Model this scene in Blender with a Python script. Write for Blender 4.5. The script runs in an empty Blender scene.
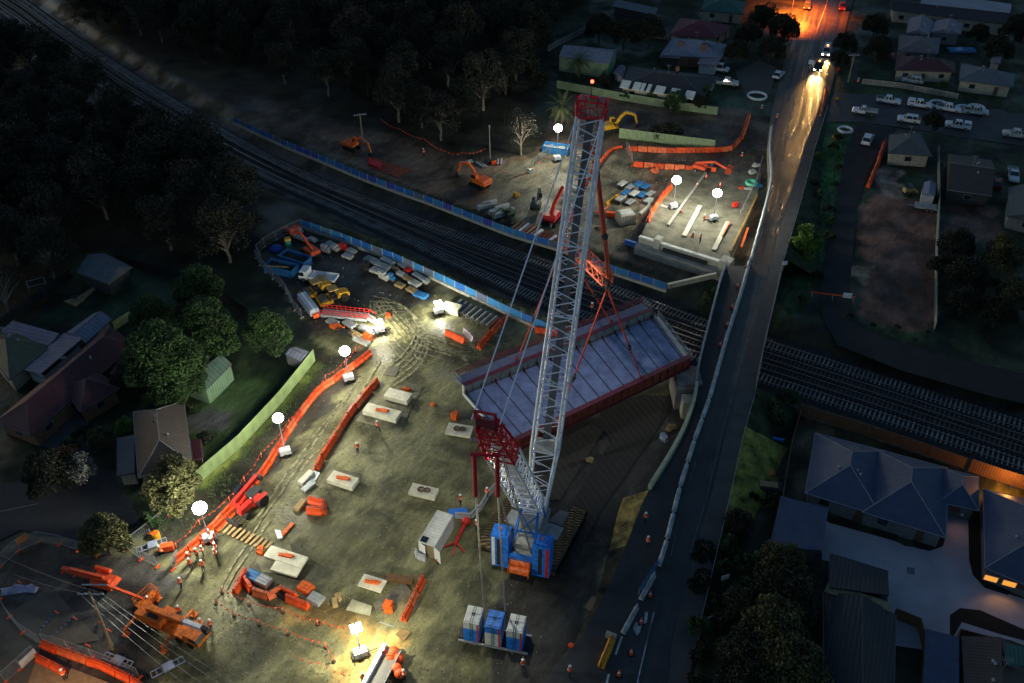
import bpy, math, random
import numpy as np
from mathutils import Vector, Matrix, noise
random.seed(11)
S = bpy.context.scene
COL = S.collection
R = math.radians
W, HH, F = 1024, 683, 919.0
PITCH = R(38.4); CAMZ = 91.0
CX, CY = 512.0, 341.5
cp, sp = math.cos(PITCH), math.sin(PITCH)

# ---------- where things stand: survey points read off the photograph, on a plane of given height
def G(px, py, z=0.0):
    a = PITCH + math.atan((py - CY) / F)
    Y = (CAMZ - z) / math.tan(a)
    d = Y * cp + (CAMZ - z) * sp
    return Vector(((px - CX) / F * d, Y, z))
def atY(px, py, Y):
    a = PITCH + math.atan((py - CY) / F)
    z = CAMZ - Y * math.tan(a)
    d = Y * cp + (CAMZ - z) * sp
    return Vector(((px - CX) / F * d, Y, z))
def proj(v):
    d = v[1] * cp + (CAMZ - v[2]) * sp
    u = v[1] * sp - (CAMZ - v[2]) * cp
    return CX + F * v[0] / d, CY - F * u / d
def ang(p, q, z=0.0):
    a, b = G(p[0], p[1], z), G(q[0], q[1], z)
    return math.atan2(b.y - a.y, b.x - a.x)
def interp(tab, t):
    if t <= tab[0][0]: return tab[0][1]
    for (a, x), (b, y) in zip(tab, tab[1:]):
        if t <= b: return x + (y - x) * (t - a) / (b - a)
    return tab[-1][1]

# ---------- materials
MATS = {}
def mat(name, col, rough=0.7, metal=0.0, var=0.18, scale=1.5, bump=0.0, bscale=20.0, emit=None, estr=0.0, coord='Object', spec=0.4, streak=None):
    if name in MATS: return MATS[name]
    m = bpy.data.materials.new(name); m.use_nodes = True
    nt = m.node_tree; N = nt.nodes; L = nt.links
    b = N['Principled BSDF']
    b.inputs['Roughness'].default_value = rough; b.inputs['Metallic'].default_value = metal
    b.inputs['Specular IOR Level'].default_value = spec
    tc = N.new('ShaderNodeTexCoord')
    src = tc.outputs[coord]
    if streak:
        mp = N.new('ShaderNodeMapping'); mp.inputs['Scale'].default_value = streak
        L.new(src, mp.inputs[0]); src = mp.outputs[0]
    nz = N.new('ShaderNodeTexNoise'); nz.inputs['Scale'].default_value = scale; nz.inputs['Detail'].default_value = 5
    nz.inputs['Roughness'].default_value = 0.65
    L.new(src, nz.inputs['Vector'])
    rp = N.new('ShaderNodeValToRGB')
    rp.color_ramp.elements[0].position = 0.3; rp.color_ramp.elements[1].position = 0.72
    lo = [max(0, c * (1 - var * 1.6)) for c in col]; hi = [min(1, c * (1 + var)) for c in col]
    rp.color_ramp.elements[0].color = (*lo, 1); rp.color_ramp.elements[1].color = (*hi, 1)
    L.new(nz.outputs['Fac'], rp.inputs['Fac']); L.new(rp.outputs['Color'], b.inputs['Base Color'])
    if bump:
        n2 = N.new('ShaderNodeTexNoise'); n2.inputs['Scale'].default_value = bscale; n2.inputs['Detail'].default_value = 4
        L.new(src, n2.inputs['Vector'])
        bp = N.new('ShaderNodeBump'); bp.inputs['Strength'].default_value = bump; bp.inputs['Distance'].default_value = 0.1
        L.new(n2.outputs['Fac'], bp.inputs['Height']); L.new(bp.outputs['Normal'], b.inputs['Normal'])
    if emit:
        b.inputs['Emission Color'].default_value = (*emit, 1); b.inputs['Emission Strength'].default_value = estr
    MATS[name] = m
    return m
def ribbed(name, col, period=0.3, rough=0.5, axis='X', depth=0.5, contrast=0.25, metal=0.0, coord='Object', rotz=0.0):
    if name in MATS: return MATS[name]
    m = mat(name, col, rough, metal, var=0.15, scale=0.8)
    nt = m.node_tree; N = nt.nodes; L = nt.links; b = N['Principled BSDF']
    tc = N.new('ShaderNodeTexCoord'); mp = N.new('ShaderNodeMapping'); mp.inputs['Rotation'].default_value = (0, 0, rotz)
    L.new(tc.outputs[coord], mp.inputs[0])
    wv = N.new('ShaderNodeTexWave'); wv.bands_direction = axis; wv.inputs['Scale'].default_value = 0.314 / period; wv.inputs['Distortion'].default_value = 0.15
    L.new(mp.outputs[0], wv.inputs['Vector'])
    mx = N.new('ShaderNodeMix'); mx.data_type = 'RGBA'; mx.blend_type = 'MULTIPLY'
    mr = N.new('ShaderNodeMapRange'); mr.inputs['To Min'].default_value = 1 - contrast; mr.inputs['To Max'].default_value = 1.0
    L.new(wv.outputs['Fac'], mr.inputs['Value'])
    old = b.inputs['Base Color'].links[0].from_socket
    mx.inputs[0].default_value = 1.0
    L.new(old, mx.inputs[6]); L.new(mr.outputs[0], mx.inputs[7]); L.new(mx.outputs[2], b.inputs['Base Color'])
    bp = N.new('ShaderNodeBump'); bp.inputs['Strength'].default_value = depth; bp.inputs['Distance'].default_value = 0.05
    L.new(wv.outputs['Fac'], bp.inputs['Height']); L.new(bp.outputs['Normal'], b.inputs['Normal'])
    return m

ORANGE = mat('barrier_orange', (0.95, 0.10, 0.02), 0.5, var=0.2, scale=0.7)
WHITEP = mat('white_paint', (0.75, 0.76, 0.78), 0.35, var=0.1)
GREYP = mat('grey_paint', (0.32, 0.34, 0.36), 0.5)
LATT = mat('lattice_steel', (0.80, 0.82, 0.90), 0.45, 0.1, var=0.12)
REDP = mat('crane_red', (0.60, 0.015, 0.03), 0.45, var=0.15)
SLING = mat('sling_red', (0.55, 0.06, 0.03), 0.7)
RUST = mat('girder_red', (0.22, 0.045, 0.03), 0.6, var=0.25, scale=0.6)
BLUEP = mat('blue_paint', (0.02, 0.13, 0.55), 0.4, var=0.15)
SKIPB = mat('skip_blue', (0.03, 0.17, 0.42), 0.55, var=0.25)
YEL = mat('machine_yellow', (0.72, 0.36, 0.02), 0.5, var=0.4, scale=2.5)
MORG = mat('machine_orange', (0.75, 0.13, 0.02), 0.5, var=0.35, scale=2.5)
DARK = mat('dark_metal', (0.03, 0.03, 0.032), 0.55)
BLK = mat('rubber', (0.015, 0.015, 0.015), 0.8)
STEEL = mat('steel', (0.35, 0.35, 0.36), 0.4, 0.6)
GLASS = mat('dark_glass', (0.015, 0.02, 0.03), 0.08, var=0.05, spec=0.8)
CONC = mat('concrete', (0.38, 0.36, 0.31), 0.85, var=0.2, scale=0.6, bump=0.1)
PCONC = mat('pale_concrete', (0.55, 0.52, 0.42), 0.85, var=0.18, scale=0.8)
WOOD = mat('timber', (0.16, 0.10, 0.055), 0.8, var=0.35, scale=2)
PALE_W = mat('pale_timber', (0.36, 0.25, 0.12), 0.8, var=0.25, scale=2)
MESHF = mat('fence_wire', (0.30, 0.31, 0.32), 0.5, 0.3)
SKIN = mat('skin', (0.42, 0.24, 0.16), 0.6, var=0.05)
NAVY = mat('work_trousers', (0.02, 0.025, 0.05), 0.9)
VEST = mat('orange_vest', (0.9, 0.13, 0.02), 0.7)
HELM = mat('white_helmet', (0.8, 0.8, 0.8), 0.35, var=0.03)
SIGNO = mat('sign_orange', (0.75, 0.22, 0.02), 0.5)

# ---------- mesh building
class MB:
    def __init__(s): s.v = []; s.f = []
    def add(s, vs, fs):
        k = len(s.v); s.v += [tuple(v) for v in vs]; s.f += [tuple(i + k for i in f) for f in fs]; return s
    def box(s, x0, x1, y0, y1, z0, z1, rz=0.0, o=(0, 0, 0), taper=0.0):
        c, n = math.cos(rz), math.sin(rz); vs = []
        for z, t in ((z0, 0), (z1, taper)):
            for x, y in ((x0 + t, y0 + t), (x1 - t, y0 + t), (x1 - t, y1 - t), (x0 + t, y1 - t)):
                vs.append((o[0] + x * c - y * n, o[1] + x * n + y * c, o[2] + z))
        return s.add(vs, [(3, 2, 1, 0), (4, 5, 6, 7), (0, 1, 5, 4), (1, 2, 6, 5), (2, 3, 7, 6), (3, 0, 4, 7)])
    def beam(s, p, q, w, h=None, up=(0, 0, 1)):
        p, q = Vector(p), Vector(q); h = h or w; d = (q - p)
        if d.length < 1e-6: return s
        d.normalize(); u = Vector(up)
        if abs(d.dot(u)) > 0.98: u = Vector((1, 0, 0))
        r = d.cross(u).normalized(); u = r.cross(d)
        r *= w / 2; u *= h / 2
        return s.add([p - r - u, p + r - u, p + r + u, p - r + u, q - r - u, q + r - u, q + r + u, q - r + u],
                     [(3, 2, 1, 0), (4, 5, 6, 7), (0, 1, 5, 4), (1, 2, 6, 5), (2, 3, 7, 6), (3, 0, 4, 7)])
    def tube(s, p, q, r, n=6, r2=None):
        p, q = Vector(p), Vector(q); d = q - p
        if d.length < 1e-6: return s
        r2 = r if r2 is None else r2; d.normalize()
        u = Vector((0, 0, 1)) if abs(d.z) < 0.9 else Vector((1, 0, 0))
        a = d.cross(u).normalized(); b = d.cross(a)
        vs = [];
        for i in range(n):
            t = 2 * math.pi * i / n; w = a * math.cos(t) + b * math.sin(t)
            vs.append(p + w * r); vs.append(q + w * r2)
        fs = [(2 * i, 2 * i + 1, (2 * i + 3) % (2 * n), (2 * i + 2) % (2 * n)) for i in range(n)]
        fs += [tuple(2 * i for i in range(n)), tuple(2 * i + 1 for i in reversed(range(n)))]
        return s.add(vs, fs)
    def prism(s, prof, y0, y1, inset=0.0, top=None):
        """profile in x-z, extruded along y; points above 'top' are narrowed by inset"""
        n = len(prof); vs = []
        for y, sg in ((y0, 1), (y1, -1)):
            for x, z in prof:
                vs.append((x, y + (sg * inset if top is not None and z > top else 0), z))
        fs = [tuple(range(n)), tuple(reversed(range(n, 2 * n)))]
        for i in range(n):
            j = (i + 1) % n; fs.append((i, i + n, j + n, j))
        return s.add(vs, fs)
    def slab(s, pts, z0, z1):
        n = len(pts)
        vs = [(p[0], p[1], z0) for p in pts] + [(p[0], p[1], z1) for p in pts]
        fs = [tuple(reversed(range(n))), tuple(range(n, 2 * n))] + [(i, (i + 1) % n, (i + 1) % n + n, i + n) for i in range(n)]
        return s.add(vs, fs)
    def sphere(s, c, r, n=10, m=6, sz=1.0):
        vs = [(c[0], c[1], c[2] - r * sz)]
        for j in range(1, m):
            t = math.pi * j / m - math.pi / 2
            for i in range(n):
                a = 2 * math.pi * i / n; vs.append((c[0] + r * math.cos(t) * math.cos(a), c[1] + r * math.cos(t) * math.sin(a), c[2] + r * sz * math.sin(t)))
        vs.append((c[0], c[1], c[2] + r * sz)); fs = []
        for i in range(n):
            fs.append((0, 1 + (i + 1) % n, 1 + i)); fs.append((len(vs) - 1, 1 + (m - 2) * n + i, 1 + (m - 2) * n + (i + 1) % n))
            for j in range(m - 2):
                a = 1 + j * n; fs.append((a + i, a + (i + 1) % n, a + n + (i + 1) % n, a + n + i))
        return s.add(vs, fs)
    def torus(s, c, Rr, r, n=18, m=6, flat=1.0):
        vs = []; fs = []
        for i in range(n):
            a = 2 * math.pi * i / n
            for j in range(m):
                b = 2 * math.pi * j / m; q = Rr + r * math.cos(b)
                vs.append((c[0] + q * math.cos(a), c[1] + q * math.sin(a), c[2] + r * flat * math.sin(b)))
                fs.append((i * m + j, ((i + 1) % n) * m + j, ((i + 1) % n) * m + (j + 1) % m, i * m + (j + 1) % m))
        return s.add(vs, fs)
    def build(s, name, m, parent=None, world=False, smooth=False, kind=None):
        me = bpy.data.meshes.new(name)
        vs = s.v
        if world and parent is not None:
            mi = parent_world(parent).inverted(); vs = [tuple(mi @ Vector(v)) for v in vs]
        me.from_pydata(vs, [], s.f); me.update()
        if smooth: me.polygons.foreach_set('use_smooth', [True] * len(me.polygons))
        me.materials.append(m)
        o = bpy.data.objects.new(name, me); COL.objects.link(o)
        if parent is not None: o.parent = parent
        if kind: o['kind'] = kind
        return o
def parent_world(p):
    return Matrix.Translation(p.location) @ p.rotation_euler.to_matrix().to_4x4() @ Matrix.Diagonal((*p.scale, 1))
def tag(o, label, cat, group=None):
    o['label'] = label; o['category'] = cat
    if group: o['group'] = group
    return o
def thing(name, label, cat, loc=(0, 0, 0), rz=0.0, group=None):
    o = bpy.data.objects.new(name, None); COL.objects.link(o); o.empty_display_size = 0.3
    o.location = loc; o.rotation_euler = (0, 0, rz)
    return tag(o, label, cat, group)
KIDS = {}
def kids(o): return [c for c in o.children]
def copy_tree(o, loc=None, rz=None, label=None, group=None, parent=None, scale=None, mats=None):
    c = o.copy(); COL.objects.link(c)
    if parent is not None: c.parent = parent
    if mats and c.type == 'MESH' and c.data.materials and c.data.materials[0] in mats:
        c.data = c.data.copy(); c.data.materials[0] = mats[c.data.materials[0]]
    if loc is not None: c.location = loc
    if rz is not None: c.rotation_euler = (0, 0, rz)
    if scale is not None: c.scale = (scale,) * 3 if not hasattr(scale, '__len__') else scale
    if label: c['label'] = label
    if group: c['group'] = group
    for ch in kids(o): copy_tree(ch, parent=c, mats=mats)
    return c
class Proto:
    """first placement moves the prototype itself, later ones copy it"""
    def __init__(s, make): s.make = make; s.first = None; s.used = False
    def __call__(s, label, loc, rz=0.0, group=None, scale=None, mats=None):
        if s.first is None: s.first = s.make()
        if not s.used and not mats:
            s.used = True; o = s.first; o.location = loc; o.rotation_euler = (0, 0, rz); o['label'] = label
            if group: o['group'] = group
            if scale is not None: o.scale = (scale,) * 3 if not hasattr(scale, '__len__') else scale
            return o
        o = copy_tree(s.first, loc, rz, label, group, scale=scale, mats=mats)
        if not group and 'group' in o: del o['group']
        return o
PROTOS = []
def proto(fn):
    p = Proto(fn); PROTOS.append(p); return p
def drop_unused():
    for p in PROTOS:
        if p.first is not None and not p.used:
            for c in list(p.first.children_recursive): bpy.data.objects.remove(c)
            bpy.data.objects.remove(p.first)

# ---------- camera
cam = bpy.data.cameras.new('camera'); co = bpy.data.objects.new('camera', cam); COL.objects.link(co)
co.location = (0, 0, CAMZ); co.rotation_euler = (math.pi / 2 - PITCH, 0, 0)
cam.sensor_width = 36; cam.lens = F / W * 36; cam.clip_end = 6000; cam.clip_start = 0.5
S.camera = co

# ---------- dusk light
wd = bpy.data.worlds.new('World'); S.world = wd; wd.use_nodes = True
nt = wd.node_tree; bg = nt.nodes['Background']
sky = nt.nodes.new('ShaderNodeTexSky'); sky.sky_type = 'NISHITA'; sky.sun_disc = False
SUN_EL, SUN_AZ = R(5), R(-60)
sky.sun_elevation = SUN_EL; sky.sun_rotation = SUN_AZ; sky.air_density = 1.0; sky.ozone_density = 2.6
nt.links.new(sky.outputs[0], bg.inputs[0]); bg.inputs[1].default_value = 0.15
sl = bpy.data.lights.new('sun', 'SUN'); sl.energy = 0.035; sl.angle = R(60); sl.color = (0.85, 0.92, 1.0)
so = bpy.data.objects.new('sun', sl); COL.objects.link(so)
# Nishita: rotation measured from +Y; lamp aimed the same way (raised a little so the lamp reaches the ground)
az = SUN_AZ; d = Vector((math.sin(az) * math.cos(R(12)), math.cos(az) * math.cos(R(12)), math.sin(R(12))))
so.rotation_euler = d.to_track_quat('Z', 'Y').to_euler()
S.view_settings.view_transform = 'Standard'; S.view_settings.look = 'None'
S.view_settings.exposure = 0; S.view_settings.gamma = 1
S.render.engine = 'CYCLES'
S.cycles.use_light_tree = True; S.cycles.max_bounces = 4; S.cycles.diffuse_bounces = 2; S.cycles.glossy_bounces = 2
S.cycles.sample_clamp_indirect = 3

# ---------- rail corridor
RZ = -2.0
TA = [(-60, -40), (20, 0), (60, 30), (130, 77), (220, 133), (290, 171), (345, 194), (450, 235), (512, 254), (607, 288), (704, 326), (768, 346), (870, 378), (1024, 428), (1100, 452), (1300, 515)]
TD = [(-60, -28), (10, 16), (48, 45), (115, 95), (215, 150), (256, 172), (350, 214), (400, 237), (460, 265), (512, 290), (600, 323), (700, 359), (768, 381), (870, 414), (1024, 467), (1100, 492), (1300, 560)]
def resample(pts, step):
    L = [0.0]
    for a, b in zip(pts, pts[1:]): L.append(L[-1] + (b - a).length)
    n = max(2, int(L[-1] / step)); out = []; j = 0
    for i in range(n + 1):
        t = L[-1] * i / n
        while j < len(L) - 2 and L[j + 1] < t: j += 1
        k = (t - L[j]) / max(1e-9, L[j + 1] - L[j]); out.append(pts[j].lerp(pts[j + 1], k))
    return out
def smooth(pts, it=3):
    for _ in range(it):
        pts = [pts[0]] + [(a + 2 * b + c) / 4 for a, b, c in zip(pts, pts[1:], pts[2:])] + [pts[-1]]
    return pts
NR = 160
def path_n(tab):
    p = smooth(resample([G(x, y, RZ) for x, y in tab], 4.0), 6)
    L = sum((b - a).length for a, b in zip(p, p[1:])); return resample(p, L / NR - 1e-6)[:NR + 1]
PA, PD = path_n(TA), path_n(TD)
EXT = 900
def ext(p):
    d = (p[-1] - p[-2]).normalized(); e = (p[0] - p[1]).normalized()
    return [p[0] + e * EXT] + p + [p[-1] + d * EXT]
TRACKS = [[a.lerp(b, t) for a, b in zip(PA, PD)] for t in (0, 0.345, 0.66, 1.0)]

def dist_poly(X, Y, pts):
    best = np.full(X.shape, 1e9)
    for a, b in zip(pts, pts[1:]):
        dx, dy = b.x - a.x, b.y - a.y; l2 = dx * dx + dy * dy + 1e-9
        t = np.clip(((X - a.x) * dx + (Y - a.y) * dy) / l2, 0, 1)
        best = np.minimum(best, np.hypot(X - a.x - t * dx, Y - a.y - t * dy))
    return best
def inside(X, Y, poly):
    r = np.zeros(X.shape, bool); n = len(poly)
    for i in range(n):
        a, b = poly[i], poly[(i + 1) % n]
        if a[1] == b[1]: continue
        c = ((a[1] > Y) != (b[1] > Y)) & (X < (b[0] - a[0]) * (Y - a[1]) / (b[1] - a[1]) + a[0])
        r ^= c
    return r
def corridor(X, Y):
    dd = np.full(X.shape, 1e9)
    for t in TRACKS: dd = np.minimum(dd, dist_poly(X, Y, ext(t)[::2] + [ext(t)[-1]]))
    return dd
def height(dd):
    t = np.clip((dd - 2.8) / 4.2, 0, 1); t = t * t * (3 - 2 * t)
    return RZ * (1 - t)
# ---------- terrain: one sheet to the horizon, fine where it is seen
def axis(lo, hi, st, far):
    a = list(np.arange(lo, hi + 1e-6, st)); s = st; x = lo; pre = []
    while x > -far: s *= 1.5; x -= s; pre.append(x)
    s = st; x = a[-1]; post = []
    while x < far: s *= 1.5; x += s; post.append(x)
    return np.array(pre[::-1] + a + post)
gx = axis(-175, 175, 1.0, 2500); gy = axis(38, 300, 1.0, 2500)
XX, YY = np.meshgrid(gx, gy); DD = corridor(XX, YY)
jx = np.zeros(XX.shape); jy = np.zeros(XX.shape)
rs = np.random.RandomState(4)
def smooth_noise(shape, c):
    h, w = shape; g = rs.rand(h // c + 3, w // c + 3)
    yi = np.arange(h) / c; xi = np.arange(w) / c
    y0 = yi.astype(int); x0 = xi.astype(int); fy = (yi - y0)[:, None]; fx = (xi - x0)[None]
    fy = fy * fy * (3 - 2 * fy); fx = fx * fx * (3 - 2 * fx)
    return (g[y0][:, x0] * (1 - fy) * (1 - fx) + g[y0 + 1][:, x0] * fy * (1 - fx) + g[y0][:, x0 + 1] * (1 - fy) * fx + g[y0 + 1][:, x0 + 1] * fy * fx)
jx = (smooth_noise(XX.shape, 3) - .5) * 3; jy = (smooth_noise(XX.shape, 3) - .5) * 3
XJ, YJ = XX + jx, YY + jy
def pw(pts): return [tuple(G(x, y, 0)[:2]) for x, y in pts]
MUD = (0.135, 0.125, 0.07); EARTH = (0.115, 0.078, 0.052); MUD = (0.14, 0.133, 0.068); GRASS = (0.028, 0.045, 0.014); LAWN = (0.034, 0.060, 0.022)
FORE = (0.032, 0.028, 0.016); BALL = (0.03, 0.029, 0.031); SOIL = (0.028, 0.026, 0.019); VERGE = (0.12, 0.14, 0.035)
RED = (0.14, 0.068, 0.045); VG = (0.26, 0.27, 0.05); SAND = (0.42, 0.31, 0.13); ASPH = (0.035, 0.035, 0.038)
colr = np.zeros(XX.shape + (3,)); colr[:] = FORE
def zone(pts, c, jit=True, alpha=1.0):
    m = inside(XJ if jit else XX, YJ if jit else YY, pw(pts)); colr[m] = (1 - alpha) * colr[m] + alpha * np.array(c)
zone([(540, -60), (1300, -60), (1300, 900), (700, 900), (540, 110)], (0.025, 0.034, 0.016))
zone([(-600, 250), (130, 250), (262, 262), (330, 345), (150, 540), (0, 700), (-600, 900)], (0.022, 0.032, 0.016))
# lawns
zone([(80, 300), (130, 270), (195, 285), (170, 320), (130, 335), (110, 315), (60, 322), (40, 315)], (0.018, 0.04, 0.016))
zone([(245, 330), (315, 350), (200, 478), (165, 500), (195, 420), (235, 360)], LAWN)
zone([(235, 415), (212, 408), (188, 418), (192, 430), (228, 428)], (0.05, 0.05, 0.055), False)
zone([(0, 450), (40, 440), (60, 500), (0, 520)], (0.02, 0.04, 0.018))
zone([(590, 35), (665, 42), (655, 62), (625, 62), (617, 48), (585, 42)], (0.022, 0.05, 0.02))
zone([(705, 85), (735, 80), (740, 110), (700, 105)], (0.022, 0.055, 0.02))
zone([(820, 125), (850, 120), (860, 140), (812, 290), (780, 340), (772, 330), (800, 210)], (0.03, 0.095, 0.025))
zone([(865, 60), (895, 60), (895, 78), (865, 80)], (0.022, 0.05, 0.02))
zone([(862, 84), (1300, 120), (1300, 150), (862, 98)], (0.022, 0.045, 0.018))
zone([(895, 180), (935, 175), (935, 205), (900, 205)], (0.018, 0.04, 0.018))
zone([(850, 310), (938, 330), (935, 348), (870, 330)], (0.03, 0.06, 0.02))
# bare ground
zone([(858, 205), (885, 195), (938, 205), (936, 332), (858, 318)], RED)
zone([(878, 170), (895, 165), (905, 200), (885, 200)], (0.30, 0.22, 0.17))
zone([(850, 268), (872, 264), (868, 285), (852, 283)], (0.30, 0.20, 0.13))
zone([(945, 200), (1000, 210), (1005, 245), (945, 240)], (0.10, 0.055, 0.04))
zone([(750, 395), (800, 400), (775, 500), (745, 520)], (0.035, 0.028, 0.018))
zone([(746, 430), (775, 425), (770, 500), (735, 500)], VG)  # yellow grass, its colour raised to stand in for street light on it
zone([(802, 415), (830, 430), (800, 498), (783, 492)], (0.11, 0.09, 0.05))
zone([(985, 478), (1100, 510), (1100, 530), (985, 495)], (0.10, 0.10, 0.03))
# the works
zone([(262, 256), (302, 222), (368, 250), (421, 273), (468, 295), (545, 330), (620, 352), (760, 395), (700, 520), (690, 760), (-100, 900), (-100, 600), (20, 540), (115, 548), (150, 538), (205, 485), (330, 352), (310, 330), (285, 300)], MUD)
zone([(-100, 900), (-100, 590), (20, 545), (140, 556), (180, 570), (150, 640), (170, 760)], (0.055, 0.052, 0.048))
zone([(540, 425), (700, 395), (690, 470), (640, 500), (600, 600), (570, 683), (560, 800), (480, 800), (500, 600)], (0.034, 0.032, 0.028))
zone([(205, 485), (330, 352), (378, 345), (290, 455), (175, 558), (150, 538)], SOIL)
zone([(262, 256), (302, 222), (400, 265), (440, 300), (350, 320), (310, 330)], (0.055, 0.052, 0.045))
zone([(197, 488), (316, 362), (322, 366), (206, 490)], VERGE, False)
zone([(235, 118), (255, 96), (300, 112), (370, 128), (430, 150), (490, 163), (540, 152), (560, 95), (620, 88), (745, 110), (775, 125), (752, 260), (665, 290), (512, 236), (420, 200), (330, 165)], EARTH)
zone([(500, 170), (550, 150), (640, 150), (640, 240), (600, 262), (520, 228), (480, 205)], (0.15, 0.13, 0.085))
zone([(130, 45), (200, 60), (240, 90), (220, 110), (170, 80)], (0.04, 0.045, 0.02), alpha=.6)
zone([(720, 285), (722, 305), (700, 300), (690, 288)], (0.03, 0.07, 0.015))
# sand under the little lamp
zone([(300, 600), (330, 612), (390, 630), (398, 650), (390, 700), (340, 700), (345, 660), (352, 640), (310, 622), (270, 612)], (0.34, 0.23, 0.08))
dcol = DD
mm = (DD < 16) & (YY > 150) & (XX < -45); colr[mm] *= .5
m = DD < 3.2; colr[m] = BALL
m = (DD >= 3.2) & (DD < 7.4) & (rs.rand(*DD.shape) < 0.9); colr[m] = (0.03, 0.034, 0.016)
# mottling that belongs to the ground itself
mot = 0.72 + 0.56 * smooth_noise(XX.shape, 9); mot2 = 0.8 + 0.4 * smooth_noise(XX.shape, 2)
colr *= (mot * mot2)[..., None]
ZZ = height(DD) + (smooth_noise(XX.shape, 4) - 0.5) * 0.12 * np.clip((DD - 4) / 6, 0, 1)
ZZ -= 0.06 * (DD > 4)
nx, ny = len(gx), len(gy)
me = bpy.data.meshes.new('ground')
co_ = np.stack([XX, YY, ZZ], -1).reshape(-1, 3).astype(np.float32)
idx = np.arange(nx * ny).reshape(ny, nx)
q = np.stack([idx[:-1, :-1], idx[:-1, 1:], idx[1:, 1:], idx[1:, :-1]], -1).reshape(-1, 4)
me.vertices.add(len(co_)); me.vertices.foreach_set('co', co_.ravel())
me.loops.add(q.size); me.loops.foreach_set('vertex_index', q.ravel().astype(np.int32))
me.polygons.add(len(q)); me.polygons.foreach_set('loop_start', np.arange(0, q.size, 4, dtype=np.int32))
me.update(calc_edges=True)
ca = me.color_attributes.new('soil', 'FLOAT_COLOR', 'POINT')
ca.data.foreach_set('color', np.concatenate([colr.reshape(-1, 3), np.ones((nx * ny, 1))], 1).astype(np.float32).ravel())
me.polygons.foreach_set('use_smooth', [True] * len(me.polygons))
def ground_mat():
    m = bpy.data.materials.new('ground_soil'); m.use_nodes = True
    nt = m.node_tree; N = nt.nodes; L = nt.links; b = N['Principled BSDF']
    at = N.new('ShaderNodeVertexColor'); at.layer_name = 'soil'
    tc = N.new('ShaderNodeTexCoord')
    def nz(scale, det=6, mp=None, rough=.6, dist=0):
        n = N.new('ShaderNodeTexNoise'); n.inputs['Scale'].default_value = scale; n.inputs['Detail'].default_value = det; n.inputs['Roughness'].default_value = rough; n.inputs['Distortion'].default_value = dist
        s = tc.outputs['Object']
        if mp:
            q = N.new('ShaderNodeMapping'); q.vector_type = 'TEXTURE'; q.inputs['Rotation'].default_value = (0, 0, mp[0]); q.inputs['Scale'].default_value = mp[1]; L.new(s, q.inputs[0]); s = q.outputs[0]
        L.new(s, n.inputs['Vector']); return n
    def rng(sock, a, b_, lo, hi):
        r = N.new('ShaderNodeMapRange'); r.inputs['From Min'].default_value = a; r.inputs['From Max'].default_value = b_; r.inputs['To Min'].default_value = lo; r.inputs['To Max'].default_value = hi; L.new(sock, r.inputs['Value']); return r.outputs[0]
    def mul(a, b_):
        x = N.new('ShaderNodeMath'); x.operation = 'MULTIPLY'; L.new(a, x.inputs[0]); L.new(b_, x.inputs[1]); return x.outputs[0]
    g1 = rng(nz(0.13, 4, None, .6, .6).outputs['Fac'], .40, .62, .42, 1.5)
    g2 = rng(nz(2.2, 6, None, .75).outputs['Fac'], .3, .7, .75, 1.25)
    # wheel-dragged streaks along the haul direction
    g3 = rng(nz(1.3, 5, (R(76), (9, 1.0, 1)), .65, .3).outputs['Fac'], .35, .65, .8, 1.2)
    g4 = rng(nz(1.1, 4, (R(48), (7, 1.0, 1)), .6, .3).outputs['Fac'], .4, .7, .85, 1.3)
    g5 = rng(nz(9, 3, None, .7).outputs['Fac'], .35, .68, .72, 1.3)
    k = mul(mul(mul(mul(g1, g2), g3), g4), g5)
    vm = N.new('ShaderNodeVectorMath'); vm.operation = 'SCALE'; L.new(at.outputs['Color'], vm.inputs[0]); L.new(k, vm.inputs['Scale'])
    L.new(vm.outputs[0], b.inputs['Base Color'])
    w = nz(0.12, 4, None, .6, .3); L.new(rng(w.outputs['Fac'], .40, .62, .38, .92), b.inputs['Roughness'])
    b.inputs['Specular IOR Level'].default_value = 0.35
    bp = N.new('ShaderNodeBump'); bp.inputs['Strength'].default_value = .7; bp.inputs['Distance'].default_value = .15
    L.new(nz(1.6, 7, None, .7).outputs['Fac'], bp.inputs['Height']); L.new(bp.outputs['Normal'], b.inputs['Normal'])
    return m
me.materials.append(ground_mat())
go = bpy.data.objects.new('ground', me); COL.objects.link(go); go['kind'] = 'structure'

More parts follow.
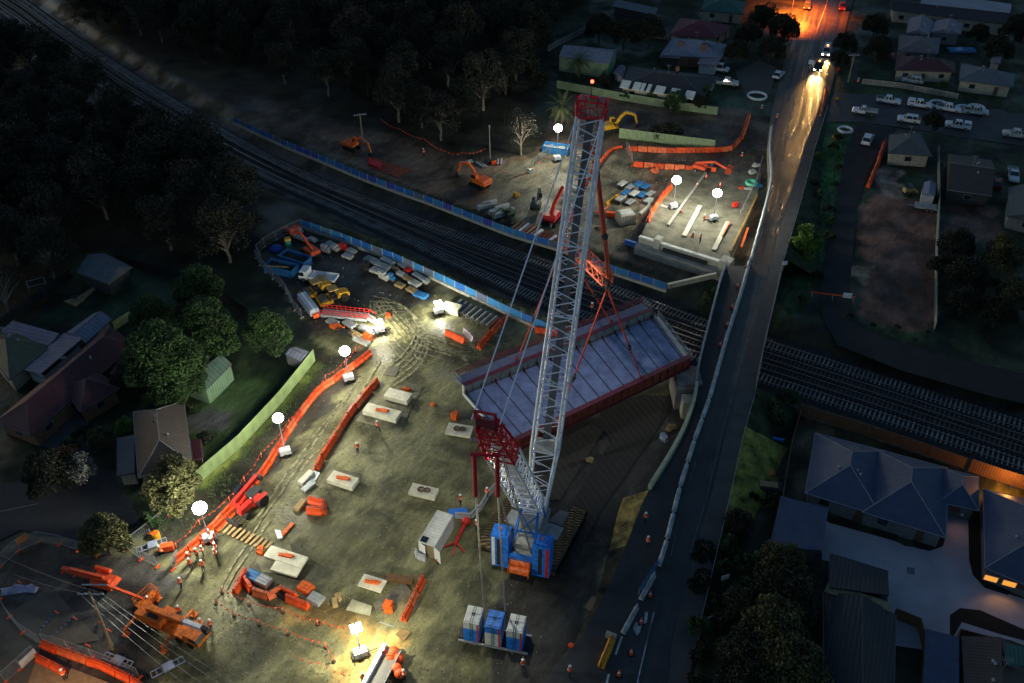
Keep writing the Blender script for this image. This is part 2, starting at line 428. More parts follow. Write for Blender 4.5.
# ---------- railway tracks
BALLM = mat('ballast_stone', (0.032, 0.031, 0.033), 0.95, var=0.5, scale=3, bump=.5, bscale=6)
SLEEP = mat('sleeper_concrete', (0.23, 0.225, 0.22), 0.85, var=0.5, scale=.5)
SLEEP2 = mat('sleeper_dirty', (0.065, 0.058, 0.055), 0.9, var=0.4, scale=.3)
RAIL = mat('rail_steel', (0.30, 0.26, 0.24), 0.35, 0.8)
for ti, tr in enumerate(TRACKS):
    p = resample(ext(tr), 3.0); p = [v for v in p if -260 < v.x < 260 and v.y < 420]
    bed = MB(); rail = MB()
    for k in range(len(p) - 1):
        a, b = p[k], p[k + 1]; da = (p[min(k + 1, len(p) - 1)] - p[max(k - 1, 0)]).normalized(); db = (p[min(k + 2, len(p) - 1)] - p[k]).normalized()
        na, nb = Vector((-da.y, da.x, 0)), Vector((-db.y, db.x, 0))
        vs = []
        for q_, n_ in ((a, na), (b, nb)):
            for w_, z_ in ((-2.1, .0), (-1.5, .22), (1.5, .22), (2.1, .0)): vs.append(q_ + n_ * w_ + Vector((0, 0, z_)))
        bed.add(vs, [(0, 1, 5, 4), (1, 2, 6, 5), (2, 3, 7, 6)])
        for sgn in (-.76, .76):
            rail.add([a + na * (sgn - .05) + Vector((0, 0, .27)), a + na * (sgn - .05) + Vector((0, 0, .45)), a + na * (sgn + .05) + Vector((0, 0, .45)), a + na * (sgn + .05) + Vector((0, 0, .27)),
                      b + nb * (sgn - .05) + Vector((0, 0, .27)), b + nb * (sgn - .05) + Vector((0, 0, .45)), b + nb * (sgn + .05) + Vector((0, 0, .45)), b + nb * (sgn + .05) + Vector((0, 0, .27))],
                     [(0, 4, 5, 1), (1, 5, 6, 2), (2, 6, 7, 3)])
    sl_ = MB(); q = resample(p, 0.68)
    for k in range(len(q) - 1):
        d_ = q[k + 1] - q[k]
        sl_.box(-.12, .12, -1.25, 1.25, .15, .32, rz=math.atan2(d_.y, d_.x) + random.uniform(-.01, .01), o=q[k])
    bo = bed.build('ballast_bed', BALLM, None, kind='structure')
    so_ = sl_.build('railway_sleepers', SLEEP if ti in (0, 3) else SLEEP2, None, kind='structure')
    ro = rail.build('railway_rails', RAIL, None, kind='structure')

# ---------- roads
ZR = [(-300, 0.03), (90, .03), (130, .5), (170, 1.4), (220, 2.8), (262, 3.7), (300, 4), (385, 4), (430, 3.4), (480, 2.4), (530, 1.5), (590, .6), (640, .12), (670, .04), (900, .04)]
L0 = [(262, 728), (280, 721), (342, 705), (370, 698), (400, 695), (431, 684), (460, 668), (480, 655), (500, 643), (530, 632), (584, 610), (640, 580), (683, 540), (760, 480)]
L1 = [(-60, 826), (0, 808), (20, 801), (61, 784), (90, 777), (115, 771), (150, 767), (170, 769.5), (185, 769), (212, 762), (260, 749), (290, 741), (336, 726), (400, 708), (441, 693), (490, 678), (552, 663), (575, 655), (600, 638), (638, 614), (683, 603), (760, 585)]
R1 = [(-60, 872), (0, 846), (20, 840), (61, 831), (109, 819), (140, 807), (191, 791), (212, 784.5), (260, 772), (301, 763), (342, 750), (400, 735), (445, 723), (492, 712), (560, 692), (640, 672), (683, 668), (760, 660)]
R2 = [(-60, 880), (0, 852), (61, 838), (109, 826), (148, 814), (212, 797), (260, 783), (300, 774), (342, 764), (400, 752.5), (437, 742), (488, 731), (552, 716), (620, 700), (640, 697), (683, 688), (760, 678)]
ROWS = list(range(-60, 90, 15)) + list(range(90, 760, 8))
def rail_pts(tab, y0, y1, dx=0, dz=0.0):
    out = []
    for y in ROWS:
        if y0 <= y <= y1:
            z = interp(ZR, y) + dz; out.append(G(interp(tab, y) + dx, y, z))
    return out
def strip(mb, A, B):
    for i in range(len(A) - 1): mb.add([A[i], B[i], B[i + 1], A[i + 1]], [(0, 1, 2, 3)])
def sm2(p, it=2):
    return smooth(p, it)
ROADM = mat('road_asphalt', (0.038, 0.038, 0.041), 0.34, var=0.3, scale=.35, bump=.45, bscale=14, spec=.5)
def worn_lanes(m):
    nt = m.node_tree; N = nt.nodes; L = nt.links; b = N['Principled BSDF']; tc = N.new('ShaderNodeTexCoord'); q = N.new('ShaderNodeMapping'); q.vector_type = 'TEXTURE'
    q.inputs['Rotation'].default_value = (0, 0, R(71)); q.inputs['Scale'].default_value = (22, 1, 1); L.new(tc.outputs['Object'], q.inputs[0])
    n = N.new('ShaderNodeTexNoise'); n.inputs['Scale'].default_value = 1.1; n.inputs['Detail'].default_value = 5; L.new(q.outputs[0], n.inputs['Vector'])
    r = N.new('ShaderNodeMapRange'); r.inputs['From Min'].default_value = .38; r.inputs['From Max'].default_value = .62; r.inputs['To Min'].default_value = .26; r.inputs['To Max'].default_value = .55; L.new(n.outputs['Fac'], r.inputs['Value']); L.new(r.outputs[0], b.inputs['Roughness'])
    mx = N.new('ShaderNodeMix'); mx.data_type = 'RGBA'; mx.blend_type = 'MULTIPLY'; mx.inputs[0].default_value = 1; old = b.inputs['Base Color'].links[0].from_socket
    r2_ = N.new('ShaderNodeMapRange'); r2_.inputs['From Min'].default_value = .35; r2_.inputs['From Max'].default_value = .65; r2_.inputs['To Min'].default_value = .7; r2_.inputs['To Max'].default_value = 1.25; L.new(n.outputs['Fac'], r2_.inputs['Value'])
    L.new(old, mx.inputs[6]); L.new(r2_.outputs[0], mx.inputs[7]); L.new(mx.outputs[2], b.inputs['Base Color'])
worn_lanes(ROADM)
WORKM = mat('worklane_asphalt', (0.050, 0.049, 0.050), 0.8, var=0.22, scale=.3, bump=.2, bscale=6)
PATHM = mat('footpath_concrete', (0.075, 0.072, 0.072), 0.85, var=0.2, scale=.5)
EMB = mat('embankment_grass', (0.03, 0.045, 0.016), 0.95, var=0.6, scale=.5, bump=1, bscale=2)
WALLM = mat('retaining_concrete', (0.42, 0.40, 0.28), 0.85, var=0.2, scale=.5)
LINEM = mat('line_paint', (0.50, 0.50, 0.52), 0.6, var=0.3, scale=2); LINEF = mat('line_paint_faint', (0.14, 0.14, 0.15), 0.6, var=0.5, scale=2)
lw = sm2(rail_pts(L0, 262, 760)); l1w = sm2(rail_pts(L1, 262, 760))
mb = MB(); strip(mb, l1w, lw); mb.build('work_lane', WORKM, kind='structure')
l1 = sm2(rail_pts(L1, -60, 760)); r1 = sm2(rail_pts(R1, -60, 760)); r2 = sm2(rail_pts(R2, -60, 760, 0, .13)); r1k = [v + Vector((0, 0, .13)) for v in r1]
mb = MB(); strip(mb, r1, l1)
# left-hand shoulder continues under the barrier
mb.build('road', ROADM, kind='structure')
mb = MB(); strip(mb, r2, r1k); strip(mb, r1k, r1); mb.build('footpath', PATHM, kind='structure')
# drop sides: embankment slopes and the retaining wall; none of them across the railway
def over_rail(v): return 100.5 < v.y < 131
mb = MB(); mb2 = MB(); yA, yB = G(740, 424, 3).y, G(728, 520, 1).y
for i in range(len(r2) - 1):
    a, b = r2[i], r2[i + 1]
    if over_rail(a) or over_rail(b): continue
    k = 1.7
    ta, tb = Vector((a.x + a.z * k + .3, a.y - .2 * a.z, -.1)), Vector((b.x + b.z * k + .3, b.y - .2 * b.z, -.1))
    (mb2 if yB < a.y < yA else mb).add([a, ta, tb, b], [(0, 1, 2, 3)])
mb2.build('embankment', mat('embankment_yellow_grass_lit', (.26, .25, .05), .95, var=.6, scale=.5, bump=1, bscale=2), kind='structure')  # yellow grass stretch, brightness of a street light painted into its colour
mb.build('embankment', EMB, kind='structure')
# left faces north of the railway
mb = MB()
for i in range(len(l1) - 1):
    a, b = l1[i], l1[i + 1]
    if a.y < 131 or b.y < 131: continue
    mb.add([a, b, Vector((b.x - .05, b.y, -.3)), Vector((a.x - .05, a.y, -.3))], [(0, 1, 2, 3)])
mb.build('embankment', WALLM, kind='structure')
# near retaining wall with coping
rw = thing('retaining_wall', 'long pale concrete retaining wall curving below the work lane by the bridge', 'retaining wall', (lw[0].x, 90, 0))
wall = MB(); cop = MB()
dryg = MB(); dullg = MB()
for i in range(len(lw) - 1):
    a, b = lw[i], lw[i + 1]
    if over_rail(a) or over_rail(b): continue
    pya = proj(a)[1]
    if pya < 486:
        wall.add([a, b, Vector((b.x, b.y, -.2)), Vector((a.x, a.y, -.2)), a + Vector((.4, 0, 0)), b + Vector((.4, 0, 0)), Vector((b.x + .4, b.y, -.2)), Vector((a.x + .4, a.y, -.2))], [(0, 1, 2, 3), (4, 7, 6, 5), (0, 4, 5, 1)])
        cop.beam(a + Vector((0, 0, .45)), b + Vector((0, 0, .45)), .45, 1.0)
    else:
        k = 1.3
        (dryg if pya < 545 else dullg).add([a, b, Vector((b.x - b.z * k - .3, b.y + .3 * b.z, -.1)), Vector((a.x - a.z * k - .3, a.y + .3 * a.z, -.1))], [(0, 1, 2, 3)])
wall.build('wall', WALLM, rw, world=True); cop.build('coping', mat('coping_concrete', (0.5, 0.48, 0.3), .8, var=.15), rw, world=True)
dullg.build('slope', mat('soil_slope', (.05, .042, .03), .95, var=.5, scale=.7, bump=1, bscale=3), kind='structure'); dryg.build('slope', mat('dry_slope', (0.25, 0.19, 0.06), .95, var=.6, scale=.7, bump=1, bscale=3), kind='structure')

# existing road bridge: girders, parapets, piers
rb = thing('road_bridge', 'dark concrete road bridge carrying the street across the railway tracks', 'bridge', (G(735, 340, 4).x, 115, 0))
def span(A): return [v for v in A if 99 < v.y < 133]
BRC = mat('bridge_concrete', (0.22, 0.21, 0.20), .85, var=.3, scale=.5)
la, ra = span(lw), span(r2)
sl2 = MB()
n_ = min(len(la), len(ra))
A_ = resample(la, 3)[:11]; B_ = resample(ra, 3)[:11]
nn = min(len(A_), len(B_))
for i in range(nn - 1):
    a, b, c, d_ = A_[i], A_[i + 1], B_[i + 1], B_[i]
    z = Vector((0, 0, -.03)); dn = Vector((0, 0, -1.1))
    sl2.add([a + z, b + z, c + z * 6, d_ + z * 6, a + dn, b + dn, c + dn, d_ + dn], [(3, 2, 1, 0), (4, 5, 6, 7), (0, 1, 5, 4), (2, 3, 7, 6), (1, 2, 6, 5), (3, 0, 4, 7)])
sl2.build('deck_slab', BRC, rb, world=True)
pr = MB(); top = MB()
for a, b in zip(la, la[1:]): pr.beam(a + Vector((-.1, 0, .55)), b + Vector((-.1, 0, .55)), .3, 1.15); top.beam(a + Vector((-.1, 0, 1.25)), b + Vector((-.1, 0, 1.25)), .08, .08)
pr.build('parapet', mat('parapet_concrete', (0.34, .34, .36), .8), rb, world=True); top.build('handrail', STEEL, rb, world=True)
pr = MB()
for a, b in zip(ra, ra[1:]):
    pr.beam(a + Vector((.1, 0, .5)), b + Vector((.1, 0, .5)), .22, 1.0)
pr.build('parapet', BRC, rb, world=True)
for yy in (104.0, 127.5):
    pm = MB()
    for t in (0.08, .36, .64, .92):
        a = min(la, key=lambda v: abs(v.y - yy)); b = min(ra, key=lambda v: abs(v.y - yy)); c = a.lerp(b, t)
        pm.box(c.x - .5, c.x + .5, yy - .5, yy + .5, -2.2, 2.7)
    pm.box(a.x + .2, b.x - .2, yy - .6, yy + .6, 2.2, 2.88); pm.build('pier', BRC, rb, world=True)
# near abutment blocks beside the bridge
t = thing('abutment', 'pale concrete abutment block at the near end of the lifted span', 'abutment', G(686, 416, 0))
MB().box(-.8, 1.0, -.7, 1.2, 0, 3.2).build('pillar', CONC, t)
MB().box(-1.6, 2.6, 1.4, 6.5, 0, 3.9).box(-1.2, 2.2, 2.0, 6.0, 3.9, 4.4).build('bearing_shelf', BRC, t)
# approach under construction, far side
PL_front = [(640, 243), (668, 251), (700, 262), (731, 271)]
# platform corners, height falls towards the back
plA = [G(641, 236, 2.6), G(655, 205, 1.8), G(668, 183, .9), G(682, 165, .05)]
plB = [G(728, 262, 2.6), G(745, 225, 1.8), G(757, 196, .9), G(762, 172, .05)]
mb = MB(); mbs = MB()
for i in range(3): mb.add([plA[i], plB[i], plB[i + 1], plA[i + 1]], [(0, 1, 2, 3)])
for Q in (plA, plB[::-1]):
    for i in range(3): a, b = Q[i], Q[i + 1]; mbs.add([a, b, Vector((b.x, b.y, -.3)), Vector((a.x, a.y, -.3))], [(0, 1, 2, 3)])
mb.build('approach_fill', mat('approach_fill', (0.16, .15, .11), .9, var=.35, scale=.5, bump=.5, bscale=3), kind='structure'); mbs.build('approach_side', CONC, kind='structure')
# kerb-like concrete runs and planks lying on the fill
def fillz(py): return interp([(165, .05), (183, .9), (205, 1.8), (236, 2.6), (262, 2.6)], py)
def on_fill(px, py): return G(px, py, fillz(py) + .02)
for k, (a, b, w_, h_, mm, nm, lb) in enumerate([
    ((668, 226), (712, 165), .5, .35, CONC, 'concrete_kerb', 'long concrete kerb on the fill, left of the middle bay'),
    ((684, 236), (700, 206), .8, .12, PCONC, 'concrete_strip', 'short pale concrete strip in the middle of the unfinished approach'),
    ((714, 250), (728, 222), .8, .12, PCONC, 'concrete_strip', 'pale concrete strip beside the right-hand lamp on the unfinished approach'),
    ((730, 252), (757, 196), .3, .25, mat('form_timber', (.42, .22, .06), .8, var=.3), 'formwork_beam', 'long rust-brown formwork beam along the approach edge'),
    ((741, 248), (748, 228), .4, .2, MORG, 'formwork_beam', 'short orange formwork beam beside the road'),
    ((722, 236), (730, 222), .25, .15, MORG, 'formwork_beam', 'thin orange beam lying in the right bay of the approach')]):
    o = MB().beam(on_fill(*a) + Vector((0, 0, h_ / 2)), on_fill(*b) + Vector((0, 0, h_ / 2)), w_, h_).build(nm, mm); tag(o, lb, 'beam' if 'beam' in nm else 'kerb')
# far abutment: stepped seat, dark slot, face, end block
t = thing('abutment', 'lit concrete abutment with bearing seat across the tracks', 'abutment', G(683, 256, 0))
a, b = G(640, 236, 2.6), G(727, 263, 2.6); dr = (b - a).normalized(); nr = Vector((dr.y, -dr.x, 0))
def off(p, k, z): q = p + nr * k; q.z = z; return q
MB().beam(off(a, .25, 1.1), off(b, .25, 1.1), .5, 3.0).build('back_wall', PCONC, t, world=True)
MB().beam(off(a, 1.3, .6), off(b, 1.3, .6), 1.6, 1.9).build('bearing_seat', CONC, t, world=True)
MB().beam(off(a, .25, 2.7), off(b, .25, 2.7), .7, .2).build('capping', mat('white_capping', (.7, .7, .66), .7), t, world=True)
MB().beam(off(a.lerp(b, .3), .9, 1.9), off(a.lerp(b, .8), .9, 1.9), .5, .5).build('bearing_slot', DARK, t, world=True)
MB().box(-1, 1, -1, 1, 0, 3.6, o=off(b, .4, 0), rz=math.atan2(dr.y, dr.x)).build('end_block', PCONC, t, world=True)
MB().box(-.6, .6, -.8, .8, 0, 3.5, o=off(a.lerp(b, .22), .1, 0), rz=math.atan2(dr.y, dr.x)).build('end_block', PCONC, t, world=True)
a2 = G(626, 262, 0)
t = thing('wing_wall', 'sloping concrete wing wall from the far abutment towards the bridge', 'wall', G(690, 283, 0))
MB().beam(G(668, 286, .4), G(716, 275, 1.6), .5, .9).build('wall', PCONC, t, world=True)

# side street, lane, drives
def sheet(name, pts, z, m, zz=None):
    vs = [G(x, y, z) for x, y in pts]; o = MB().add(vs, [tuple(range(len(vs)))]).build(name, m, kind='structure'); return o
SIDEM = mat('street_asphalt', (0.045, 0.046, 0.052), 0.6, var=0.25, scale=.25, bump=.2, bscale=8)
LANEM = mat('new_asphalt', (0.022, 0.022, 0.023), 0.85, var=0.25, scale=.3, bump=.2, bscale=8)
sheet('side_street', [(823, 108), (836, 92), (870, 95), (940, 103), (1100, 125), (1300, 152), (1300, 190), (1100, 157), (1024, 146), (960, 137), (925, 131), (885, 125), (860, 122), (830, 122), (817, 128)], .03, SIDEM)
sheet('asphalt_lane', [(858, 124), (897, 128), (882, 145), (865, 180), (857, 210), (853, 250), (850, 285), (852, 305), (860, 322), (880, 336), (930, 352), (990, 366), (1100, 390), (1100, 420), (990, 396), (900, 370), (865, 356), (838, 345), (822, 318), (819, 290), (828, 240), (838, 190), (846, 150)], .02, LANEM)
sheet('driveway', [(984, 108), (1005, 110), (1008, 122), (980, 120)], .035, PATHM)
sheet('bridge_side_path', [(735, 72), (760, 60), (777, 68), (770, 95), (745, 95)], .02, mat('verge_gravel', (.09, .08, .07), .9))
DRIVE = mat('drive_concrete', (0.33, 0.32, 0.37), 0.7, var=0.12, scale=.25)
sheet('concrete_driveway', [(821, 518), (830, 523), (895, 541), (905, 546), (930, 549), (940, 545), (946, 536), (945, 505), (968, 510), (969, 560), (974, 575), (990, 588), (1060, 610), (1060, 660), (1010, 640), (980, 634), (968, 634), (950, 640), (949, 655), (925, 650), (890, 645), (886, 570), (822, 560)], .03, DRIVE)
sheet('concrete_yard', [(925, -8), (1012, 4), (1010, 13), (920, 4)], .03, DRIVE)
sheet('left_street', [(-60, 500), (60, 470), (110, 470), (140, 520), (100, 545), (20, 530), (-60, 570)], .02, mat('left_street_asphalt', (.03, .032, .038), .8))
sheet('front_drive', [(40, 430), (70, 405), (95, 430), (90, 455), (60, 450), (33, 445)], .03, mat('drive_dark', (.06, .06, .065), .8))
CONP = mat('worn_pavement', (0.10, 0.09, 0.075), 0.8, var=0.3, scale=.3)
sheet('pavement', [(-40, 640), (22, 605), (50, 585), (100, 640), (40, 650), (36, 683), (30, 720), (-40, 720)], .02, CONP)
sheet('footpath_corner', [(28, 683), (38, 655), (110, 683), (90, 720), (20, 720)], .04, mat('corner_path', (.22, .16, .10), .8))
# road paint
def line(tab, rows, w_, name='road_marking', dx=0.0, dash=None, m=None):
    mb = MB(); P_ = sm2([G(interp(tab, y) + dx * .5, y, interp(ZR, y) + .012) for y in range(rows[0], rows[1], 4)])
    P_ = resample(P_, 1.0 if not dash else dash[0]);
    for i in range(len(P_) - 1):
        if dash and i % dash[1]: continue
        a, b = P_[i], P_[i + 1]; d_ = (b - a).normalized(); n = Vector((-d_.y, d_.x, 0)) * w_ / 2
        mb.add([a - n, b - n, b + n, a + n], [(0, 1, 2, 3)])
    mb.build(name, m or LINEM, kind='structure')
line([(y, x + 9) for y, x in L1 if y < 560] + [(600, 657), (683, 637), (740, 622)], (262, 650), .12, dash=(3.0, 4), m=LINEF)
line([(y, x - 4) for y, x in R1], (300, 560), .1, m=LINEF)
line([(612, 654), (683, 637)], (612, 700), .14)
line([(636, 622), (683, 606), (760, 590)], (636, 720), .25, dash=(2.2, 2))
line([(0, 828), (61, 806), (109, 793), (150, 784), (262, 759)], (-50, 110), .12)
arr = [G(*p, interp(ZR, p[1]) + .012) for p in [(633, 628), (636, 622), (644, 620), (645, 612), (648, 612), (647, 622), (641, 627), (640, 632), (637, 636)]]
MB().add(arr, [tuple(range(len(arr)))]).build('road_marking', LINEM, kind='structure')
# tyre marks: lighter dried mud arcs in the yard
ARCN = [0]
TYRE = mat('dried_mud', (0.25, .235, .14), .95, var=.7, scale=1.4)
cz_ = Vector((0, 0, 1))
def arc(pts, w_=.3, z=.02, m=TYRE, wob=.15):
    P_ = smooth(resample([G(x, y, z) for x, y in pts], 1.2), 3); mb = MB(); vs = []; ARCN[0] += 1; lift = cz_ * (.0012 * ARCN[0])
    for i, p_ in enumerate(P_):
        p_ = p_ + lift
        d_ = (P_[min(i + 1, len(P_) - 1)] - P_[max(i - 1, 0)]).normalized(); n = Vector((-d_.y, d_.x, 0))
        ww = w_ * (.5 + random.random() * .7); o = n * random.uniform(-wob, wob); vs += [p_ + o - n * ww / 2, p_ + o + n * ww / 2]
    mb.add(vs, [(2 * i, 2 * i + 2, 2 * i + 3, 2 * i + 1) for i in range(len(P_) - 1)]); return mb
tm = MB()
for k in range(5):
    e = k * 5.5
    a = arc([(372 - e * .3, 296 + e), (395 + e * .5, 300 + e * .4), (412 + e * .6, 312 + e * .6), (418 + e * .5, 330 + e), (408 + e * .3, 350 + e), (390, 366 + e)], .38, wob=.1); tm.add(a.v, a.f)
for k in range(6):
    a = arc([(470 - 9 * k, 350 + 3 * k), (440 - 8 * k, 340 + 4 * k), (415 - 7 * k, 330), (395 - 5 * k, 312), (385 - 3 * k, 300)], .34, wob=.1); tm.add(a.v, a.f)
for k in range(4):
    a = arc([(402 + 3 * k, 318), (420 + 4 * k, 340), (445 + 5 * k, 352), (470, 352 + 5 * k)], .34, wob=.1); tm.add(a.v, a.f)
for (x0, y0, x1, y1, x2, y2) in [(367, 372, 330, 420, 262, 520), (362, 375, 322, 425, 255, 520), (380, 360, 345, 420, 300, 470), (215, 600, 235, 560, 262, 520), (226, 590, 246, 555, 270, 520)]:
    a = arc([(x0, y0), (x1, y1), (x2, y2)], .35); tm.add(a.v, a.f)
tm.build('tyre_marks', TYRE, kind='structure')
# darker worn lanes and pale concrete pads set in the yard
sheet('wash_pad', [(408, 383), (424, 386), (414, 402), (400, 432), (356, 421), (364, 408), (385, 390)], .012, mat('wash_pad', (.19, .175, .11), .8, var=.5, scale=.4))
sheet('wash_pad', [(332, 467), (362, 474), (352, 490), (319, 488)], .012, MATS['wash_pad'])
sheet('wash_pad', [(268, 540), (290, 545), (300, 575), (262, 572), (256, 560)], .012, MATS['wash_pad'])
sheet('wash_pad', [(352, 599), (372, 606), (370, 616), (346, 610)], .012, mat('pad_concrete', (.36, .35, .25), .8, var=.4, scale=.6))
# striped timber paving under the span
TIM = ribbed('timber_mats', (0.032, 0.028, 0.024), period=.9, rough=.75, axis='X', contrast=.3, rotz=R(-25))
TIM2 = ribbed('timber_mats_light', (0.05, 0.046, 0.034), period=.9, rough=.75, axis='X', contrast=.3, rotz=R(-25))
sheet('timber_paving', [(600, 408), (640, 395), (679, 396), (640, 455), (600, 512), (576, 560), (556, 552), (570, 505), (612, 440), (600, 425)], .02, TIM)
sheet('timber_paving', [(560, 440), (590, 424), (604, 430), (560, 500), (535, 500)], .02, TIM2)
# ================= the crane =================
cc = Vector((2.75, 75.9, 0)); TIP = Vector((9.3, 100.5, 46.2)); hd = Vector((TIP.x - 3, TIP.y - 77.2, 0)).normalized(); rt = Vector((hd.y, -hd.x, 0))
crane = thing('crawler_crane', 'giant lattice-boom crawler crane with red boom head and blue counterweights, lifting the bridge span', 'crane', (cc.x, cc.y, 0))
def part(mb, name, m, parent=crane, **k): return mb.build(name, m, parent, world=True, **k)
cdir = Vector((4.4, 9.3, 0)).normalized(); cr = Vector((cdir.y, -cdir.x, 0)); cz = Vector((0, 0, 1))
TRK = ribbed('crawler_shoes', (0.17, 0.12, 0.06), period=.42, rough=.4, axis='Y', contrast=.7, metal=.5, coord='Object', depth=1)
for sgn in (-1, 1):
    c0 = cc + cr * 4.2 * sgn; shoes = MB(); frame = MB()
    # closed belt of shoes around the frame
    pts = []
    Lh, rr = 5.2, .72
    for i in range(13): a = math.pi / 2 - math.pi * i / 12; pts.append((Lh - rr + rr * math.cos(a), rr + rr * math.sin(a)))
    for i in range(13): a = -math.pi / 2 - math.pi * i / 12; pts.append((-Lh + rr + rr * math.cos(a), rr + rr * math.sin(a)))
    loop = [c0 + cdir * x + cz * (z + .08) for x, z in pts]; loop.append(loop[0])
    fine = []
    for a, b in zip(loop, loop[1:]):
        n = max(1, int((b - a).length / .4))
        for i in range(n): fine.append(a.lerp(b, i / n))
    fine.append(loop[0])
    for a, b in zip(fine, fine[1:]):
        mm_ = (a + b) / 2; q_ = a.lerp(b, .84); shoes.add([a - cr * .95, q_ - cr * .95, q_ + cr * .95, a + cr * .95] + [v + (mm_ - c0 - cz * .8).normalized() * 0 for v in ()], [(0, 1, 2, 3)])
        nrm = (b - a).normalized().cross(cr); shoes.beam((a + q_) / 2 - cr * .95 - nrm * .06, (a + q_) / 2 + cr * .95 - nrm * .06, .30, .12, up=nrm)
    part(shoes, 'crawler_belt', TRK)
    frame.beam(c0 - cdir * 4.4 + cz * .8, c0 + cdir * 4.4 + cz * .8, 1.4, .95); part(frame, 'crawler_frame', mat('crawler_grey', (.12, .12, .13), .5))
mb = MB(); mb.beam(cc - cr * 3.6 + cz * 1.2, cc + cr * 3.6 + cz * 1.2, 2.2, .9); mb.tube(cc + cz * 1.2, cc + cz * 2.1, 1.7, 20); part(mb, 'undercarriage', GREYP)
def L(x, y, z): return cc + rt * x + hd * y + cz * z      # superstructure frame
mb = MB(); mb.beam(L(0, -6.4, 2.4), L(0, 3.2, 2.4), 2.4, .9); mb.beam(L(-1.4, -5, 2.5), L(-1.4, 2, 2.5), .5, .9).beam(L(1.4, -5, 2.5), L(1.4, 2, 2.5), .5, .9)
part(mb, 'superstructure', mat('superstructure_grey', (.30, .30, .29), .5, var=.25))
mb = MB(); mb.beam(L(0, -5.2, 3.3), L(0, -2.6, 3.3), 2.0, 1.0); mb.beam(L(0, -1.8, 3.1), L(0, 0.2, 3.1), 2.3, .7); part(mb, 'machinery_house', mat('engine_cover', (.42, .42, .38), .5, var=.3))
for k, (y, z) in enumerate(((-6.6, 2.2), (-7.3, 1.6))):
    mb = MB(); mb.tube(L(-1.15, y, z), L(1.15, y, z), .5, 14); mb.beam(L(-1.3, y, z), L(-1.2, y, z), 1.1, 1.1).beam(L(1.2, y, z), L(1.3, y, z), 1.1, 1.1); part(mb, 'rear_winch', MORG)
mb = MB(); mb.beam(L(-1.6, 2.2, 2.6), L(-1.6, 4.1, 2.6), 1.1, 1.6); part(mb, 'operator_cab', WHITEP)
mb = MB(); mb.beam(L(-1.6, 4.12, 2.8), L(-1.6, 4.16, 2.8), .95, 1.0); part(mb, 'cab_window', GLASS)
CW = mat('counterweight_blue', (0.02, 0.20, 0.80), .45, var=.35, scale=2)
STRIPE = mat('warning_red', (.6, .03, .02), .5)
for sgn, y0 in ((-1, -5.9), (1, -6.1)):
    a = L(sgn * 2.55, y0, 0)
    rz = math.atan2(rt.y, rt.x)
    s_ = MB(); nz_ = 12
    for k in range(nz_):
        z0 = 1.0 + k * .46; s_.box(-1.08, 1.08, -.95, .95, z0, z0 + .43, rz=rz, o=a, taper=.03)
    s_.box(-.7, .7, -.7, .7, 1.0 + nz_ * .46, 1.0 + nz_ * .46 + .25, rz=rz, o=a, taper=.12)
    cw = part(s_, 'counterweight', CW)
    st = MB(); st.box(-sgn * .5 - .2 + sgn * 1.25, -sgn * .5 + .2 + sgn * 1.25, -.957, -.951, 1.05, 6.2, rz=rz, o=a)
    for k in range(18):
        z0 = 1.1 + k * .29; st.box(-sgn * .5 - .16 + sgn * 1.25, -sgn * .5 + .16 + sgn * 1.25, -.975, -.955, z0, z0 + .14, rz=rz, o=a)
    part(st, 'warning_stripe', STRIPE, cw) if False else part(st, 'warning_stripe', WHITEP if sgn < 0 else STRIPE)
    lt = MB(); lt.box(-.3, .1, -.9562, -.951, 1.3, 6.0, rz=rz, o=a)
    for k in range(11):
        z0 = 1.35 + k * .42
        lt.box(-.32, -.2, -.972, -.956, z0, z0 + .3, rz=rz, o=a).box(.05, .12, -.972, -.956, z0, z0 + .3, rz=rz, o=a)
    part(lt, 'slot_marks', DARK)
    ts = MB(); ts.tube(L(sgn * 2.55, y0, 6.75), L(sgn * 2.55, y0, 7.0), .14, 8); part(ts, 'lifting_lug', MORG)
    mb = MB(); mb.beam(L(sgn * .8, y0 + .1, 1.6), L(sgn * 2.7, y0 + .1, 1.6), .9, .4); part(mb, 'counterweight_arm', BLUEP)
# lattice member: four chords with zigzag lacing
def lattice(mb_ch, mb_lc, P, Q, w0, h0, w1, h1, side, rch, rl, bays, n=6):
    P, Q = Vector(P), Vector(Q); d = (Q - P).normalized(); r = side.normalized(); u = d.cross(r).normalized()
    def c(t, i):
        w = w0 + (w1 - w0) * t; h = h0 + (h1 - h0) * t
        return P.lerp(Q, t) + r * (w / 2 * (1, 1, -1, -1)[i]) + u * (h / 2 * (1, -1, -1, 1)[i])
    for i in range(4): mb_ch.tube(c(0, i), c(1, i), rch, n)
    for b in range(bays):
        t0, t1 = b / bays, (b + 1) / bays; tm_ = (t0 + t1) / 2
        for i in range(4):
            j = (i + 1) % 4; mb_lc.tube(c(t0, i), c(tm_, j), rl, 4); mb_lc.tube(c(tm_, j), c(t1, i), rl, 4)
        if b % 4 == 0: mb_lc.tube(c(t0, 0), c(t0, 2), rl, 4); [mb_lc.tube(c(t0, i), c(t0, (i + 1) % 4), rl * 1.3, 4) for i in range(4)]
    return c
FOOT = L(0, 1.3, 2.7); bd = (TIP - FOOT).normalized(); BL = (TIP - FOOT).length
p1 = FOOT + bd * 8; p2 = FOOT + bd * (BL - 1.5)
ch, lc = MB(), MB(); lattice(ch, lc, FOOT, p1, 2.0, .5, 3.1, 2.6, rt, .17, .07, 4); lattice(ch, lc, p1, p2, 3.1, 2.6, 2.9, 2.5, rt, .17, .085, 19)
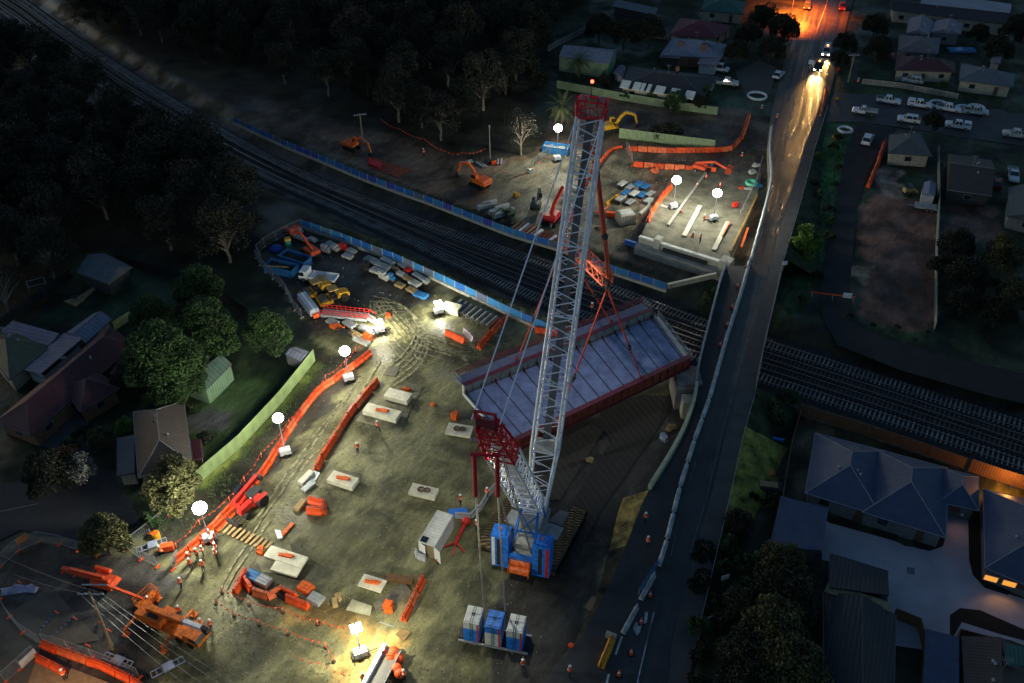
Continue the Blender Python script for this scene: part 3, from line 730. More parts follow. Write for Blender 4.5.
ch.beam(FOOT - rt * 1.1, FOOT - rt * .8 + bd * 2, .35, .5); ch.beam(FOOT + rt * 1.1, FOOT + rt * .8 + bd * 2, .35, .5)
boom = part(ch, 'boom', LATT); part(lc, 'boom_lacing', LATT)
# inner walkway mesh / hoist winch in the foot section
wk = MB(); wk.beam(p1, p2, .9, .05, up=(0, 0, 1)); part(wk, 'boom_walkway', mat('walk_grate', (.10, .10, .11), .6))
wd_ = MB(); wc = FOOT + bd * 8.5; wd_.tube(wc - rt * 1.15, wc + rt * 1.15, .95, 18); part(wd_, 'hoist_drum', mat('rope_drum', (.55, .54, .45), .35, .5, var=.2))
wc2 = FOOT + bd * 5.4; wd_ = MB(); wd_.tube(wc2 - rt * .9, wc2 + rt * .9, .6, 14); part(wd_, 'hoist_drum', DARK)
# red head
ch, lc = MB(), MB(); lattice(ch, lc, p2, TIP, 2.9, 2.5, 3.3, 2.2, rt, .17, .08, 1)
ub = bd.cross(rt).normalized()
for s in (-1.65, -.7, .7, 1.65):
    ch.beam(TIP + rt * s - ub * 1.0, TIP + rt * s + ub * 1.4 + bd * 1.2, .18, .3)
    ch.beam(TIP + rt * s + ub * 1.3, TIP + rt * s - ub * 1.2 + bd * .8, .16, .25)
ch.tube(TIP - rt * 1.9 + ub * 1.3 + bd * 1.1, TIP + rt * 1.9 + ub * 1.3 + bd * 1.1, .14, 8); ch.tube(TIP - rt * 1.9 - ub * 1.0 + bd * .3, TIP + rt * 1.9 - ub * 1.0 + bd * .3, .14, 8)
head = part(ch, 'boom_head', REDP); part(lc, 'head_lacing', REDP)
for s in (-.95, .95):
    mb = MB(); q = TIP + rt * s + bd * .6
    for k in (-.35, -.1, .15, .4): mb.tube(q + rt * (k - .05) , q + rt * (k + .05), .62, 16)
    part(mb, 'sheave', STEEL)
mb = MB(); b0 = TIP + ub * .9 - rt * .4 + bd * 1.2; mb.tube(b0, b0 + cz * 1.6, .05, 5); part(mb, 'beacon_post', DARK)
mb = MB(); mb.sphere(b0 + cz * 1.75, .20, 8, 6); part(mb, 'warning_beacon', mat('beacon_red', (1, .05, .02), emit=(1, .03, .01), estr=25))
# derrick mast leaning back over the ballast
DH = atY(487, 424, 64.0); DF = L(0, .6, 2.9); dd_ = (DH - DF).normalized(); DL = (DH - DF).length
m1 = DF + dd_ * 6; m2 = DF + dd_ * (DL - 8)
ch, lc = MB(), MB(); lattice(ch, lc, DF, m1, 2.2, .5, 3.2, 2.0, rt, .13, .055, 3); lattice(ch, lc, m1, m2, 3.0, 2.0, 2.9, 2.0, rt, .15, .07, 8)
part(ch, 'derrick_mast', LATT); part(lc, 'derrick_lacing', LATT)
mb = MB(); mb.beam(m1, m2, 1.0, .05); part(mb, 'derrick_walkway', GREYP)
ch, lc = MB(), MB(); lattice(ch, lc, m2, DH, 3.0, 2.0, 1.9, 1.3, rt, .16, .09, 5)
du = dd_.cross(rt).normalized()
for s in (-1.0, 1.0):
    ch.beam(DH + rt * s, DH + rt * s + dd_ * 1.6 + du * .5, .2, .3); ch.beam(DH + rt * s * .8 - du, DH + rt * s * .8 - du + hd * 2.2 - dd_ * .5, .18, .2)
    for k in range(4): q = m2.lerp(DH, k / 4) + rt * s * (1.55 - .12 * k); ch.beam(q - du, q - du + hd * 1.1, .14, .14); ch.beam(q - du + hd * 1.1, q - du + hd * 1.1 + dd_ * 1.8, .1, .1); ch.beam(q + du, q + du + dd_ * 1.2 - hd * .8, .1, .1)
ch.beam(DH - rt * 1.05 + dd_ * 1.6 + du * .5, DH + rt * 1.05 + dd_ * 1.6 + du * .5, .2, .2)
part(ch, 'derrick_head', REDP); part(lc, 'derrick_head_lacing', REDP)
mb = MB(); mb.tube(DH - rt * 1.0, DH + rt * 1.0, .5, 16); part(mb, 'derrick_sheaves', mat('dark_red', (.22, .02, .025), .5))
# lower red struts, rods and the ropes to the ballast
for s, bx in ((-1, -3.3), (1, -.95)):
    q0 = m2.lerp(DH, .45) + rt * s * 1.3; q1 = atY(474 if s < 0 else 497, 455, 62.2)
    sp_ = MB(); sp_.beam(q0, q1, .14, .14); sp_.beam(m2 + rt * s * 1.6, q1, .12, .12); part(sp_, 'strut', REDP)
    q2 = q1 + Vector((0, .0, -5.8)); tb = MB(); tb.tube(q1, q2, .24, 8); tb.beam(q1 - rt * .35, q1 + rt * .35, .3, .3); part(tb, 'ballast_cylinder', REDP)
    q3 = Vector((bx + .15, 61.6, 3.9)); rp_ = MB(); rp_.tube(q2, q3, .055, 5); rp_.tube(q2 + rt * .12, q3 + rt * .12, .035, 5); part(rp_, 'ballast_rope', STEEL)
    rp_ = MB(); rp_.tube(DH + rt * s * 1.4 + dd_ * .6, TIP + rt * s * 1.5 - bd * 1.2 + ub * -.4, .075, 5); part(rp_, 'pendant', LATT)
    rp_ = MB(); rp_.tube(DH + rt * s * .5, L(s * 1.0, -5.5, 3.0), .06, 5); rp_.tube(DH + rt * s * .75, L(s * 1.1, -5.5, 3.0), .06, 5); part(rp_, 'derrick_rope', STEEL)
mb = MB(); mb.beam(atY(474, 455, 62.2), atY(497, 455, 62.2), .16, .2); part(mb, 'strut', REDP)
# blue A-frame
mb = MB()
AT = L(0, -1.2, 7.8)
for s in (-1, 1):
    mb.beam(L(s * 1.5, -6.4, 3.2), AT + rt * s * .9, .28, .3); mb.beam(L(s * 1.3, .5, 3.0), AT + rt * s * .9, .22, .25); mb.beam(L(s * 1.45, -4.4, 3.0), L(s * 1.1, -3.4, 5.7), .16, .16)
mb.beam(AT - rt * 1.1, AT + rt * 1.1, .3, .35); mb.beam(L(-1.25, -4.2, 5.0), L(1.25, -4.2, 5.0), .18, .18); mb.beam(L(-1.6, -6.5, 3.1), L(1.6, -6.5, 3.1), .5, .6); mb.beam(L(-1.2, -4.6, 4.7), L(1.0, -2.6, 6.4), .12, .12); mb.beam(L(1.2, -4.6, 4.7), L(-1.0, -2.6, 6.4), .12, .12)
part(mb, 'a_frame', mat('frame_blue', (.02, .16, .55), .4))
# hook block and hoist ropes
HK = Vector((10.1, 100.3, 40.6)); mb = MB()
for i in range(8):
    o = rt * ((i % 4 - 1.5) * .5) + hd * (.25 if i > 3 else -.25); mb.tube(TIP + o + bd * .5, HK + o * .7 + cz * .8, .04, 4)
part(mb, 'hoist_rope', STEEL)
mb = MB(); mb.box(-.8, .8, -.5, .5, -.6, .9, rz=math.atan2(rt.y, rt.x), o=HK, taper=.15); mb.tube(HK - cz * .6, HK - cz * 1.3, .22, 8); mb.torus(HK - cz * 1.6 , .4, .14, 12, 6); part(mb, 'hook_block', SLING)

# ballast behind the crane
bp_ = Vector((-1.9, 60.6, 0)); th = thing('ballast_pallet', 'dark steel ballast pallet on the ground carrying three weight stacks', 'pallet', bp_, R(-13))
MB().box(-4.0, 4.0, -.9, .9, .05, .4).build('frame', DARK, th); MB().box(-4.0, 4.0, -1.25, -1.05, .1, .3).box(-4, 4, 1.05, 1.25, .1, .3).build('side_rail', GREYP, th)
PW = mat('weight_white', (.62, .62, .60), .5, var=.15)
for k, (ox, mats_, lb) in enumerate(((-2.45, (CW, PW), 'left ballast stack, blue slabs capped with white ones'), (0, (PW, CW), 'middle ballast stack, white slabs capped with blue ones'), (2.45, (CW, PW), 'right ballast stack, nearest the dark road, blue slabs capped with white'))):
    c_, n__ = math.cos(R(-13)), math.sin(R(-13))
    t = thing('ballast_stack', lb, 'counterweight', (bp_.x + ox * c_, bp_.y + ox * n__, .4), R(-13), 'ballast stacks behind the crane')
    lo_, hi_ = MB(), MB()
    for j in range(9):
        z0 = j * .38; (lo_ if j < 6 else hi_).box(-.9, .9, -1.15, 1.15, z0, z0 + .355, taper=.02)
    hi_.box(-.82, .82, -1.0, -.15, 3.42, 3.5, taper=.05); hi_.box(-.82, .82, .15, 1.0, 3.42, 3.5, taper=.05)
    lo_.build('lower_slabs', mats_[0], t); hi_.build('upper_slabs', mats_[1], t)
    ck = MB()
    for s in (-.12, .12): ck.box(s - .03, s + .03, -1.17, -1.155, 0, 3.4).box(s - .03, s + .03, -1.16, 1.16, 3.5, 3.53)
    ck.build('lashing_chain', mat('chain_green', (.04, .12, .06), .5), t)
    sr = MB(); sr.box(.68, .8, -1.157, -1.151, .05, 3.3)
    for j in range(10): sr.box(.62, .85, -1.172, -1.156, .05 + j * .34, .22 + j * .34)
    sr.build('warning_stripe', STRIPE, t)
    MB().torus((0, 0, 3.52), .16, .05, 10, 5).build('lifting_eye', BLK, t)

# ================= the bridge span in the air =================
ZT = 6.5
fA, fB = G(463, 385, ZT), G(652, 309, ZT); nA, nB = G(512, 441, ZT), G(690, 356, ZT)
sp_o = thing('bridge_span', 'steel bridge span with rusty red girders and pale plank deck, hanging from the crane', 'bridge span', (10, 100, 4.5))
def spt(mb, name, m, **k): return mb.build(name, m, sp_o, world=True, **k)
ld = (fB - fA).normalized(); wdir = Vector((ld.y, -ld.x, 0))     # towards the camera side
H = 2.1
INNER = mat('girder_inner_grey', (.30, .31, .30), .6, var=.2, scale=.4)
for (a, b, sgn, nm) in ((fA, fB, 1, 'far_girder'), (nA, nB, -1, 'near_girder')):
    mb = MB(); mb.beam(a - cz * H / 2, b - cz * H / 2, .10, H)
    web = spt(mb, nm, INNER if nm == 'far_girder' else RUST)
    mb = MB(); mb.beam(a + cz * .03, b + cz * .03, .75, .09); mb.beam(a - cz * H, b - cz * H, .75, .09); spt(mb, 'flange', mat('flange_red', (.20, .035, .05), .5, var=.2))
    mb = MB(); n = 22
    for i in range(n + 1):
        q = a.lerp(b, i / n); mb.beam(q - cz * (H - .05), q - cz * .05, .06 if False else .06, .62, up=ld)
    mo = MB()
    for i in range(n + 1):
        q = a.lerp(b, i / n)
        o1 = wdir * .05; mo.add([q + wdir * .06 - cz * .05, q + wdir * .34 - cz * .05, q + wdir * .34 - cz * (H - .05), q + wdir * .06 - cz * (H - .05)], [(0, 1, 2, 3)])
        mo.add([q - wdir * .06 - cz * .05, q - wdir * .34 - cz * .05, q - wdir * .34 - cz * (H - .05), q - wdir * .06 - cz * (H - .05)], [(0, 1, 2, 3)])
    spt(mo, 'stiffeners', INNER if nm == 'far_girder' else RUST)
# deck low between the girders
za = -1.45
d0, d1, d2, d3 = fA + wdir * .45 + cz * za, fB + wdir * .45 + cz * za, nB - wdir * .45 + cz * za, nA - wdir * .45 + cz * za
DECK = mat('deck_planks', (.30, .35, .54), .7, var=.28, scale=.6)
mb = MB(); nb = 14
deckm = MB(); deckm.add([d0, d1, d2, d3, d0 - cz * .22, d1 - cz * .22, d2 - cz * .22, d3 - cz * .22], [(0, 3, 2, 1), (4, 5, 6, 7), (0, 1, 5, 4), (1, 2, 6, 5), (2, 3, 7, 6), (3, 0, 4, 7)])
spt(deckm, 'deck', DECK)
# dark joints between the panels and cross beams below
jb = MB(); xb = MB(); pl = MB()
for i in range(nb + 1):
    t_ = (i + .15) / (nb + .3); q0 = d0.lerp(d1, t_); q1 = d3.lerp(d2, t_)
    jb.beam(q0 + cz * .012, q1 + cz * .012, .22, .03); xb.beam(q0 - cz * .6, q1 - cz * .6, .3, .7)
    if i < nb: # ridges of each panel
        for k in range(1, 6):
            tt = t_ + (k / 6) / (nb + .3); pl.beam(d0.lerp(d1, tt) + cz * .01, d3.lerp(d2, tt) + cz * .01, .05, .03)
spt(jb, 'deck_joints', mat('joint_dark', (.10, .09, .12), .6)); spt(xb, 'cross_beams', RUST); spt(pl, 'deck_ribs', mat('deck_rib', (.23, .27, .42), .6))
kn = MB()
for i in range(nb + 1):
    t_ = (i + .15) / (nb + .3); q0 = d0.lerp(d1, t_); q1 = d3.lerp(d2, t_); kn.beam(q0, q0 + cz * .6, .35, .12, up=ld); kn.beam(q0 + wdir * .1, q0 + wdir * .6, .3, .12); kn.beam(q1, q1 + cz * .7, .3, .12, up=ld)
spt(kn, 'knee_brackets', mat('bracket_dark', (.10, .03, .03), .6))
mb = MB(); mb.beam(d0 + ld * -.25 + cz * .25, d3 + ld * -.25 + cz * .25, .12, .6); mb.beam(d1 + ld * .25 + cz * .25, d2 + ld * .25 + cz * .25, .12, .6); spt(mb, 'end_plate', mat('end_plate', (.45, .5, .5), .4))
# walkway outside the far girder with a railing
w0, w1 = fA - wdir * .5 - cz * .35, fB - wdir * .5 - cz * .35
mb = MB(); mb.add([w0, w1, w1 - wdir * 1.9, w0 - wdir * 1.9, w0 - cz * .15, w1 - cz * .15, w1 - wdir * 1.9 - cz * .15, w0 - wdir * 1.9 - cz * .15], [(0, 1, 2, 3), (7, 6, 5, 4), (1, 0, 4, 5), (3, 2, 6, 7), (0, 3, 7, 4), (2, 1, 5, 6)])
spt(mb, 'walkway', mat('walkway_plate', (.22, .23, .33), .6, var=.15))
RAILM = mat('railing_plum', (.22, .05, .07), .5)
mb = MB(); o_ = -wdir * 1.9
for z in (.45, .8, 1.15): mb.beam(w0 + o_ + cz * z, w1 + o_ + cz * z, .09, .09)
n = 28
for i in range(n + 1): q = w0.lerp(w1, i / n) + o_; mb.beam(q, q + cz * 1.2, .07, .07)
for i in range(n * 4): q = w0.lerp(w1, i / (n * 4)) + o_; mb.beam(q + cz * .1, q + cz * 1.1, .06, .05)
spt(mb, 'railing', RAILM)
mb = MB()
for z in (.4, .8, 1.1): mb.beam(w0 + cz * z, w0 + o_ + cz * z, .04, .04); mb.beam(w1 + cz * z, w1 + o_ + cz * z, .04, .04); mb.beam(d1 + ld * .9 + cz * z, d2 + ld * .9 + cz * z, .04, .04)
for i in range(8): q = d1.lerp(d2, i / 7) + ld * .9; mb.beam(q, q + cz * 1.1, .05, .05)
mb.beam(d1 + ld * .6, d2 + ld * .6, .8, .06)
spt(mb, 'end_railing', mat('galv', (.5, .5, .52), .4, .4))
# ================= lifting frame and slings =================
SN, SF = Vector((12.0, 95.0, 25.6)), Vector((6.9, 105.2, 25.6))
lf = thing('spreader_frame', 'red lattice spreader frame with slings hanging under the crane hook', 'lifting frame', (10, 100, 25.6))
ch, lc = MB(), MB(); sd = (SF - SN).normalized(); sr_ = Vector((sd.y, -sd.x, 0)); lattice(ch, lc, SN, SF, 1.5, 1.5, 1.5, 1.5, sr_, .12, .06, 8)
SPR = mat('spreader_red', (.62, .12, .05), .5)
ch.build('truss', SPR, lf, world=True); lc.build('truss_lacing', SPR, lf, world=True)
def sling(a, b, r=.15):
    a, b = Vector(a), Vector(b); d_ = b - a
    MB().tube(a, a + d_ * .62, r, 6).tube(a + d_ * .64, b, r * .72, 6).build('sling', SLING, lf, world=True)
    MB().sphere(a + d_ * .63, .32, 8, 6).tube(a + d_ * .60, a + d_ * .66, .2, 6).build('shackle', DARK, lf, world=True)
sling(HK - cz * 1.6, SN + cz * .3, .22); sling(HK - cz * 1.6 + rt * .2, SN + cz * .3 + rt * .35, .16); sling(HK - cz * 1.6, SF + cz * .3, .22)
MB().tube(SN, SN - cz * 1.3, .24, 8).tube(SF, SF - cz * 1.3, .24, 8).build('end_link', DARK, lf, world=True)
LZ = 25.6 - 1.3
for px_, py_, e in ((517, 360, SF), (611, 322, SF), (555, 428, SN), (641, 378, SN)):
    sling(e - cz * 1.3, G(px_, py_, ZT + .1), .13)
for px_, py_ in ((517, 360), (611, 322), (555, 428), (641, 378)):
    q = G(px_, py_, ZT + .05); MB().box(-.25, .25, -.12, .12, 0, .35, o=q, rz=math.atan2(ld.y, ld.x)).build('lifting_lug', RUST, sp_o, world=True)
# ================= light towers =================
LAMPW = (1.0, 0.98, 0.76); LAMPE = mat('lamp_glow', (1, 1, .95), emit=(1, 1, .93), estr=40)
def light_tower(base, lamp_y, kind, label, power, z0=0.0, rz=.4, r=.75, colr_=LAMPW):
    p = G(base[0], base[1], z0); top = atY(base[0], lamp_y, p.y).z; h = top - z0
    t = thing('light_tower', label, 'light tower', p, rz, 'mobile light towers')
    MB().box(-.75, .75, -.5, .5, .45, 1.15, taper=.04).box(-.4, .4, -.35, .35, 1.15, 1.3).build('generator_box', WHITEP, t)
    for s in (-1, 1): MB().tube((s * .1, .5 * s, .3), (s * .1, .66 * s, .3), .3, 12).build('wheel', BLK, t)
    MB().box(-1.0, 1.0, -.4, .4, .3, .42).beam((.9, 0, .36), (1.9, 0, .36), .1).beam((-.9, -.9, .1), (-.9, .9, .1), .1).beam((.7, -.9, .1), (.7, .9, .1), .1).build('chassis', DARK, t)
    MB().tube((0, 0, 1.2), (0, 0, h * .5), .09, 8).tube((0, 0, h * .5), (0, 0, h - (r if kind == 'balloon' else .2)), .055, 8).build('mast', GREYP, t)
    if kind == 'balloon':
        MB().sphere((0, 0, h), r, 20, 12, .86).build('lamp', LAMPE, t, smooth=True)
        lr, lz = r * 1.04, h
    else:
        for x, y in ((-.35, -.3), (.35, -.3), (-.35, .3), (.35, .3)):
            MB().box(x - .25, x + .25, y - .2, y + .2, h - .12, h + .12).build('lamp', LAMPE, t)
        MB().box(-.7, .7, -.08, .08, h + .12, h + .2).build('lamp_bar', GREYP, t); lr, lz = .25, h - .5
    l = bpy.data.lights.new('lamp_light', 'POINT'); l.energy = power; l.color = colr_; l.shadow_soft_size = lr
    lo = bpy.data.objects.new('lamp_light', l); COL.objects.link(lo); lo.location = (p.x, p.y, z0 + lz)
    return t
PWR = 36000
light_tower((557, 161), 128, 'balloon', 'balloon light tower standing by the blue skip near the palm', PWR * 1.0, r=.88)
light_tower((673, 209), 180, 'balloon', 'left balloon light tower on the unfinished bridge approach', PWR * .9, z0=1.6, r=.85)
light_tower((713, 221), 193, 'balloon', 'right balloon light tower on the unfinished bridge approach', PWR * .9, z0=1.9, r=.85)
light_tower((439, 314), 303, 'flood', 'squat lit floodlight unit beside the pile of pipes', PWR * .10)
light_tower((380, 333), 322, 'flood', 'squat lit floodlight unit beside the curved tyre marks', PWR * .12, colr_=(1, .95, .68))
light_tower((349, 381), 351, 'balloon', 'balloon light tower at the upper end of the long orange barrier row', PWR * .8, r=.78)
light_tower((286, 455), 418, 'balloon', 'balloon light tower halfway along the long orange barrier row', PWR * .9, r=.72)
light_tower((210, 541), 508, 'balloon', 'balloon light tower by the group of workers', PWR * 1.2, r=.85)
light_tower((361, 656), 628, 'flood', 'white light tower with four lamp heads standing on the yellow sand', PWR * .15, colr_=(1, .93, .62))
# crane working lights (a lamp on the superstructure shining at the boom) plus added fill lamps
def spot(loc, aim, power, size=70, c=(1, .96, .85), name='work_or_fill_light', blend=.6, rad=.15):
    l = bpy.data.lights.new(name, 'SPOT'); l.energy = power; l.spot_size = R(size); l.spot_blend = blend; l.color = c; l.shadow_soft_size = rad
    o = bpy.data.objects.new(name, l); COL.objects.link(o); o.location = loc; o.rotation_euler = (Vector(aim) - Vector(loc)).to_track_quat('-Z', 'Y').to_euler(); return o
wl = L(-2.6, 3.2, 5.2); mb = MB(); mb.beam(L(-1.6, 3.2, 3.4), wl - cz * .2, .1, .1); mb.box(-.25, .25, -.2, .2, -.1, .2, o=wl); part(mb, 'work_lamp', GREYP)
spot(L(-2.6, 3.2, 5.0), FOOT + bd * 20, 36000, 50)
# added fill lamp with its box under the boom, brightening the span deck
bl = FOOT + bd * 34 + ub * 1.9; mb = MB(); mb.box(-.9, .9, -.25, .25, -.2, .2, o=bl); part(mb, 'boom_fill_lamp', GREYP)
spot(bl - cz * .3, Vector((9, 98, 5)), 4200, 75, (.93, .95, 1.0))
spot(bl - cz * .3 + rt * .5, FOOT + bd * 60, 5000, 40, (.93, .95, 1.0)) if False else None
spot(L(-2.4, 1.5, 5.0), DH, 5000, 60)  # fill spot without a fixture, added to brighten the derrick head
dl = m2.lerp(DH, .3) + rt * -2.3; mb = MB(); mb.beam(m2.lerp(DH, .3) - rt * 1.7, dl, .1, .1); mb.box(-.3, .3, -.25, .25, -.12, .12, o=dl); part(mb, 'derrick_fill_lamp', GREYP)  # box and bracket of an added fill lamp that brightens the yard
spot(dl - cz * .3, Vector((-12, 66, 0)), 8000, 110, (1, .97, .78), rad=.3)
# unlit mast
t = thing('antenna_mast', 'tall unlit mast on a trailer with outriggers beside the wood', 'mast', G(490, 163, 0), .3)
MB().tube((0, 0, .8), (0, 0, 5), .14, 8).tube((0, 0, 5), (0, 0, 8.2), .08, 8).box(-.15, .15, -.15, .15, 8.2, 8.6).build('mast', STEEL, t)
MB().box(-.9, .9, -.6, .6, .3, 1.0).build('trailer', DARK, t); MB().box(.1, 1.1, -1.2, -.55, .1, .75).build('orange_box', ORANGE, t)
for s in (-1, 1): MB().beam((s * 1.2, -1.6, .2), (s * 2.1, .8, .2), .35, .3).beam((s * 1.9, -1.6, .2), (s * 2.8, .8, .2), .35, .3).build('outrigger', GREYP, t)

# ================= barriers =================
def mk_barrier(shellm):
    t = thing('water_barrier', 'x', 'barrier')
    MB().prism([(-.32, 0), (.32, 0), (.30, .22), (.15, .42), (.11, .95), (-.11, .95), (-.15, .42), (-.30, .22)], -.93, .93).build('shell', shellm, t)
    MB().box(-.03, .03, -.95, .95, .94, .965).box(-.06, .06, -.99, -.93, .15, .95).box(-.07, .07, .5, .62, .9, .99).box(-.07, .07, -.62, -.5, .9, .99).build('caps', mat('cap_dark', (.2, .03, .02), .6), t)
    return t
OR2 = mat('barrier_faded', (0.88, 0.17, 0.06), 0.6, var=0.3, scale=0.9); OR3 = mat('barrier_dirty', (0.72, 0.08, 0.02), 0.6, var=0.45, scale=1.3)
PB = [proto(lambda m_=m_: mk_barrier(m_)) for m_ in (ORANGE, OR2, OR3)]; brnd = random.Random(2)
def brow(pts, label, group, step=2.0, z=0.0, jit=.07, mats=None, zf=None):
    P = resample([G(x, y, z if zf is None else zf(y)) for x, y in pts], step * .999); n = 0
    for a, b in zip(P, P[1:]):
        d_ = b - a; m_ = (a + b) / 2; (PB[0] if mats else brnd.choice((PB[0], PB[0], PB[1], PB[2])))(label, (m_.x + random.uniform(-.05, .05), m_.y, m_.z), math.atan2(d_.y, d_.x) - math.pi / 2 + random.uniform(-jit, jit), group, mats=mats, scale=(1.3, 1.03, random.uniform(1.06, 1.18))); n += 1
brow([(176, 563), (212, 530), (262, 476), (294, 424), (318, 392), (345, 374), (371, 354)], 'orange water-filled barrier in the long row below the pale green fence', 'barriers in the long outer row')
brow([(200, 546), (214, 534), (228, 520), (240, 508)], 'orange water-filled barrier in the short doubled row behind the gathered workers', 'barriers in the doubled row')
brow([(316, 471), (330, 446), (352, 412), (378, 382)], 'orange water-filled barrier in the inner curved row left of the pale slabs', 'barriers in the inner curved row')
brow([(628, 150), (660, 152), (700, 152), (730, 151), (742, 138), (749, 116)], 'orange water-filled barrier in the far row bending up by the road', 'barriers in the far bent row')
brow([(633, 166), (660, 168), (690, 170), (716, 172)], 'orange water-filled barrier in the far straight row beside the orange lift', 'barriers in the far straight row')
brow([(647, 223), (652, 212), (662, 198), (671, 188)], 'orange water-filled barrier along the left edge of the bridge approach', 'barriers by the bridge approach', zf=lambda y: fillz(y) - .1)
brow([(403, 622), (413, 602), (424, 580)], 'orange water-filled barrier in the lone straight row left of the ballast', 'barriers in the lone row')
brow([(478, 350), (492, 334), (507, 318)], 'orange water-filled barrier in the straight row pointing at the pipe stack', 'barriers by the pipe stack')
brow([(446, 334), (465, 343)], 'orange water-filled barrier in the short pair beside the floodlight', 'short pair of barriers')
brow([(534, 331), (562, 336)], 'orange water-filled barrier lying behind the far side of the span', 'barriers behind the span')
brow([(44, 646), (75, 657), (105, 668), (130, 680), (145, 690)], 'orange water-filled barrier in the row along the pavement at the lower left', 'barriers at the lower left')
brow([(38, 659), (52, 666), (66, 674)], 'orange barrier in the short low row below the white board', 'short low row', mats=None)
brow([(236, 592), (245, 575)], 'orange water-filled barrier leaning in the heap of barriers, left end', 'left heap pieces')
brow([(244, 580), (254, 594), (268, 600), (276, 588), (298, 600)], 'orange water-filled barrier in the bent fold of the barrier heap', 'bent fold')
brow([(290, 601), (306, 607)], 'orange water-filled barrier at the right end of the barrier heap', 'right heap piece')
brow([(308, 501), (322, 505), (330, 508), (326, 514), (306, 512)], 'orange water-filled barrier in the small ring beside the pale trestle', 'small ring of barriers')
brow([(826, 90), (824, 102), (820, 118)], 'orange water-filled barrier at the road edge by the corner', 'barriers at the corner')
brow([(885, 142), (878, 163), (868, 188)], 'orange barrier in the row beside the asphalt lane', 'barriers on the lane')
YB = mat('barrier_yellow', (.75, .33, .03), .5)
brow([(600, 668), (606, 655), (613, 640)], 'yellow-orange barrier in the end row beside the dark road', 'yellow end row', mats={ORANGE: YB}, z=.1)
WB = mat('barrier_white', (.6, .62, .68), .5)
brow([(466, 334), (472, 340)][::-1], 'white water-filled barrier between the orange rows near the pipes', 'white pair of barriers', mats={ORANGE: WB}, step=2.6)
# concrete barriers along the closed side of the road
@proto
def p_jersey():
    t = thing('concrete_barrier', 'x', 'barrier')
    MB().prism([(-.3, 0), (.3, 0), (.28, .2), (.12, .35), (.09, .85), (-.09, .85), (-.12, .35), (-.28, .2)], -1.97, 1.97).build('block', mat('barrier_concrete', (.52, .52, .52), .8, var=.3), t)
    return t
def crow(tab, y0, y1, label, group, dx=0):
    P = sm2([G(interp(tab, y) + dx, y, interp(ZR, y) + .01) for y in range(y0, y1, 6)]); P = resample(P, 4.0)
    for a, b in zip(P, P[1:]):
        d_ = b - a; m_ = (a + b) / 2; p_jersey(label, tuple(m_), math.atan2(d_.y, d_.x) - math.pi / 2, group)
crow(L1, 262, 572, 'grey concrete barrier between the work lane and the road south of the crossing', 'concrete barriers by the work lane', 1)
crow(L1, 128, 262, 'grey concrete barrier along the road beside the unfinished approach', 'concrete barriers by the approach', 2)
lb = [(570, 657), (600, 641), (645, 617)]
P = resample([G(interp(lb, y), y, interp(ZR, y) + .01) for y in range(572, 644, 6)], 4.0)
for a, b in zip(P, P[1:]):
    d_ = b - a; m_ = (a + b) / 2; p_jersey('pale concrete barrier angling across the lane to the yellow end row', tuple(m_), math.atan2(d_.y, d_.x) - math.pi / 2, 'angled barriers')
t = thing('barrier_screen', 'blue mesh screen fixed on the angled concrete barriers', 'screen', G(648, 583, .7))
a, b = G(638, 598, .7), G(658, 568, 1.0); MB().beam(a + cz * 1.3, b + cz * 1.3, .05, .9).build('screen_sheet', SKIPB, t, world=True)
mb = MB();
for i in range(6): q = a.lerp(b, i / 5); mb.beam(q + cz * .6, q + cz * 1.9, .06, .06)
mb.build('frame', GREYP, t, world=True)
o = MB().beam(G(606, 634, .5), G(616, 638, .5), .5, .8).build('concrete_block', CONC); tag(o, 'pale concrete block lying crosswise by the yellow barriers', 'block')

# ================= hoardings =================
PANC = [mat('panel_blue', (.02, .12, .42), .5, var=.15), mat('panel_indigo', (.05, .07, .38), .5, var=.15), mat('panel_teal', (.06, .17, .32), .5, var=.15), mat('panel_sky', (.03, .18, .44), .5, var=.15), mat('panel_slate', (.09, .12, .20), .5, var=.15)]
def hoarding(pts, label, hgt, seed, weights, z=0, base=True, tilt=.12):
    P = resample([G(x, y, z) for x, y in pts], 2.4); rnd = random.Random(seed)
    t = thing('hoarding', label, 'fence', P[0])
    bs, ps = MB(), MB()
    for i, (a, b) in enumerate(zip(P, P[1:])):
        d_ = (b - a).normalized()
        pm = MB().beam(a + d_ * .06 + cz * (.55 + hgt / 2), b - d_ * .06 + cz * (.55 + hgt / 2), .05, hgt)
        if i < 60: pm.build('panel', rnd.choices(PANC, weights)[0], t, world=True)
        bs.beam(a + cz * .27, b + cz * .27, .5, .54); ps.beam(a + cz * .5, a + cz * (.6 + hgt), .09, .12)
    bs.build('concrete_base', mat('hoarding_base', (.40, .38, .33), .85, var=.2), t, world=True); ps.build('posts', mat('post_pale', (.45, .42, .30), .7), t, world=True)
hoarding([(302, 228), (340, 241), (368, 252), (395, 262), (421, 274), (445, 285), (468, 296), (511, 317), (546, 332)], 'blue panelled hoarding on concrete blocks between the yard and the near track', 1.35, 3, (4, 1, 2, 5, 3))
hoarding([(234, 124), (283, 147), (322, 163), (367, 182), (410, 198), (425, 203), (499, 232), (512, 237), (562, 252), (609, 273), (666, 292)], 'long blue panelled hoarding along the far side of the railway', 1.25, 8, (6, 2, 1, 6, 1))
t = thing('plastic_barrier_line', 'low blue and white barrier line in front of the far abutment', 'barrier', G(627, 248, 0))
Pq = resample([G(x, y, .1) for x, y in [(625, 244), (645, 250), (680, 263), (709, 276)]], 2.2)
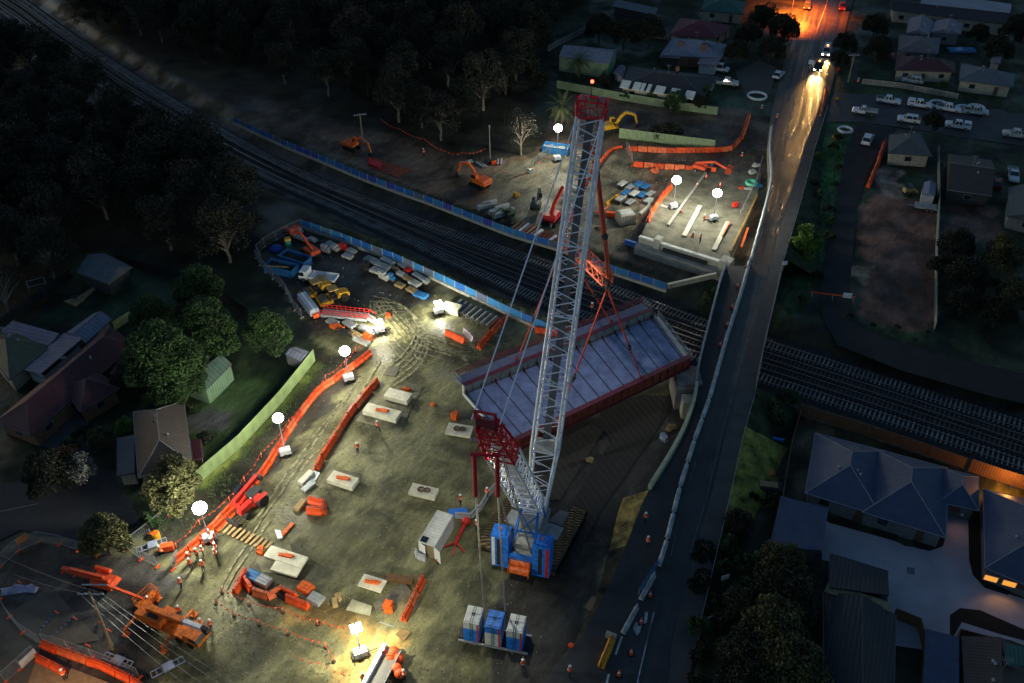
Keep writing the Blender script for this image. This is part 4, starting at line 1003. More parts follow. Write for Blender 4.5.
for i, (a, b) in enumerate(zip(Pq, Pq[1:])): MB().beam(a + cz * .5, b - (b - a) * .04 + cz * .5, .5, 1.0).build('unit', WB if i % 3 else mat('unit_blue', (.10, .22, .60), .5), t, world=True)
# colour-steel and timber fences
FG = ribbed('fence_green', (.22, .30, .13), period=.8, rough=.55, axis='X', contrast=.15)
def fence(pts, label, hgt, m, postm, step=2.4, z=0.0, thick=.06, name='panel_fence'):
    P = resample([G(x, y, z) for x, y in pts], step); t = thing(name, label, 'fence', P[0])
    for i, (a, b) in enumerate(zip(P, P[1:])):
        if i < 45: MB().beam(a + cz * hgt / 2, b + cz * hgt / 2, thick, hgt).build('panel', m, t, world=True)
    ps = MB()
    for q in P: ps.beam(q, q + cz * (hgt + .04), .09, .09)
    for a, b in zip(P, P[1:]): ps.beam(a + cz * hgt, b + cz * hgt, .09, .05)
    ps.build('posts', postm, t, world=True); return t
FGP = mat('fence_green_post', (.24, .32, .15), .5)
fence([(186, 494), (205, 478), (240, 448), (280, 405), (315, 361)], 'pale green steel fence lit beside the weedy strip', 2.3, FG, FGP)
FGD = mat('fence_sage', (.20, .26, .15), .6, var=.2)
fence([(557, 88), (625, 101), (672, 109), (717, 115)], 'sage green steel fence below the long dark roof', 1.9, FGD, FGP)
fence([(619, 138), (666, 144), (714, 150)], 'lone pale green fence left of the road with bushes before it', 2.3, FGD, FGP)
TF = ribbed('fence_timber', (.20, .11, .06), period=.3, rough=.8, axis='X', contrast=.3)
DK = mat('dark_fence', (.018, .02, .022), .7)
fence([(799, 414), (860, 433), (920, 453), (966, 469)], 'brown timber fence between the railway and the big blue-roofed house', 1.9, TF, WOOD, name='timber_fence')
fence([(968, 471), (1000, 482), (1060, 500)], 'timber fence glowing orange under a lamp at the right edge', 2.3, TF, WOOD, name='timber_fence')
fence([(-10, 338), (20, 314), (72, 278)], 'dark fence at the left edge above the sheds', 1.8, DK, DK)
fence([(118, 262), (150, 272), (188, 282)], 'dark fence running from the grey gabled shed to the big tree', 1.8, DK, DK)
fence([(212, 292), (232, 306), (250, 318)], 'short dark fence right of the big green tree', 1.9, DK, DK)
fence([(115, 330), (128, 322), (145, 308)], 'short mossy green fence between the back gardens', 1.6, FGD, FGP)
fence([(548, 52), (618, 34), (700, 40)][0:1] + [(558, 46), (590, 30), (668, 40)], 'pale weathered fence round the lawn beside the arched shed', 1.6, mat('fence_weathered', (.18, .18, .17), .8), GREYP)
fence([(862, 84), (900, 88), (957, 99)], 'low cream wall-like fence in front of the red-brown roofed house', 1.3, mat('fence_cream', (.26, .23, .20), .8), PCONC)
fence([(937, 152), (938, 200), (935, 260), (934, 330)], 'thin grey fence beside the red earth lot', 1.6, mat('fence_grey', (.17, .18, .16), .7), GREYP)
fence([(800, 414), (790, 450), (778, 520), (768, 560)], 'weathered grey side fence of the big blue-roofed house', 1.7, mat('fence_olive', (.08, .08, .06), .8), WOOD)
def rail_fence(pts, label, hgt=1.1, m=GREYP, z=0.0, name='rail_fence', zf=None, step=2.5):
    P = resample([G(x, y, z if zf is None else zf(y)) for x, y in pts], step); t = thing(name, label, 'fence', P[0]); ps, rs_ = MB(), MB()
    for q in P: ps.beam(q, q + cz * hgt, .06, .06)
    for a, b in zip(P, P[1:]):
        for k in (.5, 1): rs_.beam(a + cz * hgt * k, b + cz * hgt * k, .04, .04)
    ps.build('posts', m, t, world=True); rs_.build('rails', m, t, world=True)
rail_fence([(x + 1, y) for y, x in R2 if 260 <= y <= 640], 'thin rail fence along the outer edge of the footpath south of the bridge', zf=lambda y: interp(ZR, y) + .12)
rail_fence([(x + 1, y) for y, x in R2 if 100 <= y <= 262], 'thin rail fence along the outer edge of the footpath north of the bridge', zf=lambda y: interp(ZR, y) + .12)
rail_fence([(740, 215), (757, 180), (762, 160)], 'thin rail line beside the unfinished approach', zf=lambda y: fillz(y))
# temporary mesh fence runs: each panel framed, feet below
def mesh_fence(pts, label, hgt=1.9, z=0.0, feet=ORANGE):
    P = resample([G(x, y, z) for x, y in pts], 2.6); t = thing('mesh_fence', label, 'fence', P[0])
    for a, b in zip(P, P[1:]):
        d_ = (b - a).normalized(); a_, b_ = a + d_ * .05, b - d_ * .05; mb = MB()
        for zz in (.12, hgt): mb.beam(a_ + cz * zz, b_ + cz * zz, .05, .05)
        mb.beam(a_ + cz * .1, a_ + cz * hgt, .05, .05); mb.beam(b_ + cz * .1, b_ + cz * hgt, .05, .05)
        for i in range(1, 12): q = a_.lerp(b_, i / 12); mb.beam(q + cz * .12, q + cz * hgt, .012, .012)
        for i in range(1, 9): zz = .12 + (hgt - .12) * i / 9; mb.beam(a_ + cz * zz, b_ + cz * zz, .012, .012)
        mb.build('panel', MESHF, t, world=True)
    for q in P: MB().box(-.35, .35, -.12, .12, 0, .14, o=q, rz=1).build('foot', feet, t, world=True)
mesh_fence([(262, 262), (256, 252), (285, 235), (302, 228)], 'wire mesh fence closing the top corner of the yard', feet=CONC)
mesh_fence([(256, 258), (262, 268), (285, 290), (296, 312), (302, 318)], 'wire mesh fence along the left edge of the yard by the rollers', feet=CONC)
mesh_fence([(0, 568), (22, 548), (34, 541), (55, 543), (70, 548), (98, 556)], 'wire mesh fence with an orange sign across the closed street')
mesh_fence([(128, 550), (148, 535), (170, 516)], 'wire mesh fence from the shrub towards the bright lamp')
mesh_fence([(128, 550), (142, 560), (158, 567)], 'short wire mesh fence bending round the orange feet near the lamp')
mesh_fence([(173, 570), (180, 559)], 'single wire mesh panel at the end of the long orange row')
mesh_fence([(0, 600), (10, 618), (25, 635), (42, 645)], 'wire mesh fence at the left edge above the pavement')
mesh_fence([(5, 683), (22, 668), (36, 655)], 'wire mesh fence with a white board at the lower left corner')
mesh_fence([(44, 643), (75, 652), (108, 664), (140, 678)], 'wire mesh fence standing behind the lower left orange row')
mesh_fence([(505, 172), (520, 178), (536, 165), (553, 152)], 'wire mesh fence corner beside the lone pale tree')
mesh_fence([(626, 149), (631, 157), (632, 166)], 'wire mesh gate closing the left end of the two far orange rows')
o = MB().box(-.75, .75, -.04, .04, .7, 1.7, rz=ang((20, 545), (34, 535))).build('sign_board', SIGNO); o.location = G(25, 545, 0); tag(o, 'blank orange sign board on the mesh fence across the street', 'sign')
o = MB().box(-1.0, 1.0, -.04, .04, .5, 1.7, rz=ang((22, 668), (36, 655))).build('notice_board', mat('board_white', (.5, .5, .5), .6)); o.location = G(31, 664, 0); tag(o, 'white notice board on the lower left mesh fence', 'sign')
# ================= tape lines with bollards =================
BUNT = mat('bunting', (.85, .10, .04), .6)
def tape_line(pts, label, every=1, hgt=1.0, bol=True, lab2=None):
    P = [G(x, y, 0) for x, y in pts]; t = thing('bunting_line', label, 'bunting', P[0]); mb = MB()
    for a, b in zip(P, P[1:]):
        L_ = (b - a).length; n = max(2, int(L_ / .8)); prev = a + cz * hgt
        for i in range(1, n + 1):
            k = i / n; q = a.lerp(b, k) + cz * (hgt - .45 * math.sin(math.pi * k)); mb.beam(prev, q, .02, .02)
            mb.box(-.11, .11, -.015, .015, -.22, 0, o=q, rz=k); prev = q
    mb.build('tape', BUNT, t, world=True)
    if bol:
        for q in P:
            b_ = p_bollard(lab2, tuple(q), 0, 'bollards of the ' + label.split(',')[0])
@proto
def p_bollard():
    t = thing('bollard', 'x', 'bollard')
    MB().tube((0, 0, .05), (0, 0, 1.1), .055, 8).build('post', BUNT, t); MB().tube((0, 0, 0), (0, 0, .08), .22, 10).build('base', BLK, t); MB().tube((0, 0, .75), (0, 0, .9), .06, 8).build('band', WHITEP, t); return t
tape_line([(222, 593), (249, 605), (283, 613), (318, 625), (353, 633)], 'upper bunting line, hung between bollards past the barrier heap', lab2='orange bollard carrying the upper bunting line past the barrier heap')
tape_line([(216, 604), (234, 616), (259, 625), (288, 635), (326, 648), (334, 662)], 'lower bunting line, hung between bollards towards the sand', lab2='orange bollard carrying the lower bunting line towards the sand')
tape_line([(160, 553), (177, 548), (200, 525), (230, 502), (245, 482), (262, 458), (290, 425), (318, 392)], 'bunting line, low in the weedy strip beside the green fence', lab2='orange bollard in the weedy strip beside the green fence')
tape_line([(318, 392), (326, 380), (345, 366), (356, 352), (364, 345)], 'bunting line, doubling the top end of the long barrier row', lab2='orange bollard beside the top end of the long barrier row')
tape_line([(380, 122), (400, 133), (425, 143), (445, 155), (462, 157), (485, 153)], 'bunting line, skirting the dark wood beyond the railway', bol=False)
tape_line([(295, 660), (320, 668), (350, 680)], 'bunting line, short one at the bottom of the yard', bol=False)
# cones
@proto
def p_cone():
    t = thing('traffic_cone', 'x', 'cone'); MB().tube((0, 0, .05), (0, 0, .75), .19, 10, .04).build('cone', BUNT, t); MB().tube((0, 0, .35), (0, 0, .5), .13, 10, .1).build('stripe', WHITEP, t); MB().box(-.25, .25, -.25, .25, 0, .05).build('base', BLK, t); return t
for (x, y), lb in {(737, 287): 'orange cone in the closed bridge lane, farthest', (732, 308): 'orange cone in the closed bridge lane, second farthest', (727, 326): 'orange cone in the closed bridge lane, third', (720, 346): 'orange cone in the closed bridge lane, nearest', (650, 596): 'orange cone on the road beside the blue screen', (641, 623): 'orange cone standing on the painted arrow', (631, 654): 'orange cone below the painted arrow', (619, 675): 'orange cone nearest the bottom of the road', (746, 268): 'orange cone at the top of the closed bridge lane'}.items():
    p_cone(lb, tuple(G(x, y, interp(ZR, y) + .02)), 0, 'traffic cones on the road', scale=1.35)
for (x, y), lb in {(672, 183): 'cone at the top left of the approach', (697, 186): 'cone in the dark middle of the approach top', (706, 178): 'cone by the far end of the approach kerb', (681, 212): 'cone right of the left approach lamp', (720, 186): 'cone near the heap of mesh by the approach'}.items():
    p_cone(lb, tuple(on_fill(x, y)), 0, 'traffic cones on the approach', scale=1.3)

# ================= people =================
def skin_body(joints, edges, radii):
    import bmesh
    me = bpy.data.meshes.new('body'); bm = bmesh.new(); lay = bm.verts.layers.skin.verify()
    vs = [bm.verts.new(j) for j in joints]
    for a, b in edges: bm.edges.new((vs[a], vs[b]))
    for i, r in enumerate(radii): vs[i][lay].radius = (r, r) if not hasattr(r, '__len__') else r
    vs[0][lay].use_root = True
    bm.to_mesh(me); bm.free(); o = bpy.data.objects.new('tmp', me); COL.objects.link(o)
    s = o.modifiers.new('s', 'SKIN'); s.use_smooth_shade = True; sb = o.modifiers.new('b', 'SUBSURF'); sb.levels = 1; sb.render_levels = 1
    dg = bpy.context.evaluated_depsgraph_get(); m2 = bpy.data.meshes.new_from_object(o.evaluated_get(dg)); bpy.data.objects.remove(o)
    return m2
def make_person(pose):
    t = thing('person', 'x', 'person')
    arm = {'stand': ((.26, .03, 1.12), (.27, .14, .88), (-.26, .03, 1.12), (-.27, .12, .86)),
           'reach': ((.27, .22, 1.2), (.2, .46, 1.25), (-.27, .18, 1.15), (-.2, .44, 1.12)),
           'walk': ((.26, .14, 1.14), (.25, .32, .98), (-.26, -.12, 1.12), (-.26, -.16, .88)),
           'crouch': ((.25, .25, .62), (.18, .48, .5), (-.25, .25, .62), (-.18, .48, .5))}[pose]
    if pose == 'crouch':
        J = [(0, 0, .42), (0, .12, .62), (0, .24, .88), (0, .3, 1.0), (0, .34, 1.14), (.2, .2, .86), arm[0], arm[1], (-.2, .2, .86), arm[2], arm[3], (.12, .02, .4), (.17, .38, .45), (.17, .2, .08), (.17, .36, .04), (-.12, .02, .4), (-.17, .30, .16), (-.17, -.05, .08), (-.17, .05, .04)]
    else:
        st = .16 if pose == 'walk' else .02
        J = [(0, 0, .95), (0, 0, 1.18), (0, .0, 1.43), (0, .0, 1.54), (0, .02, 1.68), (.19, 0, 1.42), arm[0], arm[1], (-.19, 0, 1.42), arm[2], arm[3], (.1, 0, .9), (.11, st, .5), (.12, st * 1.2, .08), (.13, st + .15, .04), (-.1, 0, .9), (-.11, -st * .4, .5), (-.12, -st * 1.6, .08), (-.13, -st + .1, .04)]
    E = [(0, 1), (1, 2), (2, 3), (3, 4), (2, 5), (5, 6), (6, 7), (2, 8), (8, 9), (9, 10), (0, 11), (11, 12), (12, 13), (13, 14), (0, 15), (15, 16), (16, 17), (17, 18)]
    Rr = [(.15, .11), (.14, .1), (.15, .1), .055, (.085, .1), .07, .05, .035, .07, .05, .035, .095, .07, .05, .045, .095, .07, .05, .045]
    m2 = skin_body(J, E, Rr); m2.materials.clear(); m2.materials.append(NAVY); m2.materials.append(SKIN); m2.materials.append(VEST)
    hz = J[3][2]
    for p_ in m2.polygons:
        c = p_.center
        p_.material_index = 1 if c.z > hz - .02 else (0)
        hand = min((c - Vector(J[7])).length, (c - Vector(J[10])).length)
        if hand < .09: p_.material_index = 1
        p_.use_smooth = True
    b = bpy.data.objects.new('body', m2); COL.objects.link(b); b.parent = t
    ch_, hd_ = Vector(J[2]), Vector(J[4]); hp = Vector(J[0]); up_ = (ch_ - hp).normalized()
    v = MB(); pts = [hp + up_ * .02, hp + up_ * .25, ch_ - up_ * .05, ch_ + up_ * .06]
    rads = [(.20, .155), (.19, .15), (.225, .155), (.10, .09)]
    side = Vector((1, 0, 0)); fr = up_.cross(side) * -1; n = 12; vs = []
    for q, (rx, ry) in zip(pts, rads):
        for i in range(n): a = 2 * math.pi * i / n; vs.append(q + side * rx * math.cos(a) + fr * ry * math.sin(a))
    fs = [(j * n + i, j * n + (i + 1) % n, (j + 1) * n + (i + 1) % n, (j + 1) * n + i) for j in range(3) for i in range(n)]
    v.add(vs, fs)
    for s, e in ((5, 6), (8, 9)): v.tube(J[s], Vector(J[s]).lerp(Vector(J[e]), .95), .085, 8, .065)
    vo = v.build('vest', VEST, t, smooth=True)
    MB().tube(hp + up_ * .2 , hp + up_ * .25, .208, 12, .206).build('reflective_band', mat('reflective', (.75, .78, .7), .3), t)
    hm = MB(); vs = [];
    hm.sphere(hd_ + Vector((0, -.005, .045)), .135, 12, 8, .82); hm.tube(hd_ + Vector((0, .03, .03)), hd_ + Vector((0, .03, .045)), .16, 12)
    hm.build('helmet', HELM, t, smooth=True)
    fc = MB(); fc.sphere(hd_ + Vector((0, .10, -.035)), .022, 6, 4); fc.build('nose', SKIN, t)
    MB().sphere(hd_ + Vector((.035, .092, -.005)), .011, 6, 4).sphere(hd_ + Vector((-.035, .092, -.005)), .011, 6, 4).build('eyes', BLK, t)
    return t
PP = {k: Proto(lambda k=k: make_person(k)) for k in ('stand', 'reach', 'walk', 'crouch')}
PROTOS += PP.values()
RED_V = mat('red_vest', (.8, .06, .03), .7)
PEOPLE = [
 (182, 588, 'walk', -2.2, 'orange vest, walking alone towards the parked lift'),
 (192, 569, 'stand', 1.0, 'orange vest, lowest of the pair facing the waiting group'),
 (190, 563, 'stand', .3, 'orange vest, half hidden behind the lowest worker of the pair'),
 (198, 559, 'stand', -.4, 'orange vest, between the pair and the barrier row'),
 (204, 556, 'reach', 2.0, 'orange vest, nearest the end of the doubled barriers'),
 (204, 571, 'stand', .8, 'bright orange vest, standing apart below the group'),
 (211, 540, 'stand', 2.2, 'white helmet, topmost right beside the lamp mast'),
 (216, 543, 'stand', 1.8, 'white helmet, just right of the lamp mast'),
 (214, 548, 'stand', 1.5, 'orange vest, upper middle of the file by the lamp'),
 (217, 553, 'stand', 1.7, 'orange vest, lower middle of the file by the lamp'),
 (217, 559, 'stand', 2.0, 'red-orange jacket, lowest of the file by the lamp'),
 (163, 554, 'crouch', 1.2, 'orange vest, bending by the wire fence left of the lamp'),
 (203, 629, 'stand', 2.0, 'left one of two orange-vested workers right of the truck crane'),
 (212, 630, 'stand', -2.0, 'right one of two orange-vested workers right of the truck crane'),
 (181, 616, 'stand', 2.9, 'behind the truck crane with white helmet showing'),
 (150, 607, 'reach', -.5, 'dark clothes, beside the rear of the truck crane'),
 (66, 680, 'stand', .5, 'orange vest on the pavement at the lower left'),
 (358, 453, 'stand', .5, 'orange vest, alone in the middle of the yard'),
 (378, 431, 'walk', -1.2, 'dark clothes and orange helmet, beside the chained slab'),
 (461, 505, 'walk', .6, 'orange vest, in the open right of the white container'),
 (487, 498, 'stand', -.6, 'orange vest, behind the grey ribbon next to the crane'),
 (477, 530, 'reach', 1.6, 'orange vest with blue trousers, beside the crawler belt'),
 (523, 670, 'stand', .4, 'red vest, alone below the ballast stacks'),
 (569, 676, 'reach', -1.8, 'orange vest, at the bottom edge beside the dark road'),
 (645, 523, 'stand', 2.6, 'upper of two workers in the work lane'),
 (647, 547, 'stand', -.8, 'lower of two workers in the work lane'),
 (741, 161, 'walk', .3, 'orange vest, on the dark lane beyond the approach'),
 (761, 113, 'stand', 1.3, 'orange vest, by the white rings at the closed road end'),
 (776, 122, 'stand', -1.0, 'orange vest, beside the road end of the wooden barrier'),
 (255, 506, 'crouch', .9, 'orange vest, bending beside the red tractor'),
 (282, 428, 'stand', 2.4, 'red vest, standing behind the lamp on the long row'),
 (857, 86, 'stand', 2.4, 'orange vest, on the verge left of the parked wagon'),
 (364, 683, 'crouch', .3, 'red vest, kneeling on the yellow sand'),
 (424, 157, 'stand', 1.3, 'dark jacket, on the earth track beside the wood'),
 (405, 680, 'reach', 2.0, 'orange vest, beside the tray of orange sacks')]
for x, y, ps, rz, lb in PEOPLE:
    z = interp(ZR, y) if (x > 570 and y < 683 and x < 700 and y > 500) else 0.0
    zz = -.02 if z == 0 else z
    lbl = 'worker with a white helmet, ' + lb if 'helmet' not in lb and 'lower of' not in lb and 'upper of' not in lb and 'one of' not in lb else 'worker, ' + lb
    PP[ps](lbl, tuple(G(x, y, zz)), rz, 'workers in orange', scale=1.12)
for x, y, ps, rz, lb in [(700, 243, 'stand', 1.0, 'standing worker in a red-orange vest in the lit approach bay'), (691, 239, 'crouch', -1.2, 'worker kneeling over the formwork in the lit approach'), (705, 222, 'crouch', .4, 'worker in yellow bending near the right approach lamp')]:
    PP[ps](lb, tuple(on_fill(x, y)), rz, 'workers in orange', scale=1.12)
q = G(592, 313, ZT - .3); PP['reach']('worker leaning on the plum railing of the hanging span', tuple(q), 1.0, 'workers in orange', scale=1.1)
# ================= road vehicles =================
CARW = mat('car_white', (.62, .64, .70), .25, var=.04, spec=.6)
TAIL = mat('tail_light', (.35, .01, .01), .3)
HEADL = mat('head_light', (.7, .7, .7), .15)
def wheels(t, xs, y, r=.36, w=.24, rear_dual=False):
    for x in xs:
        for s in (-1, 1):
            wh = MB().tube((x, s * (y - w / 2), r), (x, s * (y + w / 2), r), r, 16).build('wheel', BLK, t)
            MB().tube((x, s * (y + w / 2), r), (x, s * (y + w / 2 + .015), r), r * .55, 12).build('rim', STEEL, wh)
def make_car(kind, paint=CARW):
    t = thing({'ute': 'utility_truck', 'canopy': 'utility_truck', 'suv': 'parked_car', 'tray': 'tray_truck', 'hatch': 'parked_car', 'van': 'van'}[kind], 'x', {'suv': 'car', 'hatch': 'car', 'van': 'van'}.get(kind, 'pickup'))
    Lf = {'ute': 2.65, 'canopy': 2.65, 'suv': 2.4, 'tray': 2.7, 'hatch': 2.1, 'van': 2.6}[kind]
    if kind in ('ute', 'tray', 'canopy'):
        lo = [(-Lf, .45), (Lf - .1, .40), (Lf, .55), (Lf - .02, .85), (Lf - .25, 1.0), (1.15, 1.12), (-.75, 1.12), (-Lf, 1.10)]
        if kind == 'tray': lo = [(-.2, .45), (Lf - .1, .40), (Lf, .55), (Lf - .02, .85), (Lf - .25, 1.0), (1.2, 1.12), (-.2, 1.12)]
        cab = [(1.2, 1.1), (.55, 1.72), (-.7, 1.75), (-1.0, 1.1)] if kind != 'tray' else [(1.25, 1.1), (.7, 1.74), (-.1, 1.76), (-.3, 1.1)]
    elif kind == 'van':
        lo = [(-Lf, .4), (Lf - .1, .4), (Lf, .6), (Lf - .15, 1.0), (1.7, 1.15), (-Lf, 1.15)]; cab = [(1.7, 1.13), (1.1, 1.9), (-Lf + .1, 1.95), (-Lf, 1.13)]
    elif kind == 'suv':
        lo = [(-Lf, .42), (Lf - .1, .38), (Lf, .55), (Lf - .05, .85), (Lf - .4, 1.0), (1.1, 1.08), (-Lf + .05, 1.12)]; cab = [(1.15, 1.06), (.5, 1.62), (-1.7, 1.68), (-Lf + .1, 1.1)]
    else:
        lo = [(-Lf, .4), (Lf - .1, .35), (Lf, .5), (Lf - .1, .78), (.95, .95), (-Lf + .05, .98)]; cab = [(1.0, .94), (.35, 1.42), (-1.2, 1.45), (-Lf + .15, .97)]
    b = MB().prism(lo, -.90, .90)
    if kind == 'ute': b = MB().prism([(x, z) for x, z in lo], -.9, .9)
    body = b.build('body', paint, t)
    top = max(z for _, z in cab); MB().prism(cab, -.83, .83, inset=.16, top=1.3 if top > 1.5 else 1.2).build('cabin', GLASS, t)
    xs = sorted(x for x, z in cab if z > top - .1)
    MB().box(xs[0] - .02, xs[-1] + .02, -.67, .67, top - .01, top + .05, taper=.03).build('roof', paint, t)
    pl = MB()
    for s in (-1, 1):
        for x in (xs[-1], (xs[0] + xs[-1]) / 2, xs[0]): pl.beam((x, s * .68, top), (x + (.25 if x == xs[-1] else -.05), s * .84, lo[0][1] + .65), .09, .05)
    pl.build('pillars', paint, t)
    if kind == 'ute': MB().box(-Lf + .1, -1.1, -.75, .75, 1.115, 1.13).build('cargo_bed', DARK, t)
    if kind == 'canopy': MB().box(-Lf + .05, -1.02, -.82, .82, 1.1, 1.72, taper=.08).build('canopy', paint, t); MB().box(-Lf + .4, -1.3, -.83, .83, 1.3, 1.55).build('canopy_window', GLASS, t)
    if kind == 'tray':
        MB().box(-Lf, -.4, -.95, .95, .95, 1.05).box(-Lf, -.4, -.97, -.93, 1.05, 1.3).box(-Lf, -.4, .93, .97, 1.05, 1.3).box(-Lf - .02, -Lf + .03, -.95, .95, 1.05, 1.3).beam((-.4, -.8, 1.0), (-.4, -.8, 1.8), .06).beam((-.4, .8, 1.0), (-.4, .8, 1.8), .06).beam((-.4, -.8, 1.8), (-.4, .8, 1.8), .06).build('tray', mat('tray_alloy', (.45, .46, .48), .4, .4), t)
        MB().box(-Lf + .1, 0, -.35, .35, .55, .9).build('chassis', DARK, t)
    for s in (-1, 1):
        MB().box(Lf - .12, Lf + .015, s * .68 - .16, s * .68 + .16, .68, .84).build('headlight', HEADL, t)
        MB().box(-Lf - .015, -Lf + .05, s * .78 - .09, s * .78 + .09, .75, .98).build('tail_light', TAIL, t)
        MB().box(1.0, 1.15, s * .88 - .02 + (s * .1), s * .88 + .02 + s * .12, 1.1, 1.22).build('mirror', paint, t)
    wheels(t, (Lf - .95, -Lf + 1.05), .80)
    return t
CP = {k: Proto(lambda k=k: make_car(k)) for k in ('ute', 'canopy', 'suv', 'tray', 'hatch', 'van')}; PROTOS += CP.values()
st = ang((870, 105), (990, 122)); tr0 = random.Random(4); CARS = mat('car_offwhite', (.50, .52, .55), .3, var=.2, scale=2); CARG = mat('car_dusty_white', (.58, .57, .54), .45, var=.25, scale=2)
for x, y, k, a, lb, sc in [
    (888, 103, 'ute', st, 'white pickup, leftmost in the upper row on the side street'),
    (919, 107, 'canopy', st, 'white wagon-backed pickup, second in the upper row on the side street'),
    (948, 111, 'ute', st, 'white pickup, third in the upper row on the side street'),
    (975, 114, 'ute', st, 'white pickup, last in the upper row by the pair of white rings'),
    (864, 114, 'tray', st + math.pi, 'white tray-backed pickup parked at the corner facing the main road'),
    (908, 122, 'suv', st + math.pi, 'white car in the lower row, above the gabled cream house'),
    (957, 128, 'canopy', st + math.pi, 'white covered pickup in the lower row, right of the street tree'),
    (1015, 137, 'ute', st + math.pi, 'white car in the lower row at the right edge of the photo'),
    (867, 142, 'suv', ang((863, 148), (871, 134)), 'white car parked alone on the dark lane beside the cream house'),
    (727, 85, 'ute', ang((715, 84), (740, 86)), 'white pickup on the lawn at the end of the long dark roof'),
    (912, 83, 'suv', st + math.pi, 'pale wagon behind the cream fence of the red-brown house'),
    (778, 77, 'hatch', ang((772, 82), (784, 70)), 'pale small car parked at the left edge of the main road'),
    (718, 71, 'van', ang((706, 68), (730, 72)), 'pale van under the white carport'),
    ] and [(*q, 1.0) for q in [
    (888, 103, 'ute', st, 'white pickup, leftmost in the upper row on the side street'),
    (919, 107, 'canopy', st, 'white wagon-backed pickup, second in the upper row on the side street'),
    (948, 111, 'ute', st, 'white pickup, third in the upper row on the side street'),
    (975, 114, 'ute', st, 'white pickup, last in the upper row by the pair of white rings'),
    (864, 114, 'tray', st + math.pi, 'white tray-backed pickup parked at the corner facing the main road'),
    (908, 122, 'suv', st + math.pi, 'white car in the lower row, above the gabled cream house'),
    (957, 128, 'canopy', st + math.pi, 'white covered pickup in the lower row, right of the street tree'),
    (1015, 137, 'ute', st + math.pi, 'white car in the lower row at the right edge of the photo'),
    (867, 142, 'suv', ang((863, 148), (871, 134)), 'white car parked alone on the dark lane beside the cream house'),
    (727, 85, 'ute', ang((715, 84), (740, 86)), 'white pickup on the lawn at the end of the long dark roof'),
    (912, 83, 'suv', st + math.pi, 'pale wagon behind the cream fence of the red-brown house'),
    (778, 77, 'hatch', ang((772, 82), (784, 70)), 'pale small car parked at the left edge of the main road'),
    (718, 71, 'van', ang((706, 68), (730, 72)), 'pale van beside the white carport')]]:
    CP[k](lb, tuple(G(x, y, .04)), a + tr0.uniform(-.05, .05), 'white site vehicles' if y > 99 else None, scale=1.04, mats=None if tr0.random() < .6 else {CARW: tr0.choice((CARS, CARG))})
CARR = mat('car_red', (.25, .02, .02), .3); CARD = mat('car_dark', (.03, .03, .04), .25)
rd = ang((812, 40), (800, 90))
for x, y, k, a, m_, lb in [(842, 9, 'suv', rd, CARR, 'dark red car parked on the verge right of the road, at the top'), (807, 8, 'suv', rd, CARD, 'black car at the left kerb under the orange street light'), (884, 56, 'hatch', st, CARR, 'small red car beside the red-brown roofed house'), (996, 186, 'hatch', ang((996, 190), (997, 178)), CARR, 'red car right of the brown gabled house'), (1012, 178, 'tray', ang((1016, 174), (1018, 184)), CARW, 'pale tray truck parked at the right edge beside the brown gabled house')]:
    CP[k](lb, tuple(G(x, y, .03)), a, None, mats={CARW: m_})
# vehicles with lamps on, coming down the main road
LIT = mat('head_light_on', (1, .95, .8), emit=(1, .85, .55), estr=60)
BEAC = mat('beacon_amber', (1, .3, .05), emit=(1, .22, .03), estr=30)
def lit(o, x, y, a, power):
    for s in (-1, 1):
        q = Vector((x, y, .85)) + Vector((math.cos(a) * 3.2 - math.sin(a) * s * .68, math.sin(a) * 3.2 + math.cos(a) * s * .68, 0))
        spot(q, q + Vector((math.cos(a) * 24, math.sin(a) * 24, -2.2)), power, 46, (1, .52, .14), 'headlamp_light', rad=.07, blend=.5)
for x, y, k, m_, lb, pw_ in [(826, 54, 'van', CARW, 'pale van with headlights on and an orange beacon, second on the main road', 2600), (818, 69, 'tray', CARD, 'dark truck with headlights on, leading down the main road', 4000)]:
    a = ang((x, y), (x - 10, y + 34)); p = G(x, y, .04); o = CP[k](lb, tuple(p), a, None, mats={CARW: m_, HEADL: LIT}, scale=1.1)
    if k == 'van' or True:
        b_ = MB().tube((-.2, 0, 1.95 if k == 'van' else 1.8), (-.2, 0, 2.15 if k == 'van' else 1.95), .14, 8).build('beacon', BEAC, o)
    lit(o, p.x, p.y, a, pw_)
t = thing('traffic_trailer', 'narrow pale trailer with a frame beside the leading truck', 'trailer', G(810, 69, .03), rd)
MB().box(-1.2, 1.2, -.3, .3, .4, .9).beam((0, -.3, .9), (0, -.3, 2.2), .08).beam((0, .3, .9), (0, .3, 2.2), .08).build('frame', GREYP, t); MB().box(-.1, .1, -.7, .7, 1.3, 2.3).build('board', WHITEP, t); wheels(t, (0,), .4, .3, .18)

# white rings of coiled pipe beside the pickups
for x, y, r_, lb in [(938, 105, 1.9, 'white pipe ring left of the third pickup'), (964, 110, 1.9, 'left ring of the touching pair of white rings'), (976, 109, 1.8, 'right ring of the touching pair of white rings'), (845, 131, 1.5, 'white ring lying on the grass by the road corner'), (757, 97, 2.2, 'white curved ring at the closed road end')]:
    o = MB().torus((0, 0, .3), r_, .27, 24, 6, 1.2).build('pipe_ring', mat('ring_white', (.6, .62, .66), .5)); o.location = G(x, y, 0); tag(o, lb, 'pipe ring')

